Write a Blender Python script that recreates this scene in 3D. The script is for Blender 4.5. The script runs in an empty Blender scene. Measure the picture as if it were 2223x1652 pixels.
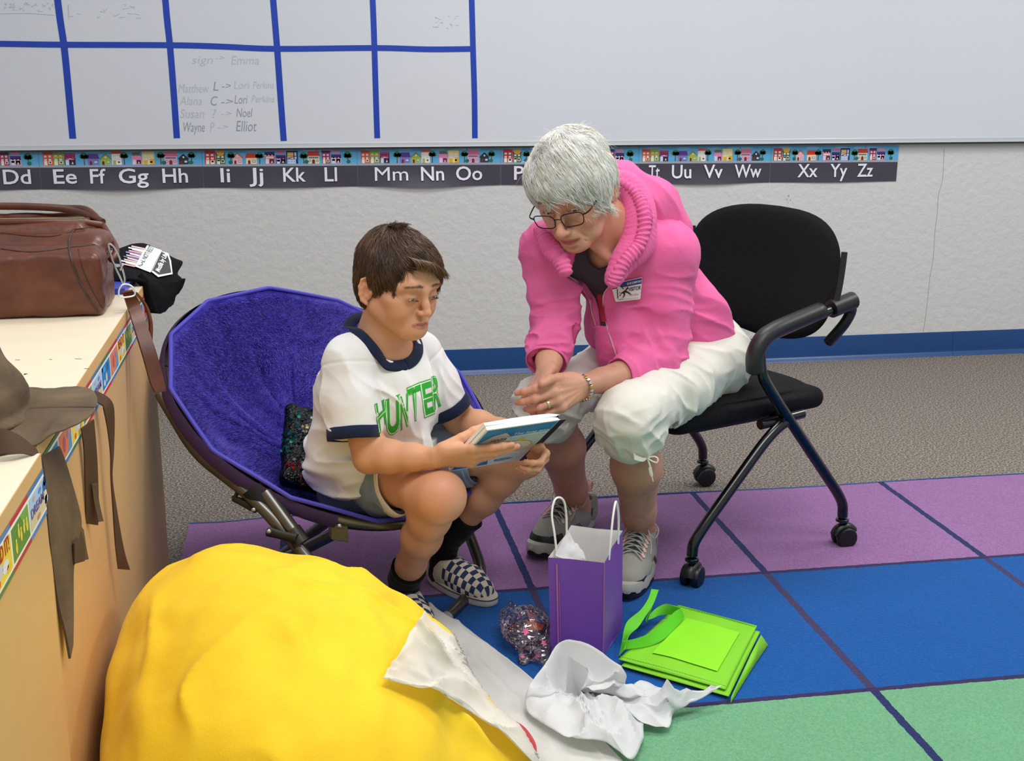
import bpy, bmesh, math, random
import numpy as np
from mathutils import Vector, Matrix, noise as mnoise
SC = bpy.context.scene
COL = SC.collection
# ---------------- camera ----------------
F_PX = 2656.0
CAM = np.array([0.0, -4.3985, 1.14])
def cam_axes(p=.2566, y=-.1719, r=.0031):
    cy, sy = math.cos(y), math.sin(y); cp, sp = math.cos(p), math.sin(p)
    Rz = np.array([[cy, -sy, 0], [sy, cy, 0], [0, 0, 1]])
    ri, fw, up = Rz @ [1, 0, 0], Rz @ [0, cp, -sp], Rz @ [0, sp, cp]
    cr, sr = math.cos(r), math.sin(r)
    return cr*ri+sr*up, -sr*ri+cr*up, fw
RI, UP, FW = cam_axes()
cd = bpy.data.cameras.new('camera'); cam = bpy.data.objects.new('camera', cd); COL.objects.link(cam)
cd.sensor_width = 36; cd.sensor_fit = 'HORIZONTAL'; cd.lens = F_PX/2223*36; cd.clip_start = .05
M = Matrix(((RI[0], UP[0], -FW[0], CAM[0]), (RI[1], UP[1], -FW[1], CAM[1]), (RI[2], UP[2], -FW[2], CAM[2]), (0, 0, 0, 1)))
cam.matrix_world = M
SC.camera = cam
def at(u, v, y=None, z=None, x=None):
    """world point seen at photo pixel (u, v) at a known depth y, height z or x"""
    d = FW+RI*(u-1111.5)/F_PX-UP*(v-826)/F_PX
    t = (z-CAM[2])/d[2] if z is not None else (y-CAM[1])/d[1] if y is not None else (x-CAM[0])/d[0]
    return CAM+t*d
# ---------------- light ----------------
SC.view_settings.view_transform = 'Standard'; SC.view_settings.look = 'None'
SC.view_settings.gamma = 1; SC.view_settings.use_curve_mapping = False
SC.view_settings.exposure = 0.0
W = bpy.data.worlds.new('room_light'); SC.world = W; W.use_nodes = True
W.node_tree.nodes['Background'].inputs[0].default_value = (.93, .96, 1, 1)
W.node_tree.nodes['Background'].inputs[1].default_value = .58
def area(x, y, z, sx, sy, e, col=(1, .985, .96), rot=(0, 0, 0)):
    l = bpy.data.lights.new('ceiling_lamp', 'AREA'); l.shape = 'RECTANGLE'; l.size = sx; l.size_y = sy; l.energy = e; l.color = col
    o = bpy.data.objects.new('ceiling_lamp', l); o.location = (x, y, z); o.rotation_euler = rot; COL.objects.link(o)
area(.9, -1.35, 2.75, 1.3, .5, 31)
area(.6, -3.3, 2.75, 1.6, .6, 40)
area(3.1, -2.0, 2.75, .6, 1.3, 46)
area(-1.6, -2.6, 2.75, .6, 1.3, 10)
# ---------------- materials ----------------
def s2l(c):
    if isinstance(c, str): c = tuple(int(c[i:i+2], 16)/255 for i in (0, 2, 4))
    return tuple(x/12.92 if x <= .04045 else ((x+.055)/1.055)**2.4 for x in c)+(1,)
class NT:
    def __init__(s, name):
        s.m = bpy.data.materials.new(name); s.m.use_nodes = True; s.t = s.m.node_tree; s.b = s.t.nodes['Principled BSDF']
        s._tc = None
    def n(s, kind, props={}, **ins):
        x = s.t.nodes.new(kind)
        for k, v in props.items(): setattr(x, k, v)
        for k, v in ins.items(): s.set(x, k, v)
        return x
    def set(s, x, k, v):
        if k.startswith('_'): k = int(k[1:])
        else: k = k.replace('_', ' ')
        if isinstance(v, tuple) and len(v) == 2 and hasattr(v[0], 'outputs'): s.t.links.new(v[0].outputs[v[1]], x.inputs[k])
        elif hasattr(v, 'outputs'): s.t.links.new(v.outputs[0], x.inputs[k])
        else: x.inputs[k].default_value = v
    def tc(s, w='Object', sc=None):
        if s._tc is None: s._tc = s.n('ShaderNodeTexCoord')
        if sc is None: return (s._tc, w)
        mp = s.n('ShaderNodeMapping'); s.set(mp, 'Vector', (s._tc, w)); mp.inputs['Scale'].default_value = sc
        return mp
    def noise(s, scale, detail=3, rough=.5, vec=None):
        return s.n('ShaderNodeTexNoise', Vector=vec or s.tc(), Scale=scale, Detail=detail, Roughness=rough)
    def ramp(s, fac, stops):
        r = s.n('ShaderNodeValToRGB'); s.set(r, 'Fac', fac); e = r.color_ramp.elements
        e[0].position, e[0].color = stops[0][0], s2l(stops[0][1]); e[1].position, e[1].color = stops[-1][0], s2l(stops[-1][1])
        for p, c in stops[1:-1]: x = e.new(p); x.color = s2l(c)
        return r
    def mix(s, fac, a, b, mode='MIX'):
        x = s.n('ShaderNodeMix', dict(data_type='RGBA', blend_type=mode))
        s.set(x, '_0', fac); s.set(x, '_6', a if not isinstance(a, str) else s2l(a)); s.set(x, '_7', b if not isinstance(b, str) else s2l(b))
        return (x, 2)
    def bump(s, h, strength=.3, dist=.002, prev=None):
        b = s.n('ShaderNodeBump', Height=h, Strength=strength, Distance=dist)
        if prev: s.set(b, 'Normal', prev)
        s.set(s.b, 'Normal', b); return b
    def base(s, v): s.set(s.b, 'Base_Color', s2l(v) if isinstance(v, str) else v)
def mat(name, col, rough=.6, var=0, vs=8, bump=0, bs=200, metal=0, spec=.5, sheen=0, sss=0, coat=0, trans=0, alpha=1, bd=.001, sc=None):
    """plain material: colour with optional mottling (var) and fine relief (bump)"""
    t = NT(name); b = t.b
    c = s2l(col)
    if var:
        d = tuple(x*(1-var) for x in c[:3])+(1,); e = tuple(min(1, x*(1+var)) for x in c[:3])+(1,)
        n = t.noise(vs, 4, .6, t.tc(sc=sc) if sc else None)
        x = t.mix((n, 'Fac'), d, e); t.base(x)
    else: t.base(c)
    b.inputs['Roughness'].default_value = rough; b.inputs['Metallic'].default_value = metal
    b.inputs['Specular IOR Level'].default_value = spec
    if sheen: b.inputs['Sheen Weight'].default_value = sheen; b.inputs['Sheen Roughness'].default_value = .5
    if sss: b.inputs['Subsurface Weight'].default_value = sss; b.inputs['Subsurface Radius'].default_value = (.012, .005, .003); b.inputs['Subsurface Scale'].default_value = 1
    if coat: b.inputs['Coat Weight'].default_value = coat; b.inputs['Coat Roughness'].default_value = .15
    if trans: b.inputs['Transmission Weight'].default_value = trans
    if alpha < 1: b.inputs['Alpha'].default_value = alpha
    if bump: t.bump((t.noise(bs, 3, .6, t.tc(sc=sc) if sc else None), 'Fac'), bump, bd)
    return t.m
# ---------------- object helpers ----------------
def tag(o, label=None, cat=None, group=None, kind=None):
    if label: o['label'] = label
    if cat: o['category'] = cat
    if group: o['group'] = group
    if kind: o['kind'] = kind
    return o
def empty(name, loc, label, cat, group=None):
    o = bpy.data.objects.new(name, None); o.location = tuple(loc); o.empty_display_size = .05; COL.objects.link(o)
    tag(o, label, cat, group); bpy.context.view_layer.update(); return o
def link(name, me, mats, parent=None, smooth=True, label=None):
    o = bpy.data.objects.new(name, me); COL.objects.link(o)
    if mats is not None:
        for m in (mats if isinstance(mats, (list, tuple)) else [mats]): me.materials.append(m)
    if smooth and len(me.polygons): me.polygons.foreach_set('use_smooth', [True]*len(me.polygons))
    if parent is not None:
        o.parent = parent
        o.matrix_parent_inverse = Matrix.Translation(-Vector(parent.location))   # parts are modelled in world coordinates
    if label: o['label'] = label
    return o
class B:
    """collects shapes in world coordinates, then links them as one mesh object"""
    def __init__(s): s.v = []; s.f = []; s.m = []; s.n = 0
    def add(s, V, Fc, mi=0):
        V = np.asarray(V, float).reshape(-1, 3); s.v.append(V)
        for f in Fc: s.f.append(tuple(int(i)+s.n for i in f)); s.m.append(mi)
        s.n += len(V); return s
    def box(s, lo, hi, mi=0, bev=0, M=None):
        lo = np.array(lo, float); hi = np.array(hi, float)
        bm = bmesh.new(); bmesh.ops.create_cube(bm, size=1)
        for v in bm.verts: v.co = Vector((lo+hi)/2+np.array(v.co)*(hi-lo))
        if bev: bmesh.ops.bevel(bm, geom=bm.edges[:], offset=bev, segments=2, affect='EDGES', profile=.5)
        V = np.array([v.co[:] for v in bm.verts]); 
        if M is not None: V = V @ np.array(M[0]).T+np.array(M[1])
        s.add(V, [[v.index for v in f.verts] for f in bm.faces], mi); bm.free(); return s
    def tube(s, pts, r, n=12, mi=0, closed=False, cap=True, flat=None):
        """round tube through points; r a number or list; flat=(vector, factor) squashes it along vector"""
        pts = np.asarray(pts, float); k = len(pts); r = np.full(k, r, float) if np.isscalar(r) else np.asarray(r, float)
        T = np.gradient(pts, axis=0) if not closed else np.roll(pts, -1, 0)-np.roll(pts, 1, 0)
        T /= np.linalg.norm(T, axis=1)[:, None]+1e-12
        u = np.cross(T[0], [0, 0, 1.]); 
        if np.linalg.norm(u) < .1: u = np.cross(T[0], [1, 0, 0.])
        u /= np.linalg.norm(u); V = []
        th = np.arange(n)*2*math.pi/n
        for i in range(k):
            u = u-T[i]*(u@T[i]); u /= np.linalg.norm(u); w = np.cross(T[i], u)
            ring = np.cos(th)[:, None]*u+np.sin(th)[:, None]*w
            if flat is not None:
                a = np.array(flat[0], float); a /= np.linalg.norm(a); ring = ring+a*((ring@a)*(flat[1]-1))[:, None]
            V.append(pts[i]+r[i]*ring)
        V = np.concatenate(V); Fc = []
        for i in range(k if closed else k-1):
            j = (i+1) % k
            for q in range(n): Fc.append((i*n+q, i*n+(q+1) % n, j*n+(q+1) % n, j*n+q))
        if not closed and cap: Fc.append(tuple(range(n))[::-1]); Fc.append(tuple((k-1)*n+q for q in range(n)))
        return s.add(V, Fc, mi)
    def strip(s, A, Bp, mi=0, thick=0):
        """ribbon between two polylines, optional thickness along its normal"""
        A = np.asarray(A, float); Bp = np.asarray(Bp, float); k = len(A)
        if not thick: return s.add(np.concatenate([A, Bp]), [(i, i+1, k+i+1, k+i) for i in range(k-1)], mi)
        T = np.gradient((A+Bp)/2, axis=0); N = np.cross(T, Bp-A); N /= np.linalg.norm(N, axis=1)[:, None]+1e-12; N *= thick/2
        V = np.concatenate([A+N, Bp+N, Bp-N, A-N]); Fc = []
        for i in range(k-1):
            for q in range(4):
                q2 = (q+1) % 4; Fc.append((q*k+i, q*k+i+1, q2*k+i+1, q2*k+i))
        Fc.append((0, k, 2*k, 3*k)); Fc.append((k-1, 4*k-1, 3*k-1, 2*k-1))
        return s.add(V, Fc, mi)
    def grid(s, G, mi=0, thick=0):
        """G: (a, b, 3) array of points -> sheet"""
        a, b = G.shape[:2]
        Fc = [(i*b+j, i*b+j+1, (i+1)*b+j+1, (i+1)*b+j) for i in range(a-1) for j in range(b-1)]
        return s.add(G.reshape(-1, 3), Fc, mi)
    def poly(s, P2, mi=0): return s.add(P2, [tuple(range(len(P2)))], mi)
    def lathe(s, prof, c, ax=(0, 0, 1), n=24, mi=0):
        """prof: (radius, height) pairs spun round axis ax through c"""
        ax = np.array(ax, float); ax /= np.linalg.norm(ax); u = np.cross(ax, [1, 0, 0.]) if abs(ax[0]) < .9 else np.cross(ax, [0, 1, 0.])
        u /= np.linalg.norm(u); w = np.cross(ax, u); th = np.arange(n)*2*math.pi/n; V = []
        for r, h in prof: V.append(np.array(c)+ax*h+r*(np.cos(th)[:, None]*u+np.sin(th)[:, None]*w))
        k = len(prof); Fc = [(i*n+q, i*n+(q+1) % n, (i+1)*n+(q+1) % n, (i+1)*n+q) for i in range(k-1) for q in range(n)]
        Fc.append(tuple(range(n))[::-1]); Fc.append(tuple((k-1)*n+q for q in range(n)))
        return s.add(np.concatenate(V), Fc, mi)
    def build(s, name, mats, parent=None, smooth=True, label=None, sub=0, solid=0, angle=40):
        me = bpy.data.meshes.new(name); me.from_pydata(np.concatenate(s.v).tolist(), [], s.f); me.polygons.foreach_set('material_index', s.m)
        bm = bmesh.new(); bm.from_mesh(me); bmesh.ops.recalc_face_normals(bm, faces=bm.faces[:]); bm.to_mesh(me); bm.free()
        o = link(name, me, mats, parent, smooth, label)
        if smooth and angle: me.set_sharp_from_angle(angle=math.radians(angle))
        if solid: md = o.modifiers.new('solid', 'SOLIDIFY'); md.thickness = solid; md.offset = 0
        if sub: md = o.modifiers.new('sub', 'SUBSURF'); md.levels = sub; md.render_levels = sub
        return o
def spline(pts, n=8, closed=False):
    """Catmull-Rom through pts (any width), n steps per span"""
    P = np.asarray(pts, float); k = len(P); out = []
    for i in range(k if closed else k-1):
        p = [P[(i+j) % k] if closed else P[min(max(i+j, 0), k-1)] for j in (-1, 0, 1, 2)]
        for t in np.arange(n)/n:
            out.append(.5*((2*p[1])+(-p[0]+p[2])*t+(2*p[0]-5*p[1]+4*p[2]-p[3])*t*t+(-p[0]+3*p[1]-3*p[2]+p[3])*t**3))
    if not closed: out.append(P[-1])
    return np.array(out)
def bezier_round(pts, r, n=6):
    """polyline with rounded corners"""
    P = np.asarray(pts, float); out = [P[0]]
    for i in range(1, len(P)-1):
        a, b, c = P[i-1], P[i], P[i+1]; la = np.linalg.norm(a-b); lc = np.linalg.norm(c-b)
        ra = min(r, la*.45); rc = min(r, lc*.45); s0 = b+(a-b)/la*ra; s1 = b+(c-b)/lc*rc
        for t in np.linspace(0, 1, n): out.append((1-t)**2*s0+2*t*(1-t)*b+t*t*s1)
    out.append(P[-1]); return np.array(out)
def unit(v): v = np.asarray(v, float); return v/np.linalg.norm(v)
def text_mesh(txt, size, wx, wz, origin, ux, uz, weight=0, mi=0, spacing=1.0, depth=0, shear=0):
    """flat lettering: glyph outlines placed on the plane (origin, ux, uz); wx/wz stretch"""
    cu = bpy.data.curves.new('lettering', 'FONT'); cu.body = txt; cu.size = size; cu.space_character = spacing; cu.offset = weight; cu.resolution_u = 3; cu.shear = shear
    o = bpy.data.objects.new('lettering', cu); COL.objects.link(o); dg = bpy.context.evaluated_depsgraph_get(); dg.update()
    me = bpy.data.meshes.new_from_object(o.evaluated_get(dg)); 
    V = np.array([v.co[:] for v in me.vertices]).reshape(-1, 3); Fc = [tuple(p.vertices) for p in me.polygons]
    bpy.data.objects.remove(o); bpy.data.curves.remove(cu); bpy.data.meshes.remove(me)
    if not len(V): return np.zeros((0, 3)), [], 0
    w = V[:, 0].max()-V[:, 0].min()
    ux = np.array(ux, float); uz = np.array(uz, float)
    return np.array(origin, float)+V[:, :1]*wx*ux+V[:, 1:2]*wz*uz, Fc, w*wx
# ---------------- implicit surface modelling ----------------
_rs = np.random.RandomState(7); _tab = _rs.rand(32, 32, 32).astype(np.float32)
def vnoise(P, scale, seed=0):
    """smooth value noise in -1..1 at points P (n,3); scale may be a 3-vector"""
    q = P*np.asarray(scale)+seed*7.31+100; i = np.floor(q).astype(int); f = q-i; f = f*f*(3-2*f); i &= 31; j = (i+1) & 31
    x0, y0, z0 = i.T; x1, y1, z1 = j.T; fx, fy, fz = f.T
    a = _tab[x0, y0, z0]*(1-fx)+_tab[x1, y0, z0]*fx; b = _tab[x0, y1, z0]*(1-fx)+_tab[x1, y1, z0]*fx
    c = _tab[x0, y0, z1]*(1-fx)+_tab[x1, y0, z1]*fx; d = _tab[x0, y1, z1]*(1-fx)+_tab[x1, y1, z1]*fx
    return ((a*(1-fy)+b*fy)*(1-fz)+(c*(1-fy)+d*fy)*fz)*2-1
class Vox:
    def __init__(s, lo, hi, h):
        s.lo = np.array(lo, float); s.h = h; s.n = np.ceil((np.array(hi)-s.lo)/h).astype(int)+1
        s.D = np.full(s.n, .3, np.float32); s.ax = [(s.lo[i]+h*np.arange(s.n[i])).astype(np.float32) for i in range(3)]
    def _r(s, lo, hi):
        a = np.clip(np.floor((np.array(lo)-s.lo)/s.h).astype(int), 0, s.n); b = np.clip(np.ceil((np.array(hi)-s.lo)/s.h).astype(int)+1, 0, s.n)
        if (b <= a).any(): return None
        sl = tuple(slice(a[i], b[i]) for i in range(3))
        return sl, s.ax[0][sl[0]][:, None, None], s.ax[1][sl[1]][None, :, None], s.ax[2][sl[2]][None, None, :]
    def _put(s, sl, d, k, mode):
        A = s.D[sl]
        if mode == 'sub': d = -d; A2 = -A
        elif mode == 'int': A2 = -A; d = -d
        else: A2 = A
        if mode == 'int': A2, d = -A, -d
        if mode == 'add':
            if k: hh = np.clip(.5+.5*(d-A)/k, 0, 1); r = d*(1-hh)+A*hh-k*hh*(1-hh)
            else: r = np.minimum(A, d)
        else:   # sub: max(A, -d0) ; int: max(A, d0)
            e = d if mode == 'sub' else -d
            if k: hh = np.clip(.5-.5*(e-A)/k, 0, 1); r = e*(1-hh)+A*hh+k*hh*(1-hh)
            else: r = np.maximum(A, e)
        s.D[sl] = r
    def rc(s, a, b, ra, rb=None, k=.01, mode='add', flat=None):
        """round cone a-b; flat=(axis, factor<1) makes it thinner along axis"""
        a = np.array(a, float); b = np.array(b, float); rb = ra if rb is None else rb; m = max(ra, rb)+k+4*s.h
        R = s._r(np.minimum(a, b)-m, np.maximum(a, b)+m)
        if R is None: return s
        sl, X, Y, Z = R; ba = b-a; L = ba@ba+1e-12; px, py, pz = X-a[0], Y-a[1], Z-a[2]
        t = np.clip((px*ba[0]+py*ba[1]+pz*ba[2])/L, 0, 1)
        qx, qy, qz = px-t*ba[0], py-t*ba[1], pz-t*ba[2]
        if flat is not None:
            u = unit(flat[0]); g = (1/flat[1]-1)*(qx*u[0]+qy*u[1]+qz*u[2]); qx, qy, qz = qx+g*u[0], qy+g*u[1], qz+g*u[2]
        d = np.sqrt(qx*qx+qy*qy+qz*qz)-(ra+(rb-ra)*t)
        if flat is not None: d = d*((1+flat[1])/2)
        s._put(sl, d, k, mode); return s
    def chain(s, pts, rs, k=.01, k0=None, mode='add', flat=None):
        for i in range(len(pts)-1): s.rc(pts[i], pts[i+1], rs[i], rs[i+1], (k if k0 is None or i else k0), mode, flat)
        return s
    def ell(s, c, r, R=None, k=.01, mode='add'):
        c = np.array(c, float); r = np.array(r, float)+0*np.zeros(3); m = r.max()+k+4*s.h
        Q = s._r(c-m, c+m)
        if Q is None: return s
        sl, X, Y, Z = Q; p = [X-c[0], Y-c[1], Z-c[2]]
        if R is not None: p = [p[0]*R[0][i]+p[1]*R[1][i]+p[2]*R[2][i] for i in range(3)]   # columns of R are the ellipsoid's axes
        k0 = np.sqrt(sum((p[i]/r[i])**2 for i in range(3)))+1e-9; k1 = np.sqrt(sum((p[i]/r[i]**2)**2 for i in range(3)))+1e-9
        s._put(sl, (k0*(k0-1)/k1).astype(np.float32), k, mode); return s
    def box(s, c, r, R=None, rd=.005, k=.005, mode='add'):
        c = np.array(c, float); r = np.array(r, float); m = np.linalg.norm(r)+k+4*s.h; Q = s._r(c-m, c+m)
        if Q is None: return s
        sl, X, Y, Z = Q; p = [X-c[0], Y-c[1], Z-c[2]]
        if R is not None: p = [p[0]*R[0][i]+p[1]*R[1][i]+p[2]*R[2][i] for i in range(3)]
        q = [np.abs(p[i])-(r[i]-rd) for i in range(3)]
        d = np.sqrt(sum(np.maximum(x, 0)**2 for x in q))+np.minimum(np.maximum(np.maximum(q[0], q[1]), q[2]), 0)-rd
        s._put(sl, d, k, mode); return s
    def half(s, p, n, mode='sub', k=0, rad=None):
        """cut away the side n points to (inside radius rad of p if given)"""
        p = np.array(p, float); n = unit(n)
        R = s._r(s.lo, s.lo+s.n*s.h) if rad is None else s._r(p-rad, p+rad)
        if R is None: return s
        sl, X, Y, Z = R
        d = -((X-p[0])*n[0]+(Y-p[1])*n[1]+(Z-p[2])*n[2])
        s._put(sl, d+np.zeros_like(s.D[sl]), k, 'sub'); return s
    def carve(s, poly, depth, off=0.):
        """cut an opening whose outline, seen from the front, is poly (photo pixels), through everything nearer than depth"""
        idx = np.nonzero(s.D < .02); P = np.stack([s.ax[i][idx[i]] for i in range(3)], 1).astype(float)-CAM; z = P@FW; x = 1111.5+F_PX*(P@RI)/z; y = 826-F_PX*(P@UP)/z
        Q = np.array(poly, float); n = len(Q); d = np.full(len(P), 1e9); ins = np.zeros(len(P), bool)
        for i in range(n):
            a, b = Q[i], Q[(i+1) % n]; e = b-a; t = np.clip(((x-a[0])*e[0]+(y-a[1])*e[1])/(e@e), 0, 1); d = np.minimum(d, np.hypot(x-a[0]-t*e[0], y-a[1]-t*e[1]))
            c = ((a[1] > y) != (b[1] > y)) & (x < (b[0]-a[0])*(y-a[1])/(b[1]-a[1]+1e-9)+a[0]); ins ^= c
        sd = np.where(ins, d, -d)*z/F_PX; sd = np.minimum(sd, depth-z); s.D[idx] = np.maximum(s.D[idx], sd.astype(np.float32)); return s
    def disp(s, f, band=.012):
        idx = np.nonzero(np.abs(s.D) < band); P = np.stack([s.ax[i][idx[i]] for i in range(3)], 1).astype(float)
        s.D[idx] += f(P).astype(np.float32); return s
    def mesh(s):
        D = s.D; S = D < 0; n = D.shape
        c = np.zeros(tuple(x-1 for x in n), np.uint8); acc = None
        for i in (0, 1):
            for j in (0, 1):
                for k in (0, 1): c += S[i:n[0]-1+i, j:n[1]-1+j, k:n[2]-1+k]
        act = (c > 0) & (c < 8); I = np.argwhere(act); N = len(I)
        idx = np.full(act.shape, -1, np.int64); idx[act] = np.arange(N)
        sumP = np.zeros((N, 3)); cnt = np.zeros(N)
        co = [(i, j, k) for i in (0, 1) for j in (0, 1) for k in (0, 1)]
        for a in co:
            for ax in range(3):
                if a[ax]: continue
                b = list(a); b[ax] = 1; b = tuple(b)
                da = D[I[:, 0]+a[0], I[:, 1]+a[1], I[:, 2]+a[2]]; db = D[I[:, 0]+b[0], I[:, 1]+b[1], I[:, 2]+b[2]]
                m = (da < 0) != (db < 0); t = np.where(m, da/(da-db+1e-20), 0); p = np.tile(np.array(a, float), (N, 1)); p[:, ax] = t
                sumP[m] += p[m]; cnt[m] += 1
        V = s.lo+(I+sumP/np.maximum(cnt, 1)[:, None])*s.h
        F = []
        for ax in range(3):
            o1, o2 = [(1, 2), (2, 0), (0, 1)][ax]
            sa = [slice(None)]*3; sb = [slice(None)]*3; sa[ax] = slice(0, -1); sb[ax] = slice(1, None)
            A = S[tuple(sa)]; Bq = S[tuple(sb)]; E = np.argwhere(A != Bq)
            ok = (E[:, o1] > 0) & (E[:, o2] > 0) & (E[:, o1] < n[o1]-1) & (E[:, o2] < n[o2]-1); E = E[ok]
            fl = A[E[:, 0], E[:, 1], E[:, 2]]
            q = []
            for d1, d2 in ((0, 0), (1, 0), (1, 1), (0, 1)):
                e = E.copy(); e[:, o1] -= d1; e[:, o2] -= d2; q.append(idx[e[:, 0], e[:, 1], e[:, 2]])
            q = np.stack(q, 1); q[~fl] = q[~fl][:, ::-1]; F.append(q)
        return V, np.concatenate(F)
def relax(V, F, it=1, lam=.5):
    """smooth a quad mesh a little"""
    e = np.concatenate([F[:, [0, 1]], F[:, [1, 2]], F[:, [2, 3]], F[:, [3, 0]]]); e = np.concatenate([e, e[:, ::-1]])
    for _ in range(it):
        cnt = np.bincount(e[:, 0], minlength=len(V))[:, None]+1e-9
        S = np.stack([np.bincount(e[:, 0], V[e[:, 1], i], minlength=len(V)) for i in range(3)], 1)/cnt
        V = V+lam*(S-V)
    return V
def quads(name, parts, mats, parent=None, label=None, color=None, it=1, midx=None):
    """one mesh object out of several (V, F) pieces; color: f(P)->(n,3) linear rgb kept in attribute Col"""
    Vs, Fs, o = [], [], 0
    for V, F in parts: V = relax(V, F, it) if it else V; Vs.append(V); Fs.append(F+o); o += len(V)
    V = np.concatenate(Vs); F = np.concatenate(Fs)
    me = bpy.data.meshes.new(name); me.vertices.add(len(V)); me.vertices.foreach_set('co', V.ravel().astype(np.float32))
    me.loops.add(F.size); me.loops.foreach_set('vertex_index', F.ravel().astype(np.int32)); me.polygons.add(len(F))
    me.polygons.foreach_set('loop_start', np.arange(0, F.size, 4, dtype=np.int32))
    if midx is not None: me.polygons.foreach_set('material_index', midx(V[F].mean(1)).astype(np.int32))
    me.update(calc_edges=True); me.validate()
    if color is not None:
        a = me.color_attributes.new('Col', 'FLOAT_COLOR', 'POINT'); c = np.ones((len(V), 4), np.float32); c[:, :3] = color(V)
        a.data.foreach_set('color', c.ravel())
    return link(name, me, mats, parent, True, label)
from mathutils.bvhtree import BVHTree
def bvh(V, F): return BVHTree.FromPolygons([tuple(v) for v in V], [tuple(int(i) for i in f) for f in F])
def ray_hit(T_, u, v, off=0.):
    """first point of a surface met at photo pixel (u, v), lifted off it towards the viewer"""
    d = FW+RI*(u-1111.5)/F_PX-UP*(v-826)/F_PX; d = d/np.linalg.norm(d)
    h = T_.ray_cast(Vector(CAM), Vector(d))
    if h[0] is None:
        best = None
        for t in np.linspace(.8, 4.5, 75):
            n = T_.find_nearest(Vector(CAM+d*t))
            if best is None or n[3] < best[3]: best = n
        p, nn = np.array(best[0]), np.array(best[1])
    else: p, nn = np.array(h[0]), np.array(h[1])
    if nn@d > 0: nn = -nn
    return p+nn*off
def zone(P, c, r, pw=2): return np.exp(-(np.linalg.norm((P-np.array(c))/np.array(r), axis=1))**pw)
def fold(P, ax, al, fr, amp, seed, c=None, r=None):
    """creases running along al, spaced along ax; optional soft zone (c, r)"""
    ax = unit(ax); al = unit(np.array(al, float)-ax*(np.dot(ax, al))); th = np.cross(ax, al)
    q = np.stack([P@ax*fr, P@al*fr*.22, P@th*fr*.5], 1)+seed*3.3; q[:, 0] += vnoise(P, 9, seed)*.9
    n = ((1-np.abs(vnoise(q, 1., seed)))**2.2-.45)*1.7
    w = 1. if c is None else zone(P, c, r)
    return -n*amp*w
# ================= ROOM =================
def m_wall():
    t = NT('wall_paint'); t.base('cdccca'); t.b.inputs['Roughness'].default_value = .55
    n = t.noise(34, 4, .55); n2 = t.noise(120, 2, .5)
    v = t.n('ShaderNodeTexVoronoi', Vector=t.tc(sc=(1, 1, 1.5)), Scale=38); 
    b1 = t.bump((n, 'Fac'), .55, .006); t.bump((n2, 'Fac'), .25, .002, b1)
    return t.m
def m_carpet():
    t = NT('carpet_loop'); v = t.n('ShaderNodeTexVoronoi', Scale=260.); t.set(v, 'Vector', t.tc())
    n = t.noise(170, 2, .7); n3 = t.noise(2.5, 3)
    c = t.ramp((n, 'Fac'), [(.32, '393531'), (.5, '79716a'), (.66, 'b5ab9e')])
    x = t.mix((n3, 'Fac'), c, t.mix(.25, c, '6a6058')); t.base(x)
    t.b.inputs['Roughness'].default_value = .95; t.b.inputs['Specular IOR Level'].default_value = .1
    t.bump((n, 'Fac'), .9, .004); return t.m
B().box((-3.2, -5.5, -.05), (4.6, .0, 0)).build('floor', m_carpet(), smooth=False)['kind'] = 'structure'
wb = B().box((-3.2, 0, -.05), (4.6, .08, 2.8))
tag(wb.build('wall_back', m_wall(), smooth=False), kind='structure')
# vinyl baseboard with a coved foot, joint near the right side
mb = mat('baseboard_vinyl', '0f4078', .35, .12, 3, .1, 40, bd=.002)
bb = B()
xj = at(2066, 770, y=-.005)[0]
for x0, x1 in ((-3.2, xj-.0006), (xj+.0006, 4.6)):
    prof = [(0, .0965), (-.0022, .0965), (-.003, .094), (-.003, .026), (-.0045, .016), (-.010, .008), (-.0165, .003), (-.018, .0005), (-.018, 0), (0, 0)]
    k = len(prof); V = [(x, y, z) for x in (x0, x1) for y, z in prof]
    bb.add(V, [(i, (i+1) % k, k+(i+1) % k, k+i) for i in range(k)]+[tuple(range(k))[::-1], tuple(range(k, 2*k))])
tag(bb.build('baseboard_back', mb, angle=25), kind='structure')
# hairline crack in the plaster
cp = [at(u, v, y=-.0004) for u, v in ((2050, 322), (2047, 380), (2044, 400), (2037, 425), (2035, 460), (2030, 500), (2026, 560), (2019, 600), (2015, 640), (2009, 690), (2004, 720))]
tag(B().tube(spline(cp, 3), .0006, 5).build('trim_1', mat('crack_grey', '8a8682', .8)), kind='structure')
# small scuff
sc = B()
for u, v, r in ((1712, 425, .004), (1708, 433, .003), (1716, 434, .0025), (1711, 440, .002), (1125, 746, .002), (1188, 700, .0012)):
    c = at(u, v, y=-.0006); sc.lathe([(r, 0), (r*.8, .0003)], c, (0, -1, 0), 7)
tag(sc.build('trim_2', mat('scuff_grey', 'a5a29c', .8), smooth=False), kind='structure')

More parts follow.
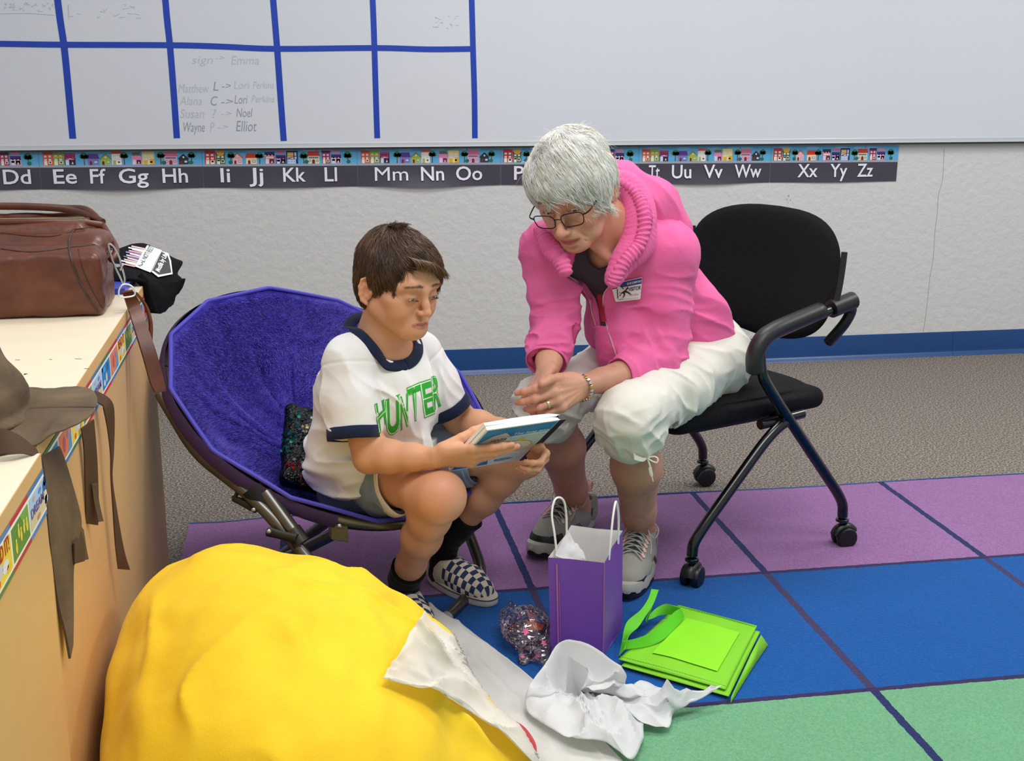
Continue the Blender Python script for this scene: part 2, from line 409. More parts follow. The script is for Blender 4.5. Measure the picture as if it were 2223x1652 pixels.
# ---- rug ----
RX0, RY0, CELL = .473, -1.398, .5435   # column line through px 1097, back edge, square size
def m_rug():
    t = NT('rug_pile'); tc = t.tc()
    sx = t.n('ShaderNodeSeparateXYZ'); t.set(sx, 'Vector', tc)
    def mth(op, a, b=0.): return t.n('ShaderNodeMath', dict(operation=op), _0=a, _1=b)
    Y = mth('MULTIPLY', mth('SUBTRACT', (sx, 1), RY0), -1/CELL)
    row = mth('FLOOR', Y)
    n = t.noise(220, 2, .7); n2 = t.noise(5, 3, .6); n4 = t.noise(60, 2, .6)
    def tone(a, b): return t.mix((n, 'Fac'), a, b)
    pur = tone('70457c', 'ae82b4'); blu = tone('003f86', '0a62b0'); gre = tone('4b8a60', '86bf96')
    g1 = mth('GREATER_THAN', row, .5); g2 = mth('GREATER_THAN', row, 1.5)
    c = t.mix(g1, pur, blu); c = t.mix(g2, c, gre)
    X = mth('MULTIPLY', mth('SUBTRACT', (sx, 0), RX0), 1/CELL)
    wob = mth('MULTIPLY', mth('SUBTRACT', (n4, 'Fac'), .5), .012)
    def line(V, w):
        d = mth('ABSOLUTE', mth('SUBTRACT', mth('FRACT', mth('ADD', mth('ADD', V, .5), wob)), .5)); return mth('LESS_THAN', d, w)
    lx = line(X, .0155); ly = line(Y, .0125)
    isb = mth('MULTIPLY', g1, mth('SUBTRACT', 1., g2))
    dark = tone('141f52', '2a3568'); brn = tone('2c2a55', '4a3f62')
    c = t.mix(lx, c, t.mix(isb, dark, brn)); c = t.mix(ly, c, tone('26204c', '3a2c5c'))
    c = t.mix(mth('MULTIPLY', (n2, 'Fac'), .3), c, t.mix(.5, c, '000000')); t.base(c)
    t.b.inputs['Roughness'].default_value = .95; t.b.inputs['Specular IOR Level'].default_value = .08; t.b.inputs['Sheen Weight'].default_value = .12
    t.bump((n, 'Fac'), .8, .004, t.bump((n2, 'Fac'), .3, .01)); return t.m
nx, ny = 120, 60
G = np.zeros((nx, ny, 3)); xs = np.linspace(-.306, 4.2, nx); ys = np.linspace(RY0, -4.6, ny)
for i, x in enumerate(xs):
    wave = .006*math.sin(x*3.1)+.004*math.sin(x*7.7+1)+(.012*max(0, 1-abs(x+.22)/.14))*-1
    for j, y in enumerate(ys):
        G[i, j] = (x, y+wave*max(0, 1-j/3), .007)
rg = B().grid(G)
ed = np.concatenate([G[:, 0]]); rg2 = B().grid(np.stack([ed+[0, .0, -.007], ed+[0, .003, -.002], ed+[0, .003, .001], ed+[0, -.004, .001]], 1))
rug = empty('rug', (1.2, -2.9, 0), 'large classroom floor rug of purple, blue and green squares with dark navy lines', 'rug')
rg.build('pile', m_rug(), rug)
rg2.build('binding', mat('rug_binding', '2a4f86', .8, .2, 60, .3, 300), rug, label='blue stitched edge binding of the rug')

# ---- whiteboard ----
TZ = .853
def m_board():
    t = NT('whiteboard_enamel'); n = t.noise(1.2, 3); t.base(t.mix((n, 'Fac'), 'c9cdd6', 'd2d5da'))
    t.b.inputs['Roughness'].default_value = .22; t.b.inputs['Specular IOR Level'].default_value = .35
    return t.m
wbd = empty('whiteboard', (1, 0, TZ), 'long white marker board on the back wall with blue tape grid at its left', 'whiteboard')
BY = -.022
B().box((-2.9, BY, TZ+.004), (4.4, -.004, 2.05)).build('writing_surface', m_board(), wbd, smooth=False)
alum = mat('tray_aluminium', 'c4c7ca', .35, metal=.25)
B().box((-2.9, -.024, TZ-.012), (4.4, -.004, TZ+.0045), bev=.001).box((-2.9, -.032, TZ-.012), (4.4, -.024, TZ-.009), bev=.0008).build('bottom_rail', alum, wbd, smooth=False)
B().box((-2.9, -.020, TZ-.019), (4.4, -.003, TZ-.012)).build('rail_shade_strip', mat('rail_painted_shade', '54524e', .5), wbd, smooth=False)  # dark strip below the rail: the tray's shadow put into its colour
# magnetic / marker grid lines: blue tape, each strip its own thing
tape = mat('blue_tape', '0a3aa8', .45, .06, 20)
TB = BY-.0006
def tape_strip(px, w, lab):
    P = [at(u, v, y=TB) for u, v in px]; P = spline(P, 4) if len(P) > 2 else np.array(P)
    T = np.gradient(P, axis=0); N = np.cross(T, [0, 1, 0]); N /= np.linalg.norm(N, axis=1)[:, None]
    o = B().strip(P+N*w/2, P-N*w/2, thick=.0003).build('tape_strip', tape, smooth=False)
    tag(o, lab, 'tape', 'blue tape strips gridding the whiteboard')
tape_strip([(98, -260), (125, 0), (139, 100), (149, 200), (158, 301)], .022, 'vertical blue tape strip on the whiteboard, the leftmost one')
tape_strip([(342, -250), (359, 0), (369, 100), (377, 200), (384, 300)], .021, 'vertical blue tape strip just left of the handwriting on the whiteboard')
tape_strip([(572, -250), (593, 0), (602, 110), (609, 210), (616, 306)], .021, 'vertical blue tape strip just right of the handwriting on the whiteboard')
tape_strip([(797, -250), (809, 0), (813, 110), (816, 210), (819, 300)], .020, 'vertical blue tape strip on the whiteboard, second from the right end of the grid')
tape_strip([(1016, -250), (1024, 0), (1027, 110), (1030, 210), (1031, 300)], .020, 'vertical blue tape strip closing the right end of the tape grid')
TB = BY-.0011
tape_strip([(-200, 92), (0, 95), (135, 97), (369, 98), (480, 101), (602, 106), (813, 104), (930, 107), (1027, 106)], .019, 'horizontal blue tape strip crossing the whole tape grid')
# faint handwriting
ink = mat('faded_marker_ink', '8d929c', .5); ink2 = mat('faded_marker_smudge', 'b4b9c3', .5)
wr = B(); ws = B()
def write(bld, u, v, txt, wpx, hpx, slant=.15, dy=0):
    o = at(u, v, y=BY-.0005); e = at(u+wpx, v+dy, y=BY-.0005); top = at(u, v-hpx, y=BY-.0005)
    V, Fc, w = text_mesh(txt, 1, 1, 1, (0, 0, 0), (1, 0, 0), (0, 1, 0), weight=-.006)
    if not len(V): return
    a = (e-o)/(V[:, 0].max()); b = (top-o)/.72
    V2 = o+V[:, :1]*a+V[:, 1:2]*(b+a*slant); 
    bld.add(V2, Fc)
write(wr, 396, 286, 'Wayne', 48, 22); write(ws, 455, 286, 'P', 9, 22); write(ws, 470, 281, '->', 24, 12); write(wr, 511, 285, 'Elliot', 45, 24)
write(ws, 390, 256, 'Susan', 52, 20); write(ws, 458, 256, '?', 9, 20); write(ws, 478, 252, '->', 24, 12); write(wr, 512, 254, 'Noel', 34, 20)
write(ws, 390, 228, 'Alana', 48, 20); write(wr, 455, 229, 'C', 15, 21); write(wr, 478, 227, '->', 26, 14); write(wr, 508, 225, 'Lori', 28, 20); write(ws, 545, 222, 'Perkins', 50, 16)
write(ws, 386, 201, 'Matthew', 66, 20); write(wr, 461, 197, 'L', 13, 21); write(wr, 480, 193, '->', 20, 14); write(ws, 506, 193, 'Lori', 34, 18); write(ws, 548, 192, 'Perkins', 46, 16)
write(ws, 415, 138, 'sign', 46, 18); write(ws, 466, 131, '->', 20, 12); write(ws, 500, 140, 'Emma', 62, 20)
wr.build('handwriting', ink, wbd, smooth=False, label='grey faded marker writing of names'); 
def squig(bld, P, r=.0004):
    bld.tube(spline([at(u, v, y=BY-.0006) for u, v in P], 3), r, 4)
rr = random.Random(4)
for i in range(26):
    u, v = rr.uniform(5, 115), rr.uniform(4, 22); squig(ws, [(u, v), (u+rr.uniform(-4, 4), v+rr.uniform(2, 5)), (u+rr.uniform(0, 8), v+rr.uniform(-2, 5))])
for i in range(14):
    u, v = rr.uniform(150, 300), rr.uniform(8, 42); squig(ws, [(u, v), (u+rr.uniform(-4, 8), v+rr.uniform(-2, 5)), (u+rr.uniform(2, 12), v+rr.uniform(-2, 5))])
for i in range(12):
    u, v = rr.uniform(920, 1005), rr.uniform(30, 62); squig(ws, [(u, v), (u+rr.uniform(-4, 8), v+rr.uniform(-3, 3)), (u+rr.uniform(2, 10), v+rr.uniform(-4, 5))])
squig(ws, [(0, 30), (60, 29), (118, 33)], .0006); squig(ws, [(148, 10), (150, 40)], .0008); 
ws.build('smudges', ink2, wbd, smooth=False, label='paler wiped marker smudges')
# ================= ALPHABET STRIP =================
PAL = {}
def pm(col):
    if col not in PAL: PAL[col] = mat('print_'+col, col, .42, spec=.35)
    return PAL[col]
class Flat:
    """flat printed artwork: coloured polygons laid on a surface given by f(s, t, layer)"""
    def __init__(s, f): s.f = f; s.b = B(); s.cols = []; s.k = 0
    def c(s, col):
        if col not in s.cols: s.cols.append(col)
        return s.cols.index(col)
    def poly(s, P, col, up=1):
        s.k += 1
        V = [s.f(x, y, up) for x, y in P]; s.b.poly(V, s.c(col)); return s
    def rect(s, x0, y0, x1, y1, col, up=1): return s.poly([(x0, y0), (x1, y0), (x1, y1), (x0, y1)], col, up)
    def disc(s, x, y, rx, ry, col, up=1, n=12): return s.poly([(x+rx*math.cos(a*2*math.pi/n), y+ry*math.sin(a*2*math.pi/n)) for a in range(n)], col, up)
    def build(s, name, parent=None, label=None): return s.b.build(name, [pm(c) for c in s.cols], parent, smooth=False, label=label)
def house(F, x0, x1, top, kind, wall, roof, trim='e8ddc8', door='7a2a22', base=284):
    w = x1-x0
    if kind == 'flat':
        F.rect(x0, top, x1, base, wall, 2); F.rect(x0-3, top, x1+3, top+34 if roof != wall else top+3, roof, 3)
        for i in (0, 1):
            for j in (0, 1): F.rect(x0+w*(.14+.44*i), top+48+j*48, x0+w*(.14+.44*i)+w*.26, top+76+j*48, 'cfdbe6', 4)
        F.rect(x0+w*.1, base-62, x0+w*.42, base, trim, 4); F.rect(x0+w*.55, base-56, x0+w*.9, base-18, 'e9e4d4', 4); F.rect(x0+w*.62, base-48, x0+w*.83, base-26, '5a3040', 5)
    elif kind == 'gable':
        my = top+(base-top)*.45
        F.rect(x0+6, my, x1-6, base, wall, 2); F.poly([(x0-8, my+4), (x0+w/2, top-6), (x1+8, my+4)], roof, 2); F.poly([(x0+8, my+2), (x0+w/2, top+16), (x1-8, my+2)], wall, 3)
        F.disc(x0+w/2, my-22, 13, 15, 'cfdbe6', 4)
        F.poly([(x0+w*.16, base), (x0+w*.16, base-42), (x0+w*.27, base-56), (x0+w*.38, base-42), (x0+w*.38, base)], door, 4)
        F.rect(x0+w*.55, base-56, x0+w*.86, base-22, '55606a', 4); F.rect(x0+w*.58, base-52, x0+w*.83, base-27, 'b9cfe0', 5)
    elif kind == 'cottage':
        F.rect(x0+6, top+60, x1-6, base, wall, 2); F.poly([(x0+14, top), (x1-14, top), (x1+6, top+68), (x0-6, top+68)], roof, 3)
        F.poly([(x0+w*.2, base), (x0+w*.2, base-44), (x0+w*.31, base-58), (x0+w*.42, base-44), (x0+w*.42, base)], door, 4)
        F.rect(x0+w*.55, base-58, x0+w*.87, base-20, '4d5b6a', 4); F.rect(x0+w*.58, base-54, x0+w*.84, base-25, 'a9cbe6', 5)
    elif kind == 'hall':
        F.rect(x0+6, top+50, x1-6, base, wall, 2); F.poly([(x0+10, top), (x1-10, top), (x1+4, top+62), (x0-4, top+62)], roof, 3)
        F.rect(x0+18, top+74, x1-18, top+98, '6d7a8c', 4)
        F.poly([(x0+w*.38, base), (x0+w*.38, base-50), (x0+w*.5, base-64), (x0+w*.62, base-50), (x0+w*.62, base)], door, 4)
        F.disc(x0+w*.2, base-38, 19, 20, '5f6f86', 4); F.disc(x0+w*.8, base-38, 19, 20, '5f6f86', 4); F.disc(x0+w*.2, base-38, 12, 13, 'b9c9dc', 5); F.disc(x0+w*.8, base-38, 12, 13, 'b9c9dc', 5)
    elif kind == 'shop':
        F.rect(x0, top, x1, base, wall, 2); F.rect(x0, top, x1, top+44, roof, 3)
        n = 6
        for i in range(n): F.disc(x0+w*(i+.5)/n, top+46, w/n*.5, 12, roof if i % 2 else trim, 3, 8)
        F.rect(x0+w*.1, top+66, x0+w*.9, top+92, trim, 4)
        F.rect(x0+w*.08, base-72, x0+w*.4, base, 'c9d3e6', 4); F.rect(x0+w*.5, base-66, x0+w*.92, base-10, '3a1a38', 4); F.poly([(x0+w*.6, base-14), (x0+w*.71, base-50), (x0+w*.82, base-14)], 'd9c9a8', 5)
    elif kind == 'dark':
        F.rect(x0, top, x1, base, wall, 2); F.rect(x0+w*.1, top+24, x0+w*.62, top+74, 'e0b56a', 3); F.rect(x0+w*.1, top+82, x0+w*.62, top+116, 'efe7df', 3); F.poly([(x0+w*.1, top+100), (x0+w*.62, top+86), (x0+w*.62, top+96), (x0+w*.2, top+116)], '8c2c2c', 4)
        F.rect(x0+w*.7, top+24, x0+w*.88, top+74, 'b9d0e6', 3); F.rect(x0+w*.7, top+84, x0+w*.88, top+120, 'b9d0e6', 3)
        F.rect(x0+w*.08, base-62, x0+w*.82, base, 'b9d0e6', 3)
        for i in range(3): F.disc(x0+w*(.2+.25*i), base-30, w*.07, 18, '8fb4d6', 4, 8)
def tree(F, x, y, r=50, base=284, bush=0):
    F.poly([(x-8, base), (x-5, y+10), (x-20, y-2), (x, y+6), (x+16, y-6), (x+6, y+14), (x+9, base)], '6d3f33', 2)
    for dx, dy, q in ((0, -18, .8), (-28, 0, .62), (28, 0, .62), (-12, 12, .6), (16, 12, .58)): F.disc(x+dx*r/50, y+dy*r/50, r*q, r*q*.85, '2f7a56', 3)
    if bush: F.disc(x+bush, base-26, 30, 28, '1f6a52', 4)
def cardA(F):
    house(F, 60, 185, 100, 'flat', 'd8552f', 'b8452c'); house(F, 187, 325, 98, 'flat', '7f9a3a', '7f9a3a'); F.rect(192, 160, 320, 184, 'c9a23a', 5)
    house(F, 332, 470, 120, 'shop', '3a1a4a', 'a83a6a', 'c65a8a'); F.poly([(360, 216), (402, 190), (444, 216), (402, 200)], 'efe7f0', 6)
    tree(F, 580, 165, 52); house(F, 615, 770, 130, 'cottage', '7a76c0', '5a3a8a'); house(F, 782, 925, 130, 'gable', 'a9b84a', '6a7a3a')
    tree(F, 1090, 160, 52); house(F, 932, 1055, 95, 'flat', 'efe0d4', 'd0583a', 'a5b06a')
    house(F, 1187, 1312, 108, 'shop', 'e88ab6', '7f8f80', 'e88ab6'); F.rect(1200, 115, 1296, 150, '4a6a5a', 5); house(F, 1322, 1478, 98, 'flat', 'e3cf8a', 'e3cf8a', 'd9a92a'); F.rect(1420, 205, 1478, 284, 'e0a51e', 5)
    tree(F, 1560, 160, 50, bush=40); tree(F, 1960, 160, 50, bush=0); F.disc(1950, 258, 34, 26, '1f6a52', 3)
    house(F, 1603, 1775, 105, 'hall', 'eba4be', 'd06a86'); house(F, 1787, 1925, 138, 'gable', '33333f', '23232f')
def cardB(F):
    house(F, 45, 190, 92, 'flat', 'c0302a', 'c0302a'); F.rect(120, 230, 178, 284, 'e9dccf', 5)
    house(F, 200, 325, 118, 'flat', '4a6a30', '2a2f3a', 'e9dccf'); F.disc(262, 126, 56, 38, 'e0a83a', 4)
    tree(F, 405, 165, 52, bush=-8); house(F, 425, 565, 122, 'gable', 'efb2b8', 'c0453a'); tree(F, 800, 170, 52); house(F, 605, 765, 130, 'cottage', 'edd2a0', 'c8402c')
    house(F, 872, 1010, 112, 'shop', 'd0607a', '3a2a66'); F.rect(1035, 100, 1150, 142, 'd06a90', 3); house(F, 1027, 1165, 160, 'shop', '3a2a70', '3a2a70', 'e08ab8'); house(F, 1172, 1335, 98, 'dark', '2a2150', '2a2150')
    tree(F, 1415, 175, 54, bush=40); house(F, 1465, 1640, 112, 'hall', 'ecd8ae', 'c03a2c')
    house(F, 1672, 1788, 98, 'flat', 'b02a4a', '4a2a6a'); F.rect(1815, 100, 1925, 142, 'd58aa8', 3); house(F, 1802, 1942, 155, 'shop', 'e0a0c4', '4a2a7a'); tree(F, 2035, 170, 56, bush=12)
cx_ = [-1.397, -.861, -.3245, .2075, .7195, 1.231, 1.7415, 2.2510]
letters = [['Aa', 'Bb', 'Cc', 'Dd'], ['Ee', 'Ff', 'Gg', 'Hh'], ['Ii', 'Jj', 'Kk', 'Ll'], ['Mm', 'Nn', 'Oo'], ['Pp', 'Qq', 'Rr', 'Ss'], ['Tt', 'Uu', 'Vv', 'Ww'], ['Xx', 'Yy', 'Zz']]
# (u of the pair's left and right edge in the photo)
lpos = {'Aa': None, 'Bb': None, 'Cc': (-100, -45), 'Dd': (7, 67), 'Ee': (116, 167), 'Ff': (196, 230), 'Gg': (258, 323), 'Hh': (353, 408), 'Ii': (479, 500), 'Jj': (541, 572), 'Kk': (615, 664), 'Ll': (705, 732),
        'Mm': (814, 886), 'Nn': (914, 964), 'Oo': (990, 1047), 'Pp': (1116, 1160), 'Qq': (1190, 1240), 'Rr': (1262, 1300), 'Ss': (1316, 1357), 'Tt': (1408, 1432), 'Uu': (1458, 1500), 'Vv': (1527, 1568), 'Ww': (1594, 1652), 'Xx': (1731, 1774), 'Yy': (1801, 1838), 'Zz': (1860, 1894)}
chalk = mat('chalk_card', '3e3a48', .5, .15, 6); m_letter = mat('letter_white', 'e2e1ee', .45); m_lsh = mat('letter_shadow_print', '15131c', .6); m_card = mat('card_back', 'e6e6e6', .5)
def zs(x):  # small downward drift of the whole strip
    return -.0045*(x+.6)
names = ['with the letters Aa to Dd, leftmost one', 'with the letters Ee to Hh', 'with the letters Ii to Ll', 'with the letters Mm to Oo', 'with the letters Pp to Ss, half hidden behind white hair', 'with the letters Tt to Ww', 'with the letters Xx to Zz, rightmost one']
for ci in range(7):
    x0, x1 = cx_[ci]+.0006, cx_[ci+1]-.0006; w = x1-x0
    def yy(x, z):  # the card hangs off the wall a little, its lower edge curling out in the middle
        s = (x-x0)/w; bow = .012*math.sin(math.pi*min(max(s, 0), 1))**2*(.6+.4*math.sin(ci*1.7)) if ci != 3 else .015*math.exp(-((s-.45)/.3)**2)
        t = min(max((.772+zs(x)-z)/.065, 0), 1); return -.0025-bow*t*t
    root = empty('alphabet_card', ((x0+x1)/2, 0, .77), 'alphabet border card '+names[ci], 'alphabet card', 'alphabet cards under the whiteboard')
    def zb(x): s = (x-x0)/w; return -.003*math.sin(math.pi*s)**2*(1 if ci % 2 else .6)
    xs = np.linspace(x0, x1, 25)
    def sheet(za, zb_, m, lab, nm, off=0):
        G = np.array([[(x, yy(x, za+(zb_-za)*t)-off, za+zs(x)+(zb_-za+(zb(x) if zb_ < .72 else 0))*t) for t in np.linspace(0, 1, 7)] for x in xs])
        return B().grid(G).build(nm, m, root, label=lab)
    sheet(.842, .7075, chalk, 'dark chalkboard-grey lower band', 'chalk_band')
    def f(s, t, up): x = x0+w*(s-10)/(2085 if ci % 2 else 2160); z = .838-(t-75)/220*.0525; return (x, yy(x, z)-.0004-.00012*up, z+zs(x))
    F = Flat(f); n = 12
    for i in range(n):
        a, b_ = 10+(2085 if ci % 2 else 2160)*i/n, 10+(2085 if ci % 2 else 2160)*(i+1)/n
        F.rect(a, 58, b_, 296, '5aa7d2', 0); F.rect(a, 290, b_, 318, '9aa0ac', 1)
    for i, px in enumerate((240, 700, 1180, 1500, 1700)): F.disc(px, 88, 110, 22, '7fb9dc', 1)
    (cardA if ci % 2 else cardB)(F); F.build('town_picture', root)
    for L in letters[ci]:
        Lb = B()
        p = lpos[L]
        if p is None: xa = x0+w*(.12 if L == 'Aa' else .35); wd = .075
        else: xa = at(p[0], 388, y=-.006)[0]; wd = at(p[1], 388, y=-.006)[0]-xa
        V, Fc, _ = text_mesh(L, 1, 1, 1, (0, 0, 0), (1, 0, 0), (0, 1, 0), weight=0 if L == 'Mm' else .012)
        sx = wd/(V[:, 0].max()-V[:, 0].min()); z0 = .7265+zs(xa); szz = .0505/.73
        P = np.zeros((len(V), 3)); P[:, 0] = xa+(V[:, 0]-V[:, 0].min())*sx; P[:, 2] = z0+V[:, 1]*szz
        for i in range(len(P)): P[i, 1] = yy(P[i, 0], P[i, 2])-.0024
        Lb.add(P, Fc)
        Q = P+np.array([.0012, .0012, -.0022]); Lb.add(Q, Fc, 1)
        Lb.build('letter_pair', [m_letter, m_lsh], root, smooth=False, label='white letters '+L)
# ================= BOOKCASES AT THE LEFT =================
def m_wood(name, col, col2, sc=(1.5, 14, 1.5), rough=.5):
    t = NT(name); n = t.noise(4, 4, .6, t.tc(sc=sc)); n2 = t.noise(1.5, 2)
    t.base(t.mix((n, 'Fac'), col, col2)); t.b.inputs['Roughness'].default_value = rough; return t.m
lam = m_wood('maple_laminate_top', 'e6d9bd', 'efe3c9', (1, 6, 1), .38); side = m_wood('maple_panel_side', 'c9a06a', 'd2aa76', (1, 2, 8), .45); edge = m_wood('plywood_edge', 'c99e62', 'd9b27c', (2, 2, 14), .6)
HT = .69
def bookcase(y0, y1, x1, lab, grp='low wooden bookcases along the left'):
    o = empty('bookcase', (x1-.3, (y0+y1)/2, 0), lab, 'bookcase', grp)
    B().box((x1-.62, y0, HT-.019), (x1-.0012, y1, HT), bev=.0008).build('top_panel', lam, o, smooth=False)
    B().box((x1-.0012, y0, HT-.019), (x1, y1, HT-.0004)).build('edge_banding', edge, o, smooth=False)
    B().box((x1-.019, y0, 0.0), (x1-.0006, y1, HT-.019)).build('back_panel', side, o, smooth=False)
    B().box((x1-.62, y0, 0.0), (x1-.019, y0+.018, HT-.019)).build('side_panel', side, o, smooth=False)
    B().box((x1-.62, y1-.018, 0.0), (x1-.019, y1, HT-.019)).build('side_panel', side, o, smooth=False)
    for z in (.06, .36): B().box((x1-.61, y0+.018, z), (x1-.019, y1-.018, z+.018)).build('shelf', lam, o, smooth=False)
    return o
bookcase(-2.945, -1.735, -.322, 'low maple bookcase holding the brown leather bag, nearer the wall')
bookcase(-4.2, -2.952, -.312, 'low maple bookcase nearest the camera at the lower left edge of the photo')
# picture border trimmer strips stuck along the top edge: panels of storybook pictures
cols = [('4f86c6', 'f3c93c', 'READ IT!'), ('c8323a', '5d8f3a', ''), ('3f7ec0', 'a9cbe8', 'DREAM'), ('3c7a4a', '2f86cc', ''), ('b92f38', 'dd8266', '')]
def border(y0, y1, x, lab, kq, yq, pitch):
    o = None
    def f(s, t, up): bulge = .0008; return (x+bulge+.00012*up, s, HT-.019-.056*t)
    F = Flat(f); y = y0
    F.rect(y0, 0, y1, 1, 'f4efe4', 0)
    while y > y1+.001:
        k = math.ceil((y-yq)/pitch-1e-6)-1+kq; e = max(yq+(k-kq)*pitch, y1); rim, bg, word = cols[k % 5]; a, b_ = y-.003, e+.003
        F.rect(y, 0, e, .1, rim, 1); F.rect(y, .9, e, 1, cols[(k+3) % 5][0], 1); F.rect(a, .17, b_, .84, bg, 1)
        w = a-b_; r = random.Random(k*7+3)
        def dsc(s, t, rs, rt, c, up): F.disc(a-w*s, t, rs, rt, c, up, 9)
        if bg == 'f3c93c':
            F.poly([(a, .5), (b_, .42), (b_, .84), (a, .84)], 'ecd04a', 2); dsc(.35, .62, .014, .12, 'e2e2ea', 3); dsc(.62, .56, .012, .13, 'c9c6d4', 3); dsc(.2, .74, .01, .09, 'e8bf2e', 3); dsc(.75, .74, .008, .08, 'c9683a', 3)
        elif bg == '5d8f3a':
            F.poly([(a, .17), (a-w*.5, .17), (a, .8)], '76a94c', 2)
            for s in (.15, .32, .5, .62, .8): tt = r.uniform(.35, .7); dsc(s, tt, .0045, .12, 'e6d34c', 3); dsc(s, tt-.14, .003, .04, 'f0dc6a', 4)
        elif bg == 'a9cbe8':
            F.poly([(a, .62), (b_, .55), (b_, .84), (a, .84)], 'd8c9a0', 2); dsc(.3, .3, .009, .06, '5f90cc', 3); dsc(.7, .28, .006, .05, 'd9a59a', 3); dsc(.5, .76, .01, .06, 'c48a7a', 3)
        elif bg == '2f86cc':
            dsc(.3, .35, .012, .13, '1b63b0', 2); dsc(.7, .3, .008, .08, '5fb0e2', 2); dsc(.5, .6, .008, .14, 'd9dcb0', 3); dsc(.75, .68, .01, .09, 'cfe0ea', 3); dsc(.2, .72, .006, .05, 'c83a5a', 3); dsc(.9, .25, .006, .07, '14182a', 3)
        else:
            F.poly([(a, .3), (a-w*.4, .84), (a, .84)], '5a9ac8', 2); dsc(.6, .5, .01, .2, 'c0605a', 3); dsc(.3, .4, .006, .1, '7a86b8', 3); dsc(.8, .7, .006, .08, 'e0a08a', 3)
        if word:
            V, Fc, _ = text_mesh(word, 1, 1, 1, (0, 0, 0), (1, 0, 0), (0, 1, 0), weight=.02)
            # lettering runs along -y seen from the right side: left end is nearer the camera
            sc = (w*.86)/(V[:, 0].max()); hh = .3 if word == 'READ IT!' else .2; base = .42 if word == 'READ IT!' else .6
            P = [f(b_+.004+v[0]*sc, base-v[1]/.73*hh, 5) for v in V]; F.b.add(P, Fc, F.c('b23a2a' if word == 'READ IT!' else '7a5a9a'))
        y = e
    o = F.build('border_strip'); tag(o, lab, 'border strip', 'storybook border strips on the bookcases'); return o
border(-1.745, -2.944, -.322, 'storybook picture border stuck along the top edge of the farther bookcase', 2, -2.524, .0935)
border(-2.953, -3.9, -.312, 'storybook picture border on the bookcase nearest the camera, reading READ IT and DREAM', 2, -3.043, .0895)
# scratches on the top
sc = B()
for u, v, du in ((38, 781, 5), (110, 780, 3), (170, 779, 7), (188, 800, 5)):
    a = at(u-du, v, z=HT+.0003); b_ = at(u+du, v+.5, z=HT+.0003); sc.tube([a, b_], .0005, 4)
sc.build('scratches', mat('scratch_brown', '8a7a60', .7), bpy.data.objects['bookcase'])

# ---- blue folder under the black shirt ----
fo = B().box((-.5, -1.93, HT+.0005), (-.345, -1.76, HT+.012), bev=.001)
fo = fo.build('binder', mat('blue_binder', '2f3fb4', .35), smooth=False); tag(fo, 'blue binder lying on the bookcase under the black shirt', 'binder')

# ---- black folded T-shirt with printed lettering, hanging over the corner ----
blk = mat('black_knit', '0b0b0d', .85, .3, 30, .3, 400, spec=.15)
def T(u, v, y): return at(u, v, y=y)
def cloth_sheet(rows, nsub=6, thick=.004, wr=.0015, seed=1, sc=40):
    """rows of control points -> smooth wrinkled sheet with thickness"""
    R = [spline(r, nsub) for r in rows]; R = np.array(R); G = np.stack([spline(R[:, j], nsub) for j in range(R.shape[1])], 1)
    P = G.reshape(-1, 3); n = vnoise(P, sc, seed)*wr+vnoise(P, sc*2.7, seed+5)*wr*.4
    du = np.gradient(G, axis=0); dv = np.gradient(G, axis=1); N = np.cross(du, dv); N /= np.linalg.norm(N, axis=2)[..., None]+1e-9
    return G+N*n.reshape(G.shape[:2])[..., None], N
sh = empty('black_shirt', (-.36, -1.75, HT), 'black folded T-shirt with white printed words draped over the bookcase corner', 'shirt')
rows = [[T(236, 556, -1.70), T(262, 541, -1.66), T(290, 532, -1.62), T(318, 533, -1.60), T(350, 546, -1.60)],
        [T(238, 570, -1.76), T(268, 562, -1.72), T(300, 545, -1.67), T(335, 548, -1.64), T(375, 562, -1.62)],
        [T(240, 585, -1.80), T(268, 581, -1.78), T(300, 578, -1.74), T(340, 570, -1.70), T(396, 571, -1.66)],
        [T(242, 600, -1.83), T(268, 594, -1.82), T(300, 596, -1.80), T(345, 602, -1.76), T(384, 594, -1.70)],
        [T(244, 612, -1.84), T(270, 610, -1.85), T(312, 612, -1.845), T(350, 640, -1.80), T(394, 606, -1.72)]]
G, N = cloth_sheet(rows, 6, wr=.0012, seed=3)
B().grid(G).build('shirt_front', blk, sh, solid=.006)
rows2 = [[T(300, 598, -1.83), T(325, 606, -1.80), T(355, 616, -1.77), T(392, 604, -1.72)],
         [T(312, 612, -1.84), T(330, 625, -1.82), T(358, 640, -1.78), T(386, 622, -1.73)],
         [T(320, 645, -1.84), T(335, 650, -1.82), T(354, 658, -1.79), T(374, 640, -1.75)],
         [T(326, 676, -1.84), T(336, 680, -1.82), T(350, 675, -1.80), T(367, 662, -1.77)]]
G2, N2 = cloth_sheet(rows2, 6, wr=.003, seed=9)
B().grid(G2).build('hanging_sleeve', blk, sh, solid=.022)
BV = bvh(G.reshape(-1, 3), [(i*G.shape[1]+j, i*G.shape[1]+j+1, (i+1)*G.shape[1]+j+1, (i+1)*G.shape[1]+j) for i in range(G.shape[0]-1) for j in range(G.shape[1]-1)])
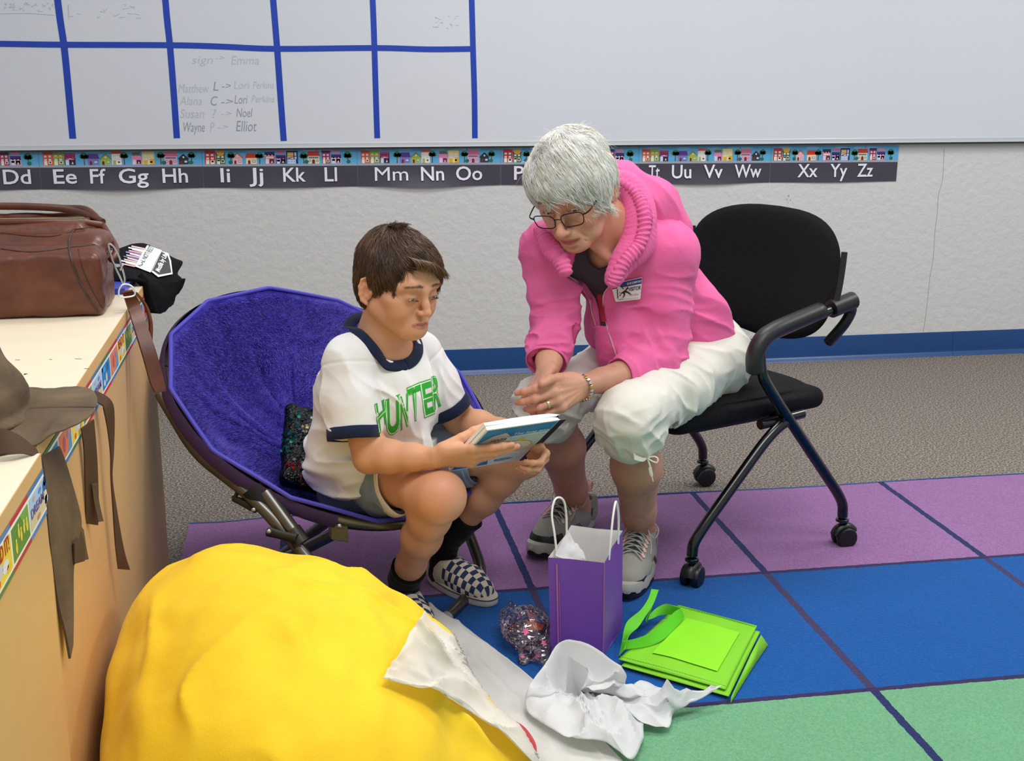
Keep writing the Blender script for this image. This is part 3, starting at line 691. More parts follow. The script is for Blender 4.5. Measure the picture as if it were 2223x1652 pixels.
# print: a patch on the shirt surface, built from its own quad in the sheet
def on(u, v, off=.0045): # project onto the draped sheet: nearest sheet sample along the view ray
    return ray_hit(BV, u, v, off)
def patch(uv, col, off, nm, sub=4, label=None):
    b_ = B(); c = np.mean(uv, 0); b_.add([on(*c, off)]+[on(*p, off) for p in uv], [(0, i+1, (i+1) % len(uv)+1) for i in range(len(uv))]); return b_.build(nm, mat(nm, col, .6), sh, smooth=False, label=label)
patch([(318, 538.5), (349, 549.5), (337, 573), (324, 597.5), (291, 585), (306, 556)], 'e8ecee', .007, 'white_print_band', label='white band with outlined block letters')
patch([(349, 551), (363, 556), (369, 572), (371, 600), (339, 606), (326, 596), (338, 573)], 'e4e6e6', .007, 'shield_outline')
patch([(348, 553.5), (360, 559), (365, 573), (367, 596.5), (341, 601.5), (328.5, 594), (339.5, 573)], '3a3638', .0078, 'shield_print')
st = B(); cs = ['e8b9c2', 'd9dbe8', 'e9e2c0', 'e59fb0', '7a8cc0', 'efd9e0', 'e8a8bc', '5a6a90', 'e6c9d0']
for i in range(13):
    t = i/12; a = np.array([286-22*t-6*math.sin(i*2.1), 540+38*t]); e = np.array([315-24*t, 546+38*t]); 
    w = 1.5; b0 = on(a[0], a[1]-w, .006); b1 = on(a[0], a[1]+w, .006); c1 = on(e[0], e[1]+w, .006); c0 = on(e[0], e[1]-w, .006); st.add([b0, b1, c1, c0], [(0, 1, 2, 3)], i % 9)
st.build('pastel_stripe_print', [mat('stripe_'+c, c, .6) for c in cs], sh, smooth=False)
lt = B()
def letter_run(txt, uv0, uv1, hx, hy, col, weight=0.):
    V, Fc, _ = text_mesh(txt, 1, 1, 1, (0, 0, 0), (1, 0, 0), (0, 1, 0), weight=weight)
    a = (np.array(uv1)-uv0)/V[:, 0].max(); h = np.array([hx, hy])/.72
    P = [on(*(np.array(uv0)+v[0]*a+v[1]*h), .0086) for v in V]; lt.add(P, Fc, col)
letter_run('REAL NOT REST', (306, 588), (333, 543), -11, -4.5, 0); letter_run('Mozilla by Life', (341.5, 598), (361.5, 561), -9, -5, 1, .03)
lt.build('printed_words', [mat('print_black', '202428', .6), mat('print_white', 'e6e6e6', .6)], sh, smooth=False)

# ---- brown leather bag ----
def m_leather(name='brown_leather', a='3c1b0e', b='774024'):
    t = NT(name); n = t.noise(9, 5, .6); n2 = t.noise(220, 3, .6); c = t.ramp((n, 'Fac'), [(.25, a), (.55, '5e2c15'), (.8, b)]); t.base(c)
    t.b.inputs['Roughness'].default_value = .38; t.b.inputs['Coat Weight'].default_value = .12; t.b.inputs['Coat Roughness'].default_value = .3
    t.bump((n2, 'Fac'), .15, .001, t.bump((n, 'Fac'), .25, .004)); return t.m
lea = m_leather(); steel = mat('nickel_hardware', 'b9bbc0', .22, metal=.9); dk = mat('dark_edge_dye', '3a2018', .5)
bag = empty('leather_bag', (-.48, -2.08, HT), 'open brown leather doctor-style handbag standing on the bookcase', 'handbag')
v = Vox((-.80, -2.22, HT-.001), (-.32, -1.83, .90), .0026)
bx = -.365; by0, by1 = -2.148, -1.992; ym = (by0+by1)/2
bx = -.352; yt = -1.945
v.box((-.60, ym, .748), (.60+bx, .079, .058), rd=.018, k=0)
v.box((-.605, -2.020, .785), (.595+bx, .100, .028), rd=.02, k=.02)
v.box((-.62, -1.975, .808), (.61+bx-.012, .105, .022), rd=.02, k=.02)
v.box((-.63, yt, .828), (.62+bx-.034, .092, .018), rd=.012, k=.016)
v.ell((bx-.020, -2.03, .812), (.026, .055, .020), k=.014)
v.ell((bx+.004, -2.03, .778), (.026, .055, .013), k=.01, mode='sub')
v.box((-.70, yt, .880), (.295, .074, .044), rd=.012, k=.004, mode='sub')
v.half((0, 0, HT+.001), (0, 0, -1))
v.disp(lambda P: vnoise(P, (22, 40, 60), 2)*.0022+vnoise(P, 90, 3)*.0006, .01)
V, F = v.mesh(); quads('bag_body', [(V, F)], lea, bag, it=2)
# lining seen in the open mouth
B().box((-.86, yt-.074, .832), (bx-.060, yt+.074, .838)).build('lining', mat('olive_lining', '8f8262', .8, .3, 18, .5, 30, bd=.006), bag, smooth=False)
rim = B()
rim.tube(spline([(-.86, yt-.082, .850), (-.62, yt-.082, .849), (-.48, yt-.078, .847), (bx-.06, yt-.060, .843), (bx-.020, yt-.035, .834)], 6), .0055, 10, flat=((0, 0, 1), 1.2))
rim.tube(spline([(-.86, yt+.076, .862), (-.62, yt+.076, .861), (-.48, yt+.066, .857), (bx-.06, yt+.035, .848), (bx-.020, yt-.010, .836)], 6), .0060, 10, flat=((0, 0, 1), 1.2))
rim.build('rolled_rim', lea, bag)
sm = B()
def seam(pts, r=.0012): sm.tube(spline([T(*p) for p in pts], 5), r, 6)
BGT = bvh(V, F)
def seamr(pts, r=.0012): sm.tube(spline([ray_hit(BGT, u, v_, .0004) for u, v_ in pts], 3), r, 6)
def dense(pts, n=4): return [tuple(p) for p in spline(pts, n)]
seamr(dense([(2, 506), (60, 512), (110, 513), (150, 504), (163, 498), (200, 494)]))
seamr(dense([(2, 540), (60, 547), (110, 543), (152, 537), (205, 531)]))
seamr(dense([(163, 498), (152, 515), (150, 540), (160, 580), (185, 635), (219, 684)]), .0020); seamr(dense([(170, 540), (180, 585), (203, 635), (228, 676)]), .0008)
sm.build('seam_piping', dk, bag)
hd = B(); hd.tube(spline([(-.70, yt+.086, .860), (-.56, yt+.086, .860), (-.46, yt+.070, .856), (-.40, yt+.030, .852), (-.350, yt-.06, .806), (-.338, yt-.115, .792), (-.345, yt-.135, .782)], 8), .0062, 10)
hd.build('rolled_handle', lea, bag)
# ring, snap hook
hw = B()
yk = -2.12
hw.tube(spline([T(236, 530, yk), T(247, 536, yk), T(258, 556, yk), T(262, 572, yk), T(255, 578, yk), T(246, 570, yk), T(240, 552, yk)], 5, True), .0017, 8, closed=True)
hw.tube(spline([T(250, 575, yk), T(262, 578, yk), T(268, 592, yk), T(271, 608, yk), T(268, 616, yk), T(260, 600, yk), T(252, 584, yk)], 5, True), .0018, 8, closed=True)
hw.tube(spline([T(266, 575, yk), T(262, 585, yk), T(266, 575, yk-.004)], 4), .0025, 8)
hw.build('snap_hook', steel, bag, label='silver snap hook and ring')
# wrist strap hanging over the bookcase edge
ws_ = empty('wrist_strap', T(300, 640, -2.14), 'brown leather wrist strap with silver ring hanging over the bookcase edge', 'strap')
B().tube(spline([T(272, 617, -2.125), T(284, 620, -2.12), T(292, 630, -2.118), T(290, 642, -2.12), T(262, 645, -2.13), T(258, 632, -2.13), T(264, 620, -2.13)], 5, True), .0016, 8, closed=True).build('ring', mat('bright_ring', 'e8ebee', .3, metal=.4), ws_)
def ribbon(ctr, wid, nm, m, par, thick=.0025, n=6, wv=None):
    """ctr: list of (u, v, y) left/right edge pairs"""
    A = spline([T(*p[0]) for p in ctr], n); C_ = spline([T(*p[1]) for p in ctr], n)
    return B().strip(A, C_, thick=thick).build(nm, m, par, angle=60)
ribbon([((265, 634, -2.115), (288, 630, -2.11)), ((277, 668, -2.10), (302, 656, -2.085)), ((291, 712, -2.13), (317, 704, -2.11)), ((309, 770, -2.15), (337, 760, -2.13)), ((326, 830, -2.16), (354, 822, -2.14)), ((337, 852, -2.165), (359, 850, -2.145))], 0, 'strap_front', lea, ws_, .004)
ribbon([((288, 634, -2.10), (297, 634, -2.095)), ((312, 660, -2.085), (318, 662, -2.08)), ((324, 700, -2.09), (330, 704, -2.085)), ((322, 770, -2.11), (330, 772, -2.105)), ((330, 845, -2.14), (345, 850, -2.14))], 0, 'strap_back', lea, ws_, .004)
B().strip([T(276, 655, -2.104), T(281, 667, -2.100)], [T(296, 646, -2.094), T(302, 658, -2.089)], thick=.006).build('strap_loop', lea, ws_, smooth=False)
bpy.data.objects.remove(bpy.data.objects['strap_loop'])

# ---- brown felt hat with hanging ties ----
def m_suede():
    t = NT('brown_suede'); n = t.noise(12, 4, .6); n2 = t.noise(150, 3, .6); t.base(t.ramp((n, 'Fac'), [(.3, '493a2b'), (.6, '635039'), (.8, '735f48')]))
    t.b.inputs['Roughness'].default_value = .85; t.bump((n2, 'Fac'), .35, .0015, t.bump((n, 'Fac'), .4, .006)); return t.m
sue = m_suede(); sue_in = mat('suede_underside', '4a3320', .8, .2, 20, .2, 200)
hat = empty('brown_hat', (-.46, -2.72, HT), 'brown suede wide-brimmed hat lying on the bookcase at the left edge', 'hat')
hc = np.array([-.448, -2.815, HT]); 
v = Vox((-.72, -3.0, HT), (-.22, -2.44, .95), .003)
v.rc(hc+[0, 0, .03], hc+[-.012, .01, .125], .098, .062, k=.0)
v.rc(hc+[0, 0, .010], hc+[0, 0, .012], .108, .108, k=.01, flat=((0, 0, 1), .12))
v.half(hc+[0, 0, .004], (0, 0, -1))
v.ell(hc+[-.012, .01, .195], (.035, .055, .025), k=.03, mode='sub')
def hw_(P):
    a = np.arctan2(P[:, 1]-hc[1], P[:, 0]-hc[0]); z = P[:, 2]-HT
    return vnoise(P, (14, 14, 26), 5)*.007+vnoise(P, 50, 8)*.0015+.004*np.sin(z*80+3*np.sin(a*2))*np.clip((z-.03)*12, 0, 1)
v.disp(hw_, .012); V, F = v.mesh(); quads('crown', [(V, F)], sue, hat, it=2)
nA, nR = 96, 16; G = np.zeros((nA+1, nR, 3))
for i in range(nA+1):
    a = 2*math.pi*i/nA
    for j in range(nR):
        r = .07+.10*j/(nR-1); ex = 1+.06*math.cos(a-.2)
        z = .012+.004*math.sin(2*a+1)+.010*(j/(nR-1))*math.sin(3*a+.5)-(0.006*(j/(nR-1))**2)
        r2 = r*ex; px_, py_ = hc[0]+r2*math.cos(a)*1.0, hc[1]+r2*math.sin(a)*.98
        if px_ > -.315: z = max(z, .012)
        G[i, j] = (px_, py_, HT+max(z, .004)+.0012*math.sin(40*a)*(j/(nR-1))**6)
B().grid(G).build('brim', sue, hat, solid=.004, sub=1)
X = hc[0]
def rib(pairs, nm, m, th=.0025): return ribbon(pairs, 0, nm, m, hat, th, 6)
rib([((52, 812, -2.56), (52, 850, -2.60)), ((110, 815, -2.53), (105, 858, -2.585)), ((165, 828, -2.50), (150, 864, -2.565)), ((196, 852, -2.50), (192, 866, -2.53))], 'tie_band', sue_in)
rib([((190, 848, -2.52), (196, 866, -2.52)), ((215, 852, -2.50), (222, 880, -2.51)), ((242, 872, -2.49), (225, 888, -2.51)), ((248, 910, -2.49), (233, 930, -2.50)), ((246, 980, -2.49), (240, 985, -2.50)), ((243, 1034, -2.49), (241, 1036, -2.50)), ((250, 1090, -2.49), (245, 1100, -2.50)), ((268, 1190, -2.49), (250, 1180, -2.50)), ((282, 1237, -2.49), (256, 1235, -2.50))], 'hanging_tie', sue_in)
rib([((176, 930, -2.66), (203, 910, -2.64)), ((182, 975, -2.66), (209, 980, -2.64)), ((184, 1040, -2.66), (212, 1040, -2.64)), ((186, 1100, -2.66), (213, 1090, -2.64)), ((184, 1136, -2.66), (212, 1140, -2.64))], 'hanging_tie', sue_in)
rib([((199, 1050, -2.655), (213, 1050, -2.65)), ((204, 1090, -2.655), (214, 1085, -2.65)), ((213, 1133, -2.655), (224, 1131, -2.65))], 'hanging_tie', sue)
rib([((62, 978, -2.90), (110, 960, -2.80)), ((90, 1000, -2.915), (130, 975, -2.80)), ((97, 1060, -2.92), (155, 1050, -2.80)), ((104, 1150, -2.91), (175, 1130, -2.80)), ((112, 1220, -2.90), (166, 1185, -2.82)), ((125, 1310, -2.90), (158, 1240, -2.84)), ((140, 1370, -2.90), (158, 1330, -2.86)), ((151, 1430, -2.90), (157, 1400, -2.88))], 'broad_hanging_tie', sue, .003)
rib([((160, 1180, -2.84), (170, 1150, -2.80)), ((160, 1222, -2.84), (182, 1180, -2.80)), ((160, 1224, -2.84), (182, 1218, -2.80))], 'hanging_tie', sue_in)
rib([((173, 1140, -2.80), (180, 1150, -2.79)), ((178, 1190, -2.80), (186, 1190, -2.79)), ((181, 1216, -2.80), (191, 1214, -2.79))], 'hanging_tie', sue)
rib([((-40, 980, -2.98), (-40, 930, -2.98)), ((20, 983, -2.98), (0, 930, -2.97)), ((55, 985, -2.97), (40, 945, -2.96)), ((88, 995, -2.95), (78, 975, -2.95))], 'chin_tie', sue_in)
# ================= BLACK OFFICE CHAIR =================
cf = unit([-.93, -.37, 0]); cw = np.array([cf[1], -cf[0], 0]); cc = np.array([.9425, -1.655, 0])   # front, far side, centre
def L(s, w, z): return cc+cf*s+cw*w+np.array([0, 0, z])
ch = empty('office_chair', cc, 'black nesting office chair with mesh back and casters, the woman in pink sitting on it', 'office chair')
def m_mesh():
    t = NT('black_mesh_fabric'); v = t.n('ShaderNodeTexVoronoi', Vector=t.tc(), Scale=330.); n = t.noise(3, 2)
    t.base(t.mix((v, 'Distance'), '050507', '17181b')); t.b.inputs['Roughness'].default_value = .8; t.b.inputs['Specular IOR Level'].default_value = .2
    t.bump((v, 'Distance'), .6, .001); return t.m
mesh_b = m_mesh(); gl = mat('black_powder_coat', '060607', .22, .0, coat=.3); pl = mat('black_plastic', '161719', .42, .1, 30, .2, 500); cast = mat('caster_black', '08090a', .4)
for sgn, nm in ((-1, ''), (1, '')):
    w = sgn*.2585
    P = bezier_round([L(-.205, w, .606), L(-.02, w, .566), L(.060, w, .548), L(.056, w, .475), L(.02, w, .425), L(-.235, w, .118), L(-.238, w, .078)], .05, 9)
    B().tube(P, .0125, 16).build('arm_and_rear_leg', gl, ch)
    P2 = bezier_round([L(-.05, w*.985, .353), L(.01, w*.985, .325), L(.226, w, .112), L(.228, w, .078)], .06, 9)
    B().tube(P2, .0125, 16).build('front_leg', gl, ch)
    # arm pad
    A = spline([L(-.125, w, .598), L(-.05, w, .582), L(.02, w, .566), L(.055, w, .548), L(.074, w, .515), L(.070, w, .475)], 6)
    B().tube(A, [.012]+[.0185]*(len(A)-2)+[.014], 16, flat=(cw, 1.15)).build('arm_pad', pl, ch)
    # cross brace / seat bracket
    b_ = B().tube([L(-.10, w*.93, .352), L(.03, w*.93, .345)], .012, 10); b_.tube([L(-.03, w*1.02, .352), L(-.03, w*.85, .352)], .014, 10)
    b_.build('seat_bracket', gl, ch)
    for s_, z_, rot in ((-.238, .078, .3), (.228, .078, -.5)):
        c = L(s_, w, 0)
        k_ = B().lathe([(.0125, .066), (.0155, .066), (.016, .069), (.0155, .072), (.0125, .074)], c, (0, 0, 1), 20); k_.tube([c+[0, 0, .05], c+[0, 0, .068]], .006, 10)
        k_.build('caster_stem', gl, ch)
        d = unit(cf*math.cos(rot)+cw*math.sin(rot)); ax = np.cross(d, [0, 0, 1.]); cq = c+d*-.008+np.array([0, 0, .0265])
        wl = B()
        for q in (-1, 1):
            wl.lathe([(.004, 0), (.018, .0), (.0245, .002), (.0262, .006), (.0262, .013), (.0235, .0175), (.015, .019), (.006, .019)], cq+ax*q*.0035, ax*q, 28)
        wl.build('caster_wheel', cast, ch)
        hd_ = B(); Hp = [cq+ax*q+d*(.0275*math.cos(a))+np.array([0, 0, .0275*math.sin(a)]) for q in (0,) for a in np.linspace(.2, 2.6, 12)]
        hd_.tube(Hp, .0085, 10, flat=(ax, 1.6)); hd_.build('caster_hood', cast, ch)
# seat
v = Vox((.55, -2.05, .28), (1.35, -1.25, .46), .004)
R_ = np.stack([cf, cw, [0, 0, 1.]], 1)
v.box(L(.03, 0, .372), (.225, .225, .026), R_, rd=.024, k=0)
v.ell(L(.02, 0, .395), (.19, .19, .012), R_, k=.03)
v.rc(L(.215, -.17, .366), L(.215, .17, .366), .028, k=.03)
v.ell(L(-.02, 0, .415), (.14, .16, .022), R_, k=.03, mode='sub')
V, F = v.mesh(); quads('seat', [(V, F)], mesh_b, ch, it=3)
B().box((-.16, -.17, .325), (.17, .17, .347), bev=.006, M=(R_, cc)).build('seat_pan', pl, ch)
# backrest: curved padded panel between the two arm ends
nu, nv = 33, 25; outline = []
def back_pt(a, b, off):   # a,b in -1..1: superellipse disc, curved around the sitter
    wv_, z = a*.262, .648+b*.138
    if b < 0: wv_ *= 1+.02*b
    s = -.205-.02*b+.055*(a*a)-.012*(1-b*b)
    z += .012*(1-a*a)*(1 if b > 0 else -.8)*abs(b)
    if b < 0: z -= .02*(1-abs(a))*b*b
    return L(s+off, wv_, z)
def disc_grid(off, sc=1, n=20, m=56):
    G = np.zeros((n, m+1, 3))
    for i in range(n):
        r = i/(n-1)*sc
        for j in range(m+1):
            t = 2*math.pi*j/m; e = .62; a = math.copysign(abs(math.cos(t))**e, math.cos(t))*r; b = math.copysign(abs(math.sin(t))**e, math.sin(t))*r
            k_ = math.sqrt(max(0, 1-(r/sc)**4)); G[i, j] = back_pt(a, b, off*k_)
    return G
bk = B().grid(disc_grid(.020, 1)); bk.grid(disc_grid(-.022, 1)[:, ::-1]); bk.build('backrest', mesh_b, ch)
for sgn in (-1, 1):
    fr = B(); P = [back_pt(sgn*.99, b, -.004) for b in np.linspace(.55, -.25, 9)]; fr.tube([p+cw*sgn*.004 for p in P], .007, 10)
    fr.tube([L(-.150, sgn*.2585, .595), L(-.218, sgn*.2585, .609)], .0205, 16); fr.tube(spline([L(-.20, sgn*.258, .60), L(-.222, sgn*.252, .585), L(-.215, sgn*.24, .55), L(-.21, sgn*.2, .5)], 4), .013, 10)
    fr.build('backrest_bracket', pl, ch)

# ================= PURPLE BOWL CHAIR =================
bn = unit([.348, -.381, .857]); bc = np.array([.064, -1.802, .430]); BR = .366
bu = unit(np.cross([0, 0, 1.], bn)); bf = np.cross(bu, bn)    # bu: to the sitter's left ; bf: downhill/front
if bf[2] > 0: bf = -bf
# bf points to the front (lower) edge, bu across (towards +x), bn out of the bowl
def bp(r, a, d=0.): return bc+bf*(r*math.cos(a))+bu*(r*math.sin(a))+bn*d
bw = empty('bowl_chair', (bc[0], bc[1], 0), 'round purple plush bowl chair on a folding grey tube frame, the boy sitting in it', 'bowl chair')
def m_plush():
    t = NT('purple_plush'); n = t.noise(26, 5, .75, t.tc(sc=(1, 1, 1.6))); n2 = t.noise(260, 3, .7); n3 = t.noise(3.2, 3, .5)
    m1 = t.n('ShaderNodeMath', dict(operation='ADD'), _0=(n, 'Fac'), _1=(n3, 'Fac')); m2 = t.n('ShaderNodeMath', dict(operation='MULTIPLY'), _0=m1, _1=.5)
    c = t.ramp(m2, [(.36, '1d1275'), (.48, '3d339c'), (.60, '5a50b8'), (.75, '7a72cf')]); t.base(t.mix((n2, 'Fac'), t.mix(.45, c, '140c5a'), c))
    t.b.inputs['Roughness'].default_value = .9; t.b.inputs['Specular IOR Level'].default_value = .1; t.b.inputs['Sheen Weight'].default_value = .35; t.b.inputs['Sheen Tint'].default_value = s2l('9a90ff')
    t.bump((n2, 'Fac'), .6, .003, t.bump((n, 'Fac'), .8, .008)); return t.m
plush = m_plush(); cover = mat('purple_cover_underside', '3a2450', .8, .2, 20, .2, 200); piping = mat('purple_edge_binding', '4a44b4', .7, .1, 40)
def bowl_d(r, a):
    q = r/BR; d = -.165*(1-q**2.3)
    return d
nr, na = 44, 220; G = np.zeros((nr, na+1, 3))
for i in range(nr):
    for j in range(na+1):
        a = 2*math.pi*j/na; r = BR*1.012*i/(nr-1); q = i/(nr-1)
        # the cloth is gathered: radial folds growing from the deep part to the rim, straight chords between fixing points
        ch_ = math.cos(math.pi/13)/math.cos(((a*13/(2*math.pi)) % 1-.5)*2*math.pi/13) if q > .3 else 1
        rr_ = r*(1-(1-ch_)*min(1, (q-.3)/.7*1.0)) if q > .3 else r
        P = bp(rr_, a, bowl_d(min(r, BR), a))
        n = vnoise(np.array([[math.cos(a)*4*(.4+q), math.sin(a)*4*(.4+q), q*.8]]), 1., 3)[0]*.016+vnoise(np.array([[math.cos(a)*9, math.sin(a)*9, q*2.2]]), 1., 9)[0]*.007*min(1, q*2)*(1-q**6)
        rid = (1-abs(vnoise(np.array([[math.cos(a)*5.5, math.sin(a)*5.5, q*.9]]), 1., 21)[0]))**6*.010*math.sin(math.pi*min(1, q))**.8
        G[i, j] = P+bn*(n*(1-q**5)-rid)
B().grid(G).build('plush_cover', plush, bw, label='deep purple plush cover')
def fur_tufts(name, G, mats, parent, n, ln, seed=1, w=.0009):
    """short pile standing on a sheet"""
    rs = np.random.RandomState(seed); a, b_ = G.shape[:2]; i = (np.sqrt(rs.rand(n))*(a-2)).astype(int); j = rs.randint(0, b_-1, n); fu, fv = rs.rand(n, 1), rs.rand(n, 1)
    p = (G[i, j]*(1-fu)+G[i+1, j]*fu)*(1-fv)+(G[i, j+1]*(1-fu)+G[i+1, j+1]*fu)*fv
    N = np.cross(G[i+1, j]-G[i, j], G[i, j+1]-G[i, j]); N /= np.linalg.norm(N, axis=1)[:, None]+1e-9
    N *= np.sign((N@bn))[:, None]
    fl = np.stack([vnoise(p, 9, s) for s in (1, 2, 3)], 1)
    d = N*.55+fl*.9+rs.randn(n, 3)*.22+np.array([.1, 0, -.35]); d /= np.linalg.norm(d, axis=1)[:, None]; l = ln*(.6+.7*rs.rand(n, 1))
    t = np.cross(d, rs.randn(n, 3)); t /= np.linalg.norm(t, axis=1)[:, None]; t *= w
    V = np.concatenate([p-t, p+t, p+d*l*.55+t*.7+N*l*.1, p+d*l*.55-t*.7+N*l*.1, p+d*l], 0)
    k = np.arange(n); Q = np.stack([k, k+n, k+2*n, k+3*n], 1); Tq = np.stack([k+3*n, k+2*n, k+4*n], 1)
    me = bpy.data.meshes.new(name); me.from_pydata(V.tolist(), [], Q.tolist()+Tq.tolist()); return link(name, me, mats, parent)
pile = mat('purple_pile', '4f45b0', .8, .45, 30, spec=.15, sheen=.3)
o = fur_tufts('plush_pile', G[4:], pile, bw, 62000, .0075, 5, .0006); o['kind'] = 'stuff'
# binding along the scalloped rim
rimP = []
for j in range(na):
    a = 2*math.pi*j/na; ch_ = math.cos(math.pi/13)/math.cos(((a*13/(2*math.pi)) % 1-.5)*2*math.pi/13); rimP.append(bp(BR*1.014*ch_+.002, a, .002+.003*math.sin(5*a)))
B().tube(rimP, .0045, 8, closed=True).build('edge_binding', piping, bw)
# under-side sleeve that wraps the hoop, open at the front where the hoop shows
sl = B()
for a0, a1 in ((.75, 2*math.pi-.70),):
    As = np.linspace(a0, a1, 90)
    Gs = np.array([[bp(BR*1.012+ex, a, dd) for ex, dd in ((.003, 0), (.0105, -.012), (.009, -.028), (-.006, -.037), (-.05, -.072), (-.10, -.105))] for a in As]); sl.grid(Gs)
sl.build('cover_sleeve', cover, bw)
under = np.array([[bp(BR*.93*i/11, 2*math.pi*j/60, -.175*(1-(i/11)**2.2)-.040) for j in range(61)] for i in range(12)])
B().grid(under).build('sling_underside', mat('black_sling', '0b0a10', .8), bw)
grey = mat('grey_tube_steel', '66645e', .3, metal=.75); olive = mat('olive_grey_tube', '77725a', .33, metal=.6); dkst = mat('dark_bracket_steel', '3c3a33', .38, metal=.6); stl = mat('blue_grey_tube', '5d6672', .28, metal=.7)
B().tube([bp(BR-.004, 2*math.pi*j/96, -.020) for j in range(96)], .0105, 14, closed=True).build('hoop', olive, bw)
B().tube([bp(BR-.022, 2*math.pi*j/96, -.050) for j in range(96)], .006, 8, closed=True).build('inner_ring', mat('black_cord', '101010', .7), bw)
# legs: U-frame A runs from the back of the hoop down to the front floor, U-frame B from the front of the hoop to the back floor
def hoopang(a): return bp(BR-.004, a, -.03)
FL = at(975, 1338, z=.022); FRr = at(1048, 1262, z=.022)
bl = bp(BR+.012, math.radians(-115), -.035)            # left end of frame A at the hoop's left side
legA = bezier_round([bl, bp(BR*.955, math.radians(-92), -.066), at(556, 1085, y=-2.135), at(690, 1238, y=-2.20), at(765, 1352, y=-2.30), at(880, 1400, z=.014), at(978, 1335, z=.014), at(1052, 1252, z=.016), bp(BR+.012, math.radians(112), -.04)], .05, 8)
B().tube(legA, .0125, 14).build('rear_to_front_leg_frame', grey, bw)
bkt = bp(BR-.004, math.radians(-37), -.048)
legB = bezier_round([bkt, at(520, 1264, z=.014), at(590, 1222, z=.014), at(735, 1113, y=-1.93), bp(BR*.9, math.radians(28), -.10)], .05, 8)
B().tube(legB, .0125, 14).build('front_to_rear_leg_frame', stl, bw)
# front bracket, sleeve, fold lever and rivets
br_ = B(); c0 = bp(BR-.004, math.radians(-38), -.042); ux = unit(bp(BR, math.radians(-30), 0)-bp(BR, math.radians(-42), 0)); br_.box((-.018, -.012, -.024), (.018, .012, .014), bev=.0015, M=(np.stack([ux, unit(np.cross([0, 0, 1], ux)), [0, 0, 1.]], 1), c0)).build('hoop_bracket', olive, bw, smooth=False)
B().tube([at(548, 1060, y=-2.112), at(574, 1098, y=-2.125)], .024, 16).build('strap_keeper', mat('black_webbing', '08080a', .8), bw)
B().tube([at(576, 1070, y=-2.125), at(650, 1172, y=-2.18)], .0145, 14).build('locking_tube', grey, bw)
B().tube([at(634, 1150, y=-2.172), at(655, 1180, y=-2.185)], .0175, 14).build('collar', dkst, bw)
lv = B(); lv.tube([at(582, 1154, y=-2.175), at(612, 1162, y=-2.185), at(645, 1170, y=-2.195)], [.010, .0085, .010], 12, flat=(unit([.2, -1, 0]), .45)); lv.tube([at(508, 1083, y=-2.10), at(522, 1088, y=-2.11), at(555, 1107, y=-2.13)], [.006, .0075, .007], 12, flat=(unit([.2, -1, 0]), .4)); lv.tube([at(505, 1082, y=-2.10), at(512, 1076, y=-2.10), at(515, 1070, y=-2.10)], .004, 8)
lv.build('fold_lever', dkst, bw)
for u, v_, y in ((584, 1154, -2.188), (551, 1107, -2.143), (589, 1117, -2.150), (737, 1142, -2.152)):
    B().lathe([(.0052, 0), (.0048, .002), (.003, .0035), (.0008, .004)], at(u, v_, y=y), unit([.2, -1, .1]), 14).build('rivet', steel, bw)
cap_ = B(); cap_.tube([at(905, 1388, z=.0165), at(972, 1340, z=.0165)], .0138, 14).build('foot_cap', mat('grey_plastic_cap', '8a8f93', .5), bw)
hk = B(); hk.box((-.012, -.002, -.012), (.012, .002, .012), M=(np.eye(3), at(358, 806, y=-1.87))).build('hoop_clip', dkst, bw, smooth=False)
# sequin cushion behind the boy
def m_seq(base, hi, name):
    t = NT(name); v = t.n('ShaderNodeTexVoronoi', Vector=t.tc(), Scale=190.); t.base(t.ramp((v, 'Color'), [(.2, base), (.8, hi)])); t.b.inputs['Roughness'].default_value = .25; t.b.inputs['Metallic'].default_value = .6
    t.bump((v, 'Distance'), .8, .003); return t.m
cu = empty('sequin_cushion', at(660, 960, y=-1.87), 'dark sequin cushion tucked between the boy and the purple chair', 'cushion')
v = Vox((-.25, -2.15, .20), (.25, -1.6, .62), .004)
qc = at(712, 985, y=-1.91); e1 = unit(at(700, 860, y=-1.78)-at(690, 1060, y=-2.02)); e2 = unit(np.cross(bn, e1)); e3 = np.cross(e1, e2)
v.box(qc, (.115, .10, .018), np.stack([e1, e2, e3], 1), rd=.018, k=0); v.ell(qc, (.10, .09, .038), np.stack([e1, e2, e3], 1), k=.02)
v.disp(lambda P: vnoise(P, 30, 4)*.003); V, F = v.mesh(); quads('cushion_body', [(V, F)], m_seq('040506', '0d1412', 'black_sequins'), cu, it=2)
BQ = bvh(V, F); rs = np.random.RandomState(3); sq = B(); 
for i in range(340):
    u, v_ = rs.uniform(596, 690), rs.uniform(890, 1056)
    if ((u-640)/36)**2+((v_-965)/62)**2 > 1 and not (u > 640 and v_ < 945) and not (u > 650 and v_ > 1000): continue
    if u > 628 and v_ < 932+(u-640)*.3 and v_ > 955-(u-600)*.62: mi = 0; p_ = .95
    elif v_ > 1005: mi = 3; p_ = .6
    elif v_ > 978 and u > 632: mi = 1; p_ = .35
    elif v_ < 985: mi = 2; p_ = .6
    else: continue
    if rs.rand() > p_: continue
    p = ray_hit(BQ, u, v_, .001); n_ = unit(-FW+rs.randn(3)*.35); sq.lathe([(.0034, 0), (.0034, .0003)], p, n_, 8, mi)
sq.build('sequins', [mat('silver_sequin', 'd9dde0', .12, metal=.9), mat('mid_sequin', '777a74', .2, metal=.8), mat('teal_sequin', '0d5a5a', .2, metal=.7), mat('red_sequin', '7a1020', .2, metal=.7)], cu, smooth=False, label='silver, teal and red sequins')
bpy.data.objects['sequins']['kind'] = 'stuff'
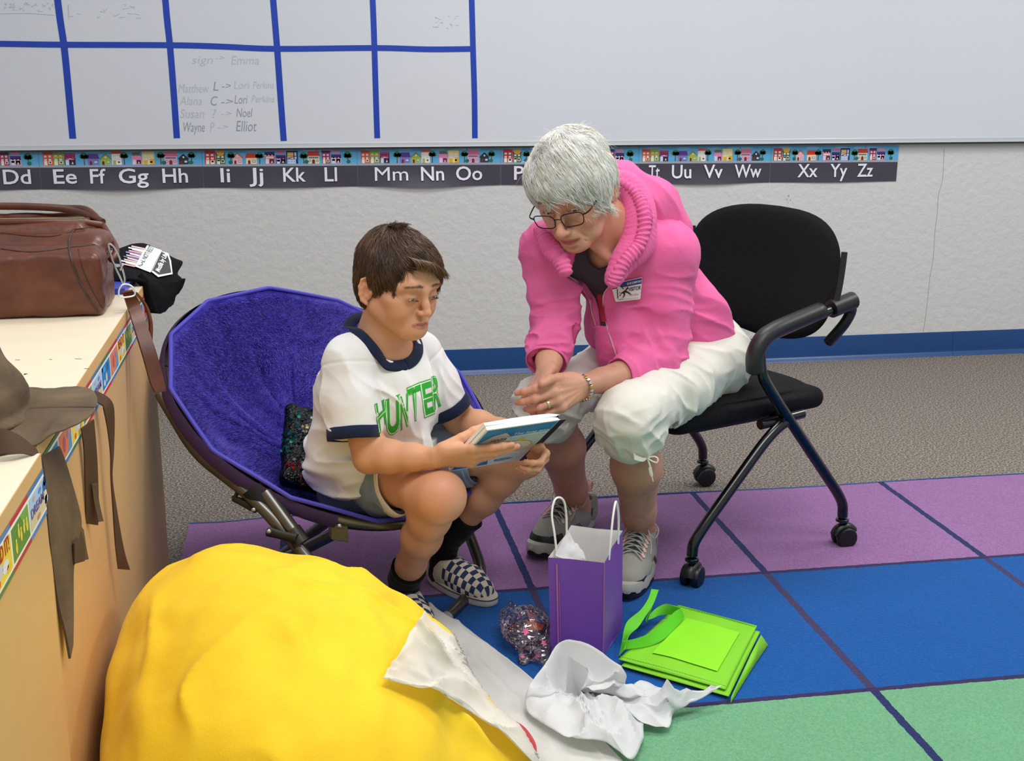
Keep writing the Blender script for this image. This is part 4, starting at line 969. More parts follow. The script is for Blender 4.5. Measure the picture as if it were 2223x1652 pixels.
# ================= YELLOW BEANBAG =================
def m_yellow():
    t = NT('yellow_plush'); n = t.noise(5, 4, .6); n2 = t.noise(320, 3, .7)
    t.base(t.mix((n, 'Fac'), 'ecb81a', 'f5d434')); t.b.inputs['Roughness'].default_value = .8; t.b.inputs['Specular IOR Level'].default_value = .15
    t.b.inputs['Sheen Weight'].default_value = .25; t.b.inputs['Sheen Tint'].default_value = s2l('fff08a')
    t.bump((n2, 'Fac'), .25, .002, t.bump((n, 'Fac'), .2, .01)); return t.m
yel = m_yellow()
bb_ = empty('beanbag', (-.03, -2.7, 0), 'big yellow plush beanbag on the floor against the bookcase', 'beanbag')
v = Vox((-.36, -3.35, 0), (.42, -2.15, .50), .005)
v.ell((-.055, -2.745, .170), (.262, .40, .232), k=0)
v.ell((-.150, -2.62, .215), (.165, .24, .185), k=.06); v.ell((.035, -2.64, .125), (.215, .32, .145), k=.08)
v.ell((.06, -2.80, .10), (.26, .20, .115), k=.05)
v.rc((-.15, -2.60, .12), (-.15, -2.95, .12), .165, k=.05)
def bbd(P):
    x, y, z = P.T
    fo_ = .010*np.exp(-((np.sin((x+y*.55)*21+vnoise(P, 7, 3)*1.6)+1)/.25)**2)*np.clip((.30-z)*5, 0, 1)
    a = np.arctan2(z-.16, x+.02); rad = .004*np.sin(a*16+vnoise(P, 9, 2)*2.5)*np.clip((z-.2)*6, 0, 1)*np.clip((x+.1)*5, 0, 1)
    return vnoise(P, (6, 5, 7), 4)*.014+fold(P, (.5, .8, .3), (.8, -.5, .2), 9, .020, 3, (.1, -2.62, .2), (.25, .3, .2))+fold(P, (.9, -.2, .4), (.3, .8, -.4), 14, .010, 5, (-.05, -2.75, .3), (.3, .35, .2))+vnoise(P, 19, 6)*.004+fo_+rad+vnoise(P, 60, 8)*.0006
v.disp(bbd, .03); v.half((0, 0, .006), (0, 0, -1)); v.half((-.3095, 0, 0), (-1, 0, 0), k=.03)
V, F = v.mesh(); quads('plush_bag', [(V, F)], yel, bb_, it=3); BBV, BBF = V, F
# folded flap at the lower right, the red tongue shape and a yellow tip beside it
v = Vox((.05, -3.0, 0), (.50, -2.35, .22), .004)
v.rc(at(880, 1560, z=.10), at(1035, 1600, z=.045), .07, .05, k=0); v.rc(at(1035, 1600, z=.04), at(1060, 1680, z=.03), .05, .045, k=.03); v.rc(at(880, 1600, z=.12), at(950, 1700, z=.06), .08, k=.04)
v.disp(lambda P: vnoise(P, (20, 20, 30), 5)*.010+vnoise(P, 50, 6)*.002, .03); v.half((0, 0, .006), (0, 0, -1)); V, F = v.mesh(); quads('folded_flap', [(V, F)], yel, bb_, it=2)
redm = mat('red_plush', 'b3141b', .85, .15, 20, .2, 300, sheen=.2)
v = Vox((.15, -2.85, 0), (.50, -2.40, .12), .003)
v.ell(at(1092, 1622, z=.03), (.055, .085, .024), k=0); v.disp(lambda P: vnoise(P, 30, 5)*.002); v.half((0, 0, .006), (0, 0, -1)); V, F = v.mesh(); quads('red_patch', [(V, F)], redm, bb_, it=2, label='round red plush patch')
v = Vox((.15, -2.8, 0), (.50, -2.30, .12), .003)
v.rc(at(1048, 1575, z=.035), at(1110, 1618, z=.026), .016, .014, k=0); v.rc(at(1110, 1618, z=.026), at(1152, 1665, z=.02), .014, .014, k=.01); v.half((0, 0, .006), (0, 0, -1)); V, F = v.mesh(); quads('yellow_rim', [(V, F)], yel, bb_, it=2)
FLV = [(-.31, -4, .008), (3, -4, .008), (3, 0, .008), (-.31, 0, .008)]
def merge(lst):
    Vs, Fs, o = [], [], 0
    for V, F in lst: Vs += [tuple(p) for p in V]; Fs += [tuple(int(i)+o for i in f) for f in F]; o += len(V)
    return bvh(Vs, Fs)
# ================= TISSUE PAPER =================
def m_tissue(name, col, al):
    t = NT(name); n = t.noise(8, 4, .6); t.base(t.mix((n, 'Fac'), col, 'f2f2f2')); t.b.inputs['Roughness'].default_value = .6; t.b.inputs['Specular IOR Level'].default_value = .25
    tr = t.n('ShaderNodeBsdfTranslucent'); tr.inputs[0].default_value = s2l('f6f4ee'); mx = t.n('ShaderNodeMixShader'); mx.inputs[0].default_value = .38
    t.t.links.new(t.b.outputs[0], mx.inputs[1]); t.t.links.new(tr.outputs[0], mx.inputs[2])
    tp = t.n('ShaderNodeBsdfTransparent'); m2 = t.n('ShaderNodeMixShader'); m2.inputs[0].default_value = al
    t.t.links.new(mx.outputs[0], m2.inputs[1]); t.t.links.new(tp.outputs[0], m2.inputs[2])
    out = [x for x in t.t.nodes if x.type == 'OUTPUT_MATERIAL'][0]; t.t.links.new(m2.outputs[0], out.inputs[0]); return t.m
tis = m_tissue('white_tissue', 'e4e5e8', .06); tis2 = m_tissue('cream_tissue', 'efeade', .16)
GB = merge([(BBV, BBF), (FLV, [(0, 1, 2, 3)])])
def ridge(p, sc, seed): return (1-np.abs(vnoise(p, sc, seed)))**3
def crumple(uvrows, lift, amp, n=16, seed=1):
    """uvrows: rows of (u, v, extra height); laid on what lies below, then creased"""
    R = [spline(r, n) for r in uvrows]; R = np.array(R); Q = np.stack([spline(R[:, j], n) for j in range(R.shape[1])], 1)
    a, b_ = Q.shape[:2]; G = np.zeros((a, b_, 3))
    for i in range(a):
        for j in range(b_):
            u, v_, h = Q[i, j]; p = ray_hit(GB, u, v_, 0); G[i, j] = at(u, v_, z=p[2]+lift+h)
    s = np.stack(np.meshgrid(np.linspace(0, 1, a), np.linspace(0, 1, b_), indexing='ij')+[np.zeros((a, b_))], 2).reshape(-1, 3)
    w = (ridge(s, 3.3, seed)-.4)*1.3+(ridge(s, 7.5, seed+2)-.4)*.55+(ridge(s, 15, seed+4)-.4)*.10
    G[..., 2] += (w*amp).reshape(a, b_); G[..., 0] += vnoise(s, 6, seed+7).reshape(a, b_)*amp*.35; G[..., 1] += vnoise(s, 7, seed+8).reshape(a, b_)*amp*.35
    G[..., 2] = np.maximum(G[..., 2], .010); return G
rows = [[(934, 1308, .035), (1000, 1352, .02), (1075, 1418, .015), (1150, 1478, .01), (1260, 1560, .008), (1372, 1668, .005)],
        [(915, 1340, .03), (975, 1395, .02), (1060, 1455, .012), (1140, 1520, .01), (1220, 1590, .01), (1320, 1690, .008)],
        [(880, 1395, .02), (950, 1440, .012), (1030, 1490, .02), (1100, 1550, .02), (1170, 1620, .015), (1270, 1710, .01)],
        [(850, 1440, .012), (925, 1475, .012), (990, 1512, .025), (1060, 1568, .03), (1125, 1618, .02), (1215, 1715, .012)],
        [(829, 1472, .006), (900, 1492, .012), (965, 1512, .02), (1035, 1556, .03), (1090, 1596, .02), (1180, 1670, .012)]]
G = crumple(rows, .004, .010, 14, 5)
ts = B().grid(G).build('tissue_paper', tis2, smooth=True, angle=32); ts.modifiers.new('solid', 'SOLIDIFY').thickness = .0004
tag(ts, 'cream-looking sheet of tissue paper draped over the yellow beanbag down to the floor', 'tissue paper', 'sheets of tissue paper')
cen = np.array([1262, 1512]); bd = [(1140, 1520), (1160, 1470), (1187, 1436), (1215, 1398), (1262, 1392), (1308, 1414), (1338, 1440), (1358, 1462), (1358, 1490), (1400, 1478), (1446, 1502), (1490, 1506), (1566, 1484), (1500, 1524), (1462, 1545), (1448, 1578), (1400, 1556), (1398, 1600), (1372, 1650), (1340, 1630), (1290, 1606), (1235, 1600), (1180, 1575), (1150, 1548)]
bh = [.05, .08, .10, .13, .14, .13, .11, .09, .05, .04, .04, .03, .05, .03, .015, .01, .02, .015, .012, .03, .05, .05, .04, .04]
nb = len(bd); G = np.zeros((26, nb*6+1, 3)); BDs = spline([(p[0], p[1], h) for p, h in zip(bd, bh)], 6, True); BDs = np.vstack([BDs, BDs[:1]])
for j in range(nb*6+1):
    for i in range(26):
        r = i/25; uv = cen+(BDs[j, :2]-cen)*r; hh = BDs[j, 2]*r**1.3+.030*math.sin(math.pi*r)*(1 if BDs[j, 2] < .06 else .3)+.035*(1-r)*(.5+.5*math.sin(BDs[j, 0]*.02))
        G[i, j] = at(uv[0], uv[1], z=.012+hh*.8)
s = G.reshape(-1, 3); w = (ridge(s, 13, 2)-.4)*1.2+(ridge(s, 28, 4)-.4)*.7+(ridge(s, 55, 6)-.4)*.10; rr_ = np.repeat(np.linspace(0, 1, 26), nb*6+1)
s = s+np.stack([vnoise(s, 22, 9)*.008, vnoise(s, 25, 10)*.008, w*.020], 1)*np.clip(1.15-rr_**6*.8, 0, 1)[:, None]; s[:, 2] = np.maximum(s[:, 2], .0095)
G = s.reshape(G.shape)
ts = B().grid(G).build('tissue_paper', tis, smooth=True, angle=24); ts.modifiers.new('solid', 'SOLIDIFY').thickness = .0004
tag(ts, 'crumpled white tissue paper heaped on the rug before the purple gift bag', 'tissue paper', 'sheets of tissue paper')
# ================= PURPLE GIFT BAG =================
def m_paper(name, a, b_):
    t = NT(name); n = t.noise(3, 4, .6); n2 = t.noise(90, 2, .6, t.tc(sc=(1, 1, .15))); t.base(t.mix((n, 'Fac'), a, b_)); t.b.inputs['Roughness'].default_value = .5; t.bump((n2, 'Fac'), .08, .001, t.bump((n, 'Fac'), .3, .006)); return t.m
pur = m_paper('purple_kraft', '6c3c9c', '7d4bab'); kin = m_paper('white_kraft_inside', 'd6d3d0', 'e4e2de')
gb = empty('gift_bag', (.53, -2.2, 0), 'purple paper gift bag with white cord handles standing open on the rug', 'gift bag')
b0 = np.array([[.449, -2.266], [.549, -2.285], [.619, -2.166], [.520, -2.146]]); b0z = .008
t0 = np.array([at(1190, 1210, y=-2.285), at(1312, 1222, y=-2.300), at(1352, 1152, y=-2.145), at(1240, 1140, y=-2.120)])
def wall(P0, P1, Q0, Q1, nseg, mid=0, seed=0, nrm=None, teeth=.0012):
    """P bottom, Q top; mid pushes the centre fold inwards"""
    n = 24; G = np.zeros((n+1, nseg+1, 3)); nrm = unit(np.cross(np.subtract(P1, P0), [0, 0, 1.]))
    for i in range(n+1):
        for j in range(nseg+1):
            a, b_ = i/n, j/nseg; p = (np.array(P0)*(1-b_)+np.array(P1)*b_)*(1-a)+(np.array(Q0)*(1-b_)+np.array(Q1)*b_)*a
            k = 1-abs(2*b_-1); w = vnoise(np.array([p*18+seed]), 1., 3)[0]*.0022*k
            G[i, j] = p-nrm*(mid*k*(a*.7+.3)-w)
            if i == n: G[i, j, 2] += teeth*(1 if j % 2 else -1)
    return G
C0 = [np.array([x, y, b0z]) for x, y in b0]
for q, (i, j, mid) in enumerate(((0, 1, .004), (1, 2, .002), (2, 3, .004), (3, 0, .002))):
    G = wall(C0[i], C0[j], t0[i], t0[j], 64, mid, q, teeth=.0006); B().grid(G).build('bag_panel', pur, gb)
    c = (t0.mean(0)+np.mean(C0, 0))/2; G2 = G.copy(); nin = unit(np.append((c-G.reshape(-1, 3).mean(0))[:2], 0)); G2 += nin*.0009; G2[-1] = G[-1]; B().grid(G2).build('bag_lining', kin, gb)
B().poly([c+[0, 0, .001] for c in C0]).build('bag_bottom', pur, gb, smooth=False)
cr = mat('faded_pink_crease', 'b0629c', .6)
e_ = B(); nf = unit(np.cross(C0[1]-C0[0], [0, 0, 1.]));
def fpt(b_, a, off=.0012): return (C0[0]*(1-b_)+C0[1]*b_)*(1-a)+(t0[0]*(1-b_)+t0[1]*b_)*a+nf*(off-.004*(1-abs(2*b_-1))*(a*.7+.3))
for b0_, b1_, aa, ab in ((.135, .165, .12, .95), (.185, .195, .2, .78)): e_.strip([fpt(b0_, a, .0032) for a in np.linspace(aa, ab, 8)], [fpt(b1_, a, .0032) for a in np.linspace(aa, ab, 8)])
e_.tube([C0[1]+nf*.0006, t0[1]+nf*.0006], .0009, 6); e_.build('worn_pink_creases', cr, gb, smooth=False)
cord = mat('white_paper_cord', 'ececea', .55)
hb = B().tube(spline([at(1209, 1205, y=-2.250), at(1204, 1160, y=-2.250), at(1198, 1118, y=-2.245), at(1203, 1088, y=-2.235), at(1213, 1080, y=-2.225), at(1224, 1088, y=-2.215), at(1229, 1115, y=-2.205), at(1230, 1150, y=-2.20), at(1230, 1185, y=-2.20)], 6), .0022, 8).build('cord_handle', cord, gb)
hb = B().tube(spline([at(1322, 1215, y=-2.262), at(1326, 1170, y=-2.262), at(1331, 1120, y=-2.25), at(1337, 1089, y=-2.23), at(1342, 1110, y=-2.21), at(1343, 1140, y=-2.20), at(1342, 1180, y=-2.195)], 6), .0022, 8).build('cord_handle', cord, gb)
rs_ = [[at(1206, 1205, y=-2.262), at(1222, 1170, y=-2.235), at(1236, 1150, y=-2.20)], [at(1222, 1212, y=-2.26), at(1236, 1185, y=-2.24), at(1242, 1165, y=-2.20)], [at(1245, 1215, y=-2.26), at(1250, 1188, y=-2.245), at(1252, 1180, y=-2.21)], [at(1275, 1235, y=-2.26), at(1266, 1195, y=-2.25), at(1256, 1192, y=-2.22)]]
G, N = cloth_sheet(rs_, 6, wr=.004, seed=5, sc=60); tp_ = B().grid(G).build('tissue_paper', tis, angle=25); tag(tp_, 'white tissue paper tucked inside the open purple gift bag', 'tissue paper', 'sheets of tissue paper')
# ================= GREEN TOTE =================
def m_nonwoven():
    t = NT('lime_nonwoven'); v = t.n('ShaderNodeTexVoronoi', Vector=t.tc(), Scale=420.); n = t.noise(9, 3); t.base(t.mix((n, 'Fac'), '70bd10', '82cf16')); t.b.inputs['Roughness'].default_value = .6
    t.bump((v, 'Distance'), .4, .001, t.bump((n, 'Fac'), .4, .01)); return t.m
lime = m_nonwoven(); lime2 = mat('lime_strap', '63cf22', .6, .1, 20, .3, 400)
tb = empty('tote_bag', (.75, -2.3, 0), 'flat lime green non-woven tote bag lying on the blue rug square', 'tote bag')
cA, cB, cC, cD = at(1478, 1328, z=.012), at(1650, 1374, z=.012), at(1582, 1515, z=.012), at(1348, 1448, z=.012)
n = 30; 
def tot(zz, sh=(0, 0), inset=0, amp=.004, seed=2):
    G = np.zeros((n+1, n+1, 3))
    for i in range(n+1):
        for j in range(n+1):
            s, t_ = i/n, j/n; s = inset+(1-2*inset)*s; t_ = inset+(1-2*inset)*t_; p = (cA*(1-s)+cB*s)*(1-t_)+(cD*(1-s)+cC*s)*t_
            k = math.sin(math.pi*i/n)*math.sin(math.pi*j/n); p = p+[sh[0], sh[1], 0]; p[2] = zz+amp*k**.5+vnoise(np.array([p*16]), 1., seed)[0]*.004*k**.4
            # chamfered corner at B
            G[i, j] = p
    return G
B().grid(tot(.0145)).build('lower_panel', lime, tb, solid=.0008)
sh_ = at(1630, 1425, z=.01)-at(1618, 1412, z=.01)
B().grid(tot(.0205, -sh_[:2]*.6, .0, .006, 4)).build('upper_panel', lime, tb, solid=.0008)
gs = B().strip([at(1652, 1378, z=.022), at(1630, 1420, z=.022), at(1588, 1512, z=.021)], [at(1667, 1400, z=.011), at(1640, 1440, z=.011), at(1586, 1526, z=.011)]); gs.build('side_gusset', lime, tb, solid=.0008)
# hem pocket showing through the thin cloth
pk = tot(.0225, -sh_[:2]*.6, 0, .006, 4); q = pk[7:27, 6:26]; B().grid(q+[0, 0, .0008]).build('inner_fold', mat('lime_double_layer', '86d80e', .6, .08, 9, .3, 400), tb)
st_ = B()
for k in range(60):
    t_ = k/60
    for a0, b0_ in ((cA*.97+cD*.03, cB*.97+cC*.03), (cD*.965+cA*.035, cC*.965+cB*.035)):
        p = a0*(1-t_)+b0_*t_-np.append(sh_[:2]*.6, 0); st_.box((p[0]-.0007, p[1]-.0007, .0215), (p[0]+.0007, p[1]+.0007, .0225+.002*math.sin(math.pi*t_)))
st_.build('weld_stitching', mat('weld_dots', '4c9a10', .6), tb, smooth=False)
def rb2(pairs, nm):
    A = spline([at(*p[0], z=p[2]) for p in pairs], 6); C_ = spline([at(*p[1], z=p[3]) for p in pairs], 6); return B().strip(A, C_, thick=.0012).build(nm, lime2, tb, angle=60)
rb2([((1344, 1424), (1356, 1410), .012, .030), ((1350, 1395), (1365, 1380), .02, .035), ((1360, 1352), (1385, 1362), .04, .035), ((1390, 1325), (1400, 1340), .05, .045), ((1407, 1300), (1418, 1312), .055, .05), ((1414, 1279), (1430, 1281), .058, .055)], 'strap_handle')
rb2([((1416, 1318), (1413, 1322), .04, .04), ((1411, 1332), (1402, 1345), .03, .03), ((1408, 1345), (1402, 1352), .02, .02)], 'strap_handle')
rb2([((1352, 1392), (1350, 1411), .04, .020), ((1385, 1385), (1370, 1408), .045, .026), ((1415, 1372), (1410, 1402), .050, .026), ((1440, 1352), (1440, 1388), .055, .028), ((1465, 1328), (1470, 1358), .058, .030), ((1478, 1321), (1486, 1340), .058, .030)], 'strap_handle')
rb2([((1478, 1319), (1463, 1335), .058, .038), ((1462, 1315), (1450, 1334), .060, .036), ((1445, 1311), (1432, 1336), .055, .032), ((1425, 1320), (1418, 1342), .045, .028), ((1410, 1334), (1406, 1346), .035, .026)], 'strap_handle')
# ================= CELLOPHANE BAG =================
ce = empty('cellophane_bag', at(1145, 1385, z=0), 'small clear cellophane bag of pink and dark treats beside the purple gift bag', 'treat bag')
q0 = at(1142, 1362, z=.045)
v = Vox(q0-[.09, .14, .045], q0+[.09, .11, .07], .002)
v.ell(q0, (.050, .062, .036), k=0); v.ell(at(1118, 1345, z=.04), (.030, .036, .026), k=.015); v.ell(at(1160, 1402, z=.03), (.030, .036, .022), k=.015)
v.rc(at(1172, 1415, z=.028), at(1186, 1442, z=.02), .014, .006, k=.01); v.rc(at(1136, 1420, z=.02), at(1136, 1436, z=.012), .012, .008, k=.008); v.rc(at(1120, 1320, z=.06), at(1108, 1302, z=.085), .008, .002, k=.008); v.rc(at(1100, 1330, z=.05), at(1108, 1308, z=.07), .008, .003, k=.008)
v.disp(lambda P: -(ridge(P, 45, 3)-.4)*.006-(ridge(P, 90, 5)-.4)*.003, .012); v.half((0, 0, .0085), (0, 0, -1)); V, F = v.mesh()
t = NT('clear_cellophane'); gl_ = t.n('ShaderNodeBsdfGlossy'); gl_.inputs['Roughness'].default_value = .08; gl_.inputs[0].default_value = (.9, .88, .92, 1); tp = t.n('ShaderNodeBsdfTransparent'); tp.inputs[0].default_value = (.88, .84, .88, 1)
fr = t.n('ShaderNodeFresnel'); fr.inputs[0].default_value = 1.45; ad = t.n('ShaderNodeMath', dict(operation='MULTIPLY_ADD'), _0=fr, _1=1.1, _2=.06); mx = t.n('ShaderNodeMixShader'); t.set(mx, '_0', ad)
t.t.links.new(tp.outputs[0], mx.inputs[1]); t.t.links.new(gl_.outputs[0], mx.inputs[2]); out = [x for x in t.t.nodes if x.type == 'OUTPUT_MATERIAL'][0]; t.t.links.new(mx.outputs[0], out.inputs[0])
quads('cellophane_film', [(V, F)], t.m, ce, it=0)
fb = B(); rs = np.random.RandomState(8); k = 0
while k < 260:
    p = q0+rs.uniform(-1, 1, 3)*[.058, .075, .034]
    if (((p-q0)/[.050, .062, .034])**2).sum() > .85 or p[2] < .012: continue
    a = unit(rs.randn(3)); c_ = unit(np.cross(a, rs.randn(3))); w_, l_ = rs.uniform(.001, .004), rs.uniform(.006, .018); fb.add([p-a*l_/2-c_*w_/2, p+a*l_/2-c_*w_/2, p+a*l_/2+c_*w_/2, p-a*l_/2+c_*w_/2], [(0, 1, 2, 3)], rs.choice([0, 0, 1, 2, 2, 3])); k += 1
fb.build('shredded_filling', [mat('fill_dark', '3a3340', .5), mat('fill_pink', 'b85f7e', .5), mat('fill_mauve', '6d4a60', .5), mat('fill_grey', '777c88', .4)], ce, smooth=False)['kind'] = 'stuff'
pk_ = mat('pink_print', 'd9688f', .5); orp = mat('orange_treat', 'c0622a', .5, .4, 60); cr_ = mat('card_pink_grey', 'b48a98', .5)
BC = bvh(V, F)
for u, v_, R, m_ in ((1141, 1371, .0095, pk_), (1181, 1396, .0075, pk_), (1166, 1424, .007, pk_), (1134, 1424, .006, pk_)):
    P = []; b_ = B()
    for i in range(10):
        rr__ = R*(1 if i % 2 == 0 else .45)*F_PX/2.45; a = i*math.pi/5+.4; P.append(ray_hit(BC, u+rr__*math.cos(a), v_+rr__*math.sin(a), .0006))
    b_.add([ray_hit(BC, u, v_, .0008)]+P, [(0, i+1, (i+1) % 10+1) for i in range(10)]); b_.build('printed_pink_star', m_, ce, smooth=False)
for uv, m_, nm in (([(1140, 1318), (1160, 1326), (1172, 1345), (1150, 1345)], cr_, 'paper_tag'), ([(1142, 1350), (1160, 1346), (1184, 1356), (1180, 1366), (1150, 1364)], orp, 'wrapped_sweet')):
    b_ = B(); b_.poly([ray_hit(BC, u, v_, -.004) for u, v_ in uv]); b_.build(nm, m_, ce, smooth=False)
# ================= PEOPLE: shared anatomy =================
class Fr:
    """local frame: x to the person's right, y forward, z up; s = scale"""
    def __init__(s, o, f, up, sc=1.):
        s.o = np.array(o, float); y = unit(f); z = np.array(up, float); z = unit(z-y*(z@y)); x = np.cross(y, z); s.R = np.stack([x, y, z], 1); s.s = sc
    def __call__(s, p): return s.o+(np.asarray(p, float)*s.s) @ s.R.T
    def inv(s, P): return ((np.asarray(P)-s.o) @ s.R)/s.s
    def d(s, v_): return s.R @ np.array(v_, float)
class Lv:
    """draws into a Vox in a local frame"""
    def __init__(s, v, fr): s.v = v; s.f = fr
    def rc(s, a, b, ra, rb=None, k=.01, mode='add', flat=None):
        q = s.f.s; s.v.rc(s.f(a), s.f(b), ra*q, None if rb is None else rb*q, k*q, mode, None if flat is None else (s.f.d(flat[0]), flat[1]))
    def ch(s, P, r, k=.01, mode='add', flat=None):
        r = [r]*len(P) if np.isscalar(r) else r
        for i in range(len(P)-1): s.rc(P[i], P[i+1], r[i], r[i+1], k, mode, flat)
    def ell(s, c, r, k=.01, mode='add', rot=None):
        R = s.f.R if rot is None else s.f.R @ rot; s.v.ell(s.f(c), np.array(r)*s.f.s, R, k*s.f.s, mode)
def rotm(ax, deg):
    return np.array(Matrix.Rotation(math.radians(deg), 3, ax))
def mirror(p, s): return (p[0]*s, p[1], p[2])
def skull(h, hair=0.):
    h.ell((0, -.012, .035), (.073+hair, .092+hair, .080+hair), k=0)
    h.ell((0, .028, .032), (.059+hair, .055+hair, .052+hair), k=.03)
def build_head(h, child, lid=(.3, .3), mouth=0., age=0):
    fz = .97 if child else 1.; cy_ = .007 if child else 0.
    skull(h)
    h.ell((0, .030, -.030), (.054, .052, .062), k=.03)
    for s in (-1, 1):
        h.rc((s*.050, .0, -.052 if not child else -.048), (s*.019, .066, -.092*fz+cy_), .020, .018 if child else .016, k=.028)
        h.ell((s*.037, .058, -.036), (.025 if child else .022, .023, .025), k=.022)
        h.ell((s*.050, .044, -.014), (.018, .022, .014), k=.02)
    h.ell((0, .077, -.094*fz+cy_), (.021, .016, .015), k=.02)
    h.ell((0, .076, -.067), (.027, .018, .022), k=.02)
    bq_ = -.003 if child else 0.
    for s in (-1, 1):
        h.ch([(s*.054, .062+bq_, .018), (s*.032, .082+bq_, .026), (s*.008, .085+bq_, .018)], [.008, .0085, .007], k=.016)
    for s in (-1, 1):
        h.ell((s*.031, .099, -.001), (.0185, .0145, .0135), k=.013, mode='sub')
    # eyelids round the eyeball; slit left open between them
    for q, s in enumerate((-1, 1)):
        op = lid[q]
        h.ell((s*.031, .0735, -.001), (.0155, .0150, .0142), k=.008)
        if not child: h.ch([(s*.0165, .0855, .0035), (s*.024, .0885, .0085), (s*.036, .0865, .0090), (s*.048, .077, .003)], [.0012, .0020, .0022, .0012] if not child else [.0008, .0013, .0014, .0008], k=.009)   # upper lid fold
        lo = -.0075
        h.ch([(s*.0195, .0865, -.0035), (s*.0265, .0892, lo+.004+.003*op), (s*.0355, .0882, lo+.004+.003*op), (s*.0435, .0825, -.0030)], [.0012, .0022+.0034*op, .0022+.0032*op, .0012], k=.0012, mode='sub')
        if not child: h.ch([(s*.020, .0855, -.010), (s*.031, .0875, -.0125), (s*.042, .0810, -.0105)], [.0010, .0014, .0010], k=.007)      # lower lid / bag
    # nose
    lp = .66 if child else 1.; mw = .86 if child else 1.; sm = .0014 if child else 0.
    br = .0058 if child else .0072; nk = .84 if child else 1.
    ty, tz = (.105, -.031) if child else (.115, -.041)
    my = .009 if child else 0.
    h.ch([(0, .087, .010), (0, .097, -.014), (0, ty, tz+.004)], [br, .0072*nk, .0088*nk], k=.012)
    h.ell((0, ty, tz), (.0105*nk, .0098*nk, .0088*nk), k=.007)
    for s in (-1, 1):
        h.ell((s*.0115*nk, ty-.0115, tz-.0025), (.0072*nk, .0100, .0070*nk), k=.006)
        h.ell((s*.0058*nk, ty-.004, tz-.0095*nk), (.0036*nk, .0050, .0026), k=.002, mode='sub')
    # mouth
    o = mouth
    def up_(L_): return [(x*mw, y, z+my+sm*(abs(x)/.0235)**2) for x, y, z in L_]
    U = up_([(-.0235, .0800, -.0700), (-.012, .0905, -.0662), (-.0035, .0945, -.0645), (0, .0938, -.0658), (.0035, .0945, -.0645), (.012, .0905, -.0662), (.0235, .0800, -.0700)])
    h.ch(U, [.0015, .0036*lp, .0042*lp, .0038*lp, .0042*lp, .0036*lp, .0015], k=.004)
    Lo = up_([(-.0205, .0800, -.0730-o*.4), (-.010, .0888, -.0765-o), (0, .0908, -.0778-o), (.010, .0888, -.0765-o), (.0205, .0800, -.0730-o*.4)])
    h.ch(Lo, [.0018, .0048*lp, .0056*lp, .0048*lp, .0018], k=.004)
    h.ch(up_([(-.0245, .0830, -.0708), (-.012, .0945, -.0702-o*.4), (0, .0985, -.0708-o*.5), (.012, .0945, -.0702-o*.4), (.0245, .0830, -.0708)]), [.0008, .0013+o*.35, .0015+o*.45, .0013+o*.35, .0008], k=.0022, mode='sub')
    if not child: h.ell((0, .094, -.0865+my-o), (.014, .006, .0035), k=.006, mode='sub')
    if age:
        for s in (-1, 1):
            h.ch([(s*.0165, .098, -.044), (s*.027, .088, -.056), (s*.034, .074, -.076)], [.0010, .0016, .0008], k=.006, mode='sub')
            h.ch([(s*.030, .080, -.080), (s*.030, .072, -.094)], [.0008, .0006], k=.004, mode='sub')
            h.ell((s*.040, .048, -.078), (.014, .016, .014), k=.02)
    # ears
    for s in (-1, 1):
        A_ = unit([s*.50, -.87, .05]); B_ = unit([0, -.16, 1]); N_ = unit(np.cross(A_, B_)*(-s if np.cross(A_, B_)[0] < 0 else s)); N_ = N_*(1 if N_[0]*s > 0 else -1)
        R_ = np.stack([A_, B_-A_*(A_@B_), N_], 1); R_[:, 1] = unit(R_[:, 1]); e0 = np.array([s*.0695, -.004, -.013])
        def E(a, b_, n_=0.): return tuple(e0+R_ @ np.array([a, b_, n_]))
        h.ell(E(.012, .002, 0), (.0165, .0275, .0055), k=.006, rot=R_)
        hel = [E(.000, .010, .004), E(.006, .024, .004), E(.016, .0285, .004), E(.0255, .020, .004), E(.0275, .004, .004), E(.023, -.012, .004), E(.015, -.023, .003), E(.005, -.028, .002)]
        h.ch(hel, [.0026, .0028, .0030, .0032, .0030, .0030, .0042, .0044], k=.0035)
        h.ell(E(.010, -.001, .007), (.0075, .0115, .0058), k=.004, mode='sub', rot=R_)
        h.ell(E(.017, .0175, .0065), (.0060, .0060, .0036), k=.003, mode='sub', rot=R_)
        h.ch([E(.0185, .013, .004), E(.0205, .002, .0045), E(.016, -.011, .004)], [.0016, .0022, .0020], k=.002)
        h.ell(E(-.0005, -.002, .004), (.0040, .006, .0038), k=.003, rot=R_)
def eye(name, fr, s, parent, iris='4a3a28', look=(0, 0), r=.0130):
    """eyeball with iris and pupil; look = (right, up) tilt in degrees"""
    c = fr((s*.031, .0740, -.001)); ax = fr.d(rotm('Z', -look[0]) @ rotm('X', look[1]) @ np.array([0, 1, 0.])); b = B(); R = r*fr.s
    prof = [(R*math.sin(t), R*math.cos(t)) for t in np.linspace(3.0, .02, 22)]
    u0 = [(a, h_) for a, h_ in prof]
    k = next(i for i, (a, h_) in enumerate(u0) if h_ > 0 and a < R*.46)
    b.lathe(u0[:k+1], c, ax, 28, 0); b.lathe([(a, h_) for a, h_ in u0[k:]][:], c, ax, 28, 1); b.lathe([(R*.20, R*.985), (R*.1, R*1.004), (0.00001, R*1.008)], c, ax, 16, 2)
    return b.build(name, [mat('eye_white', 'dcd3cc', .2, coat=.6), mat('iris_'+iris, iris, .2, coat=.8), mat('pupil', '050505', .1, coat=.8)], parent, angle=0)
def limb(v, P, r, k=.01, flat=None): v.chain(P, r, k, flat=flat)
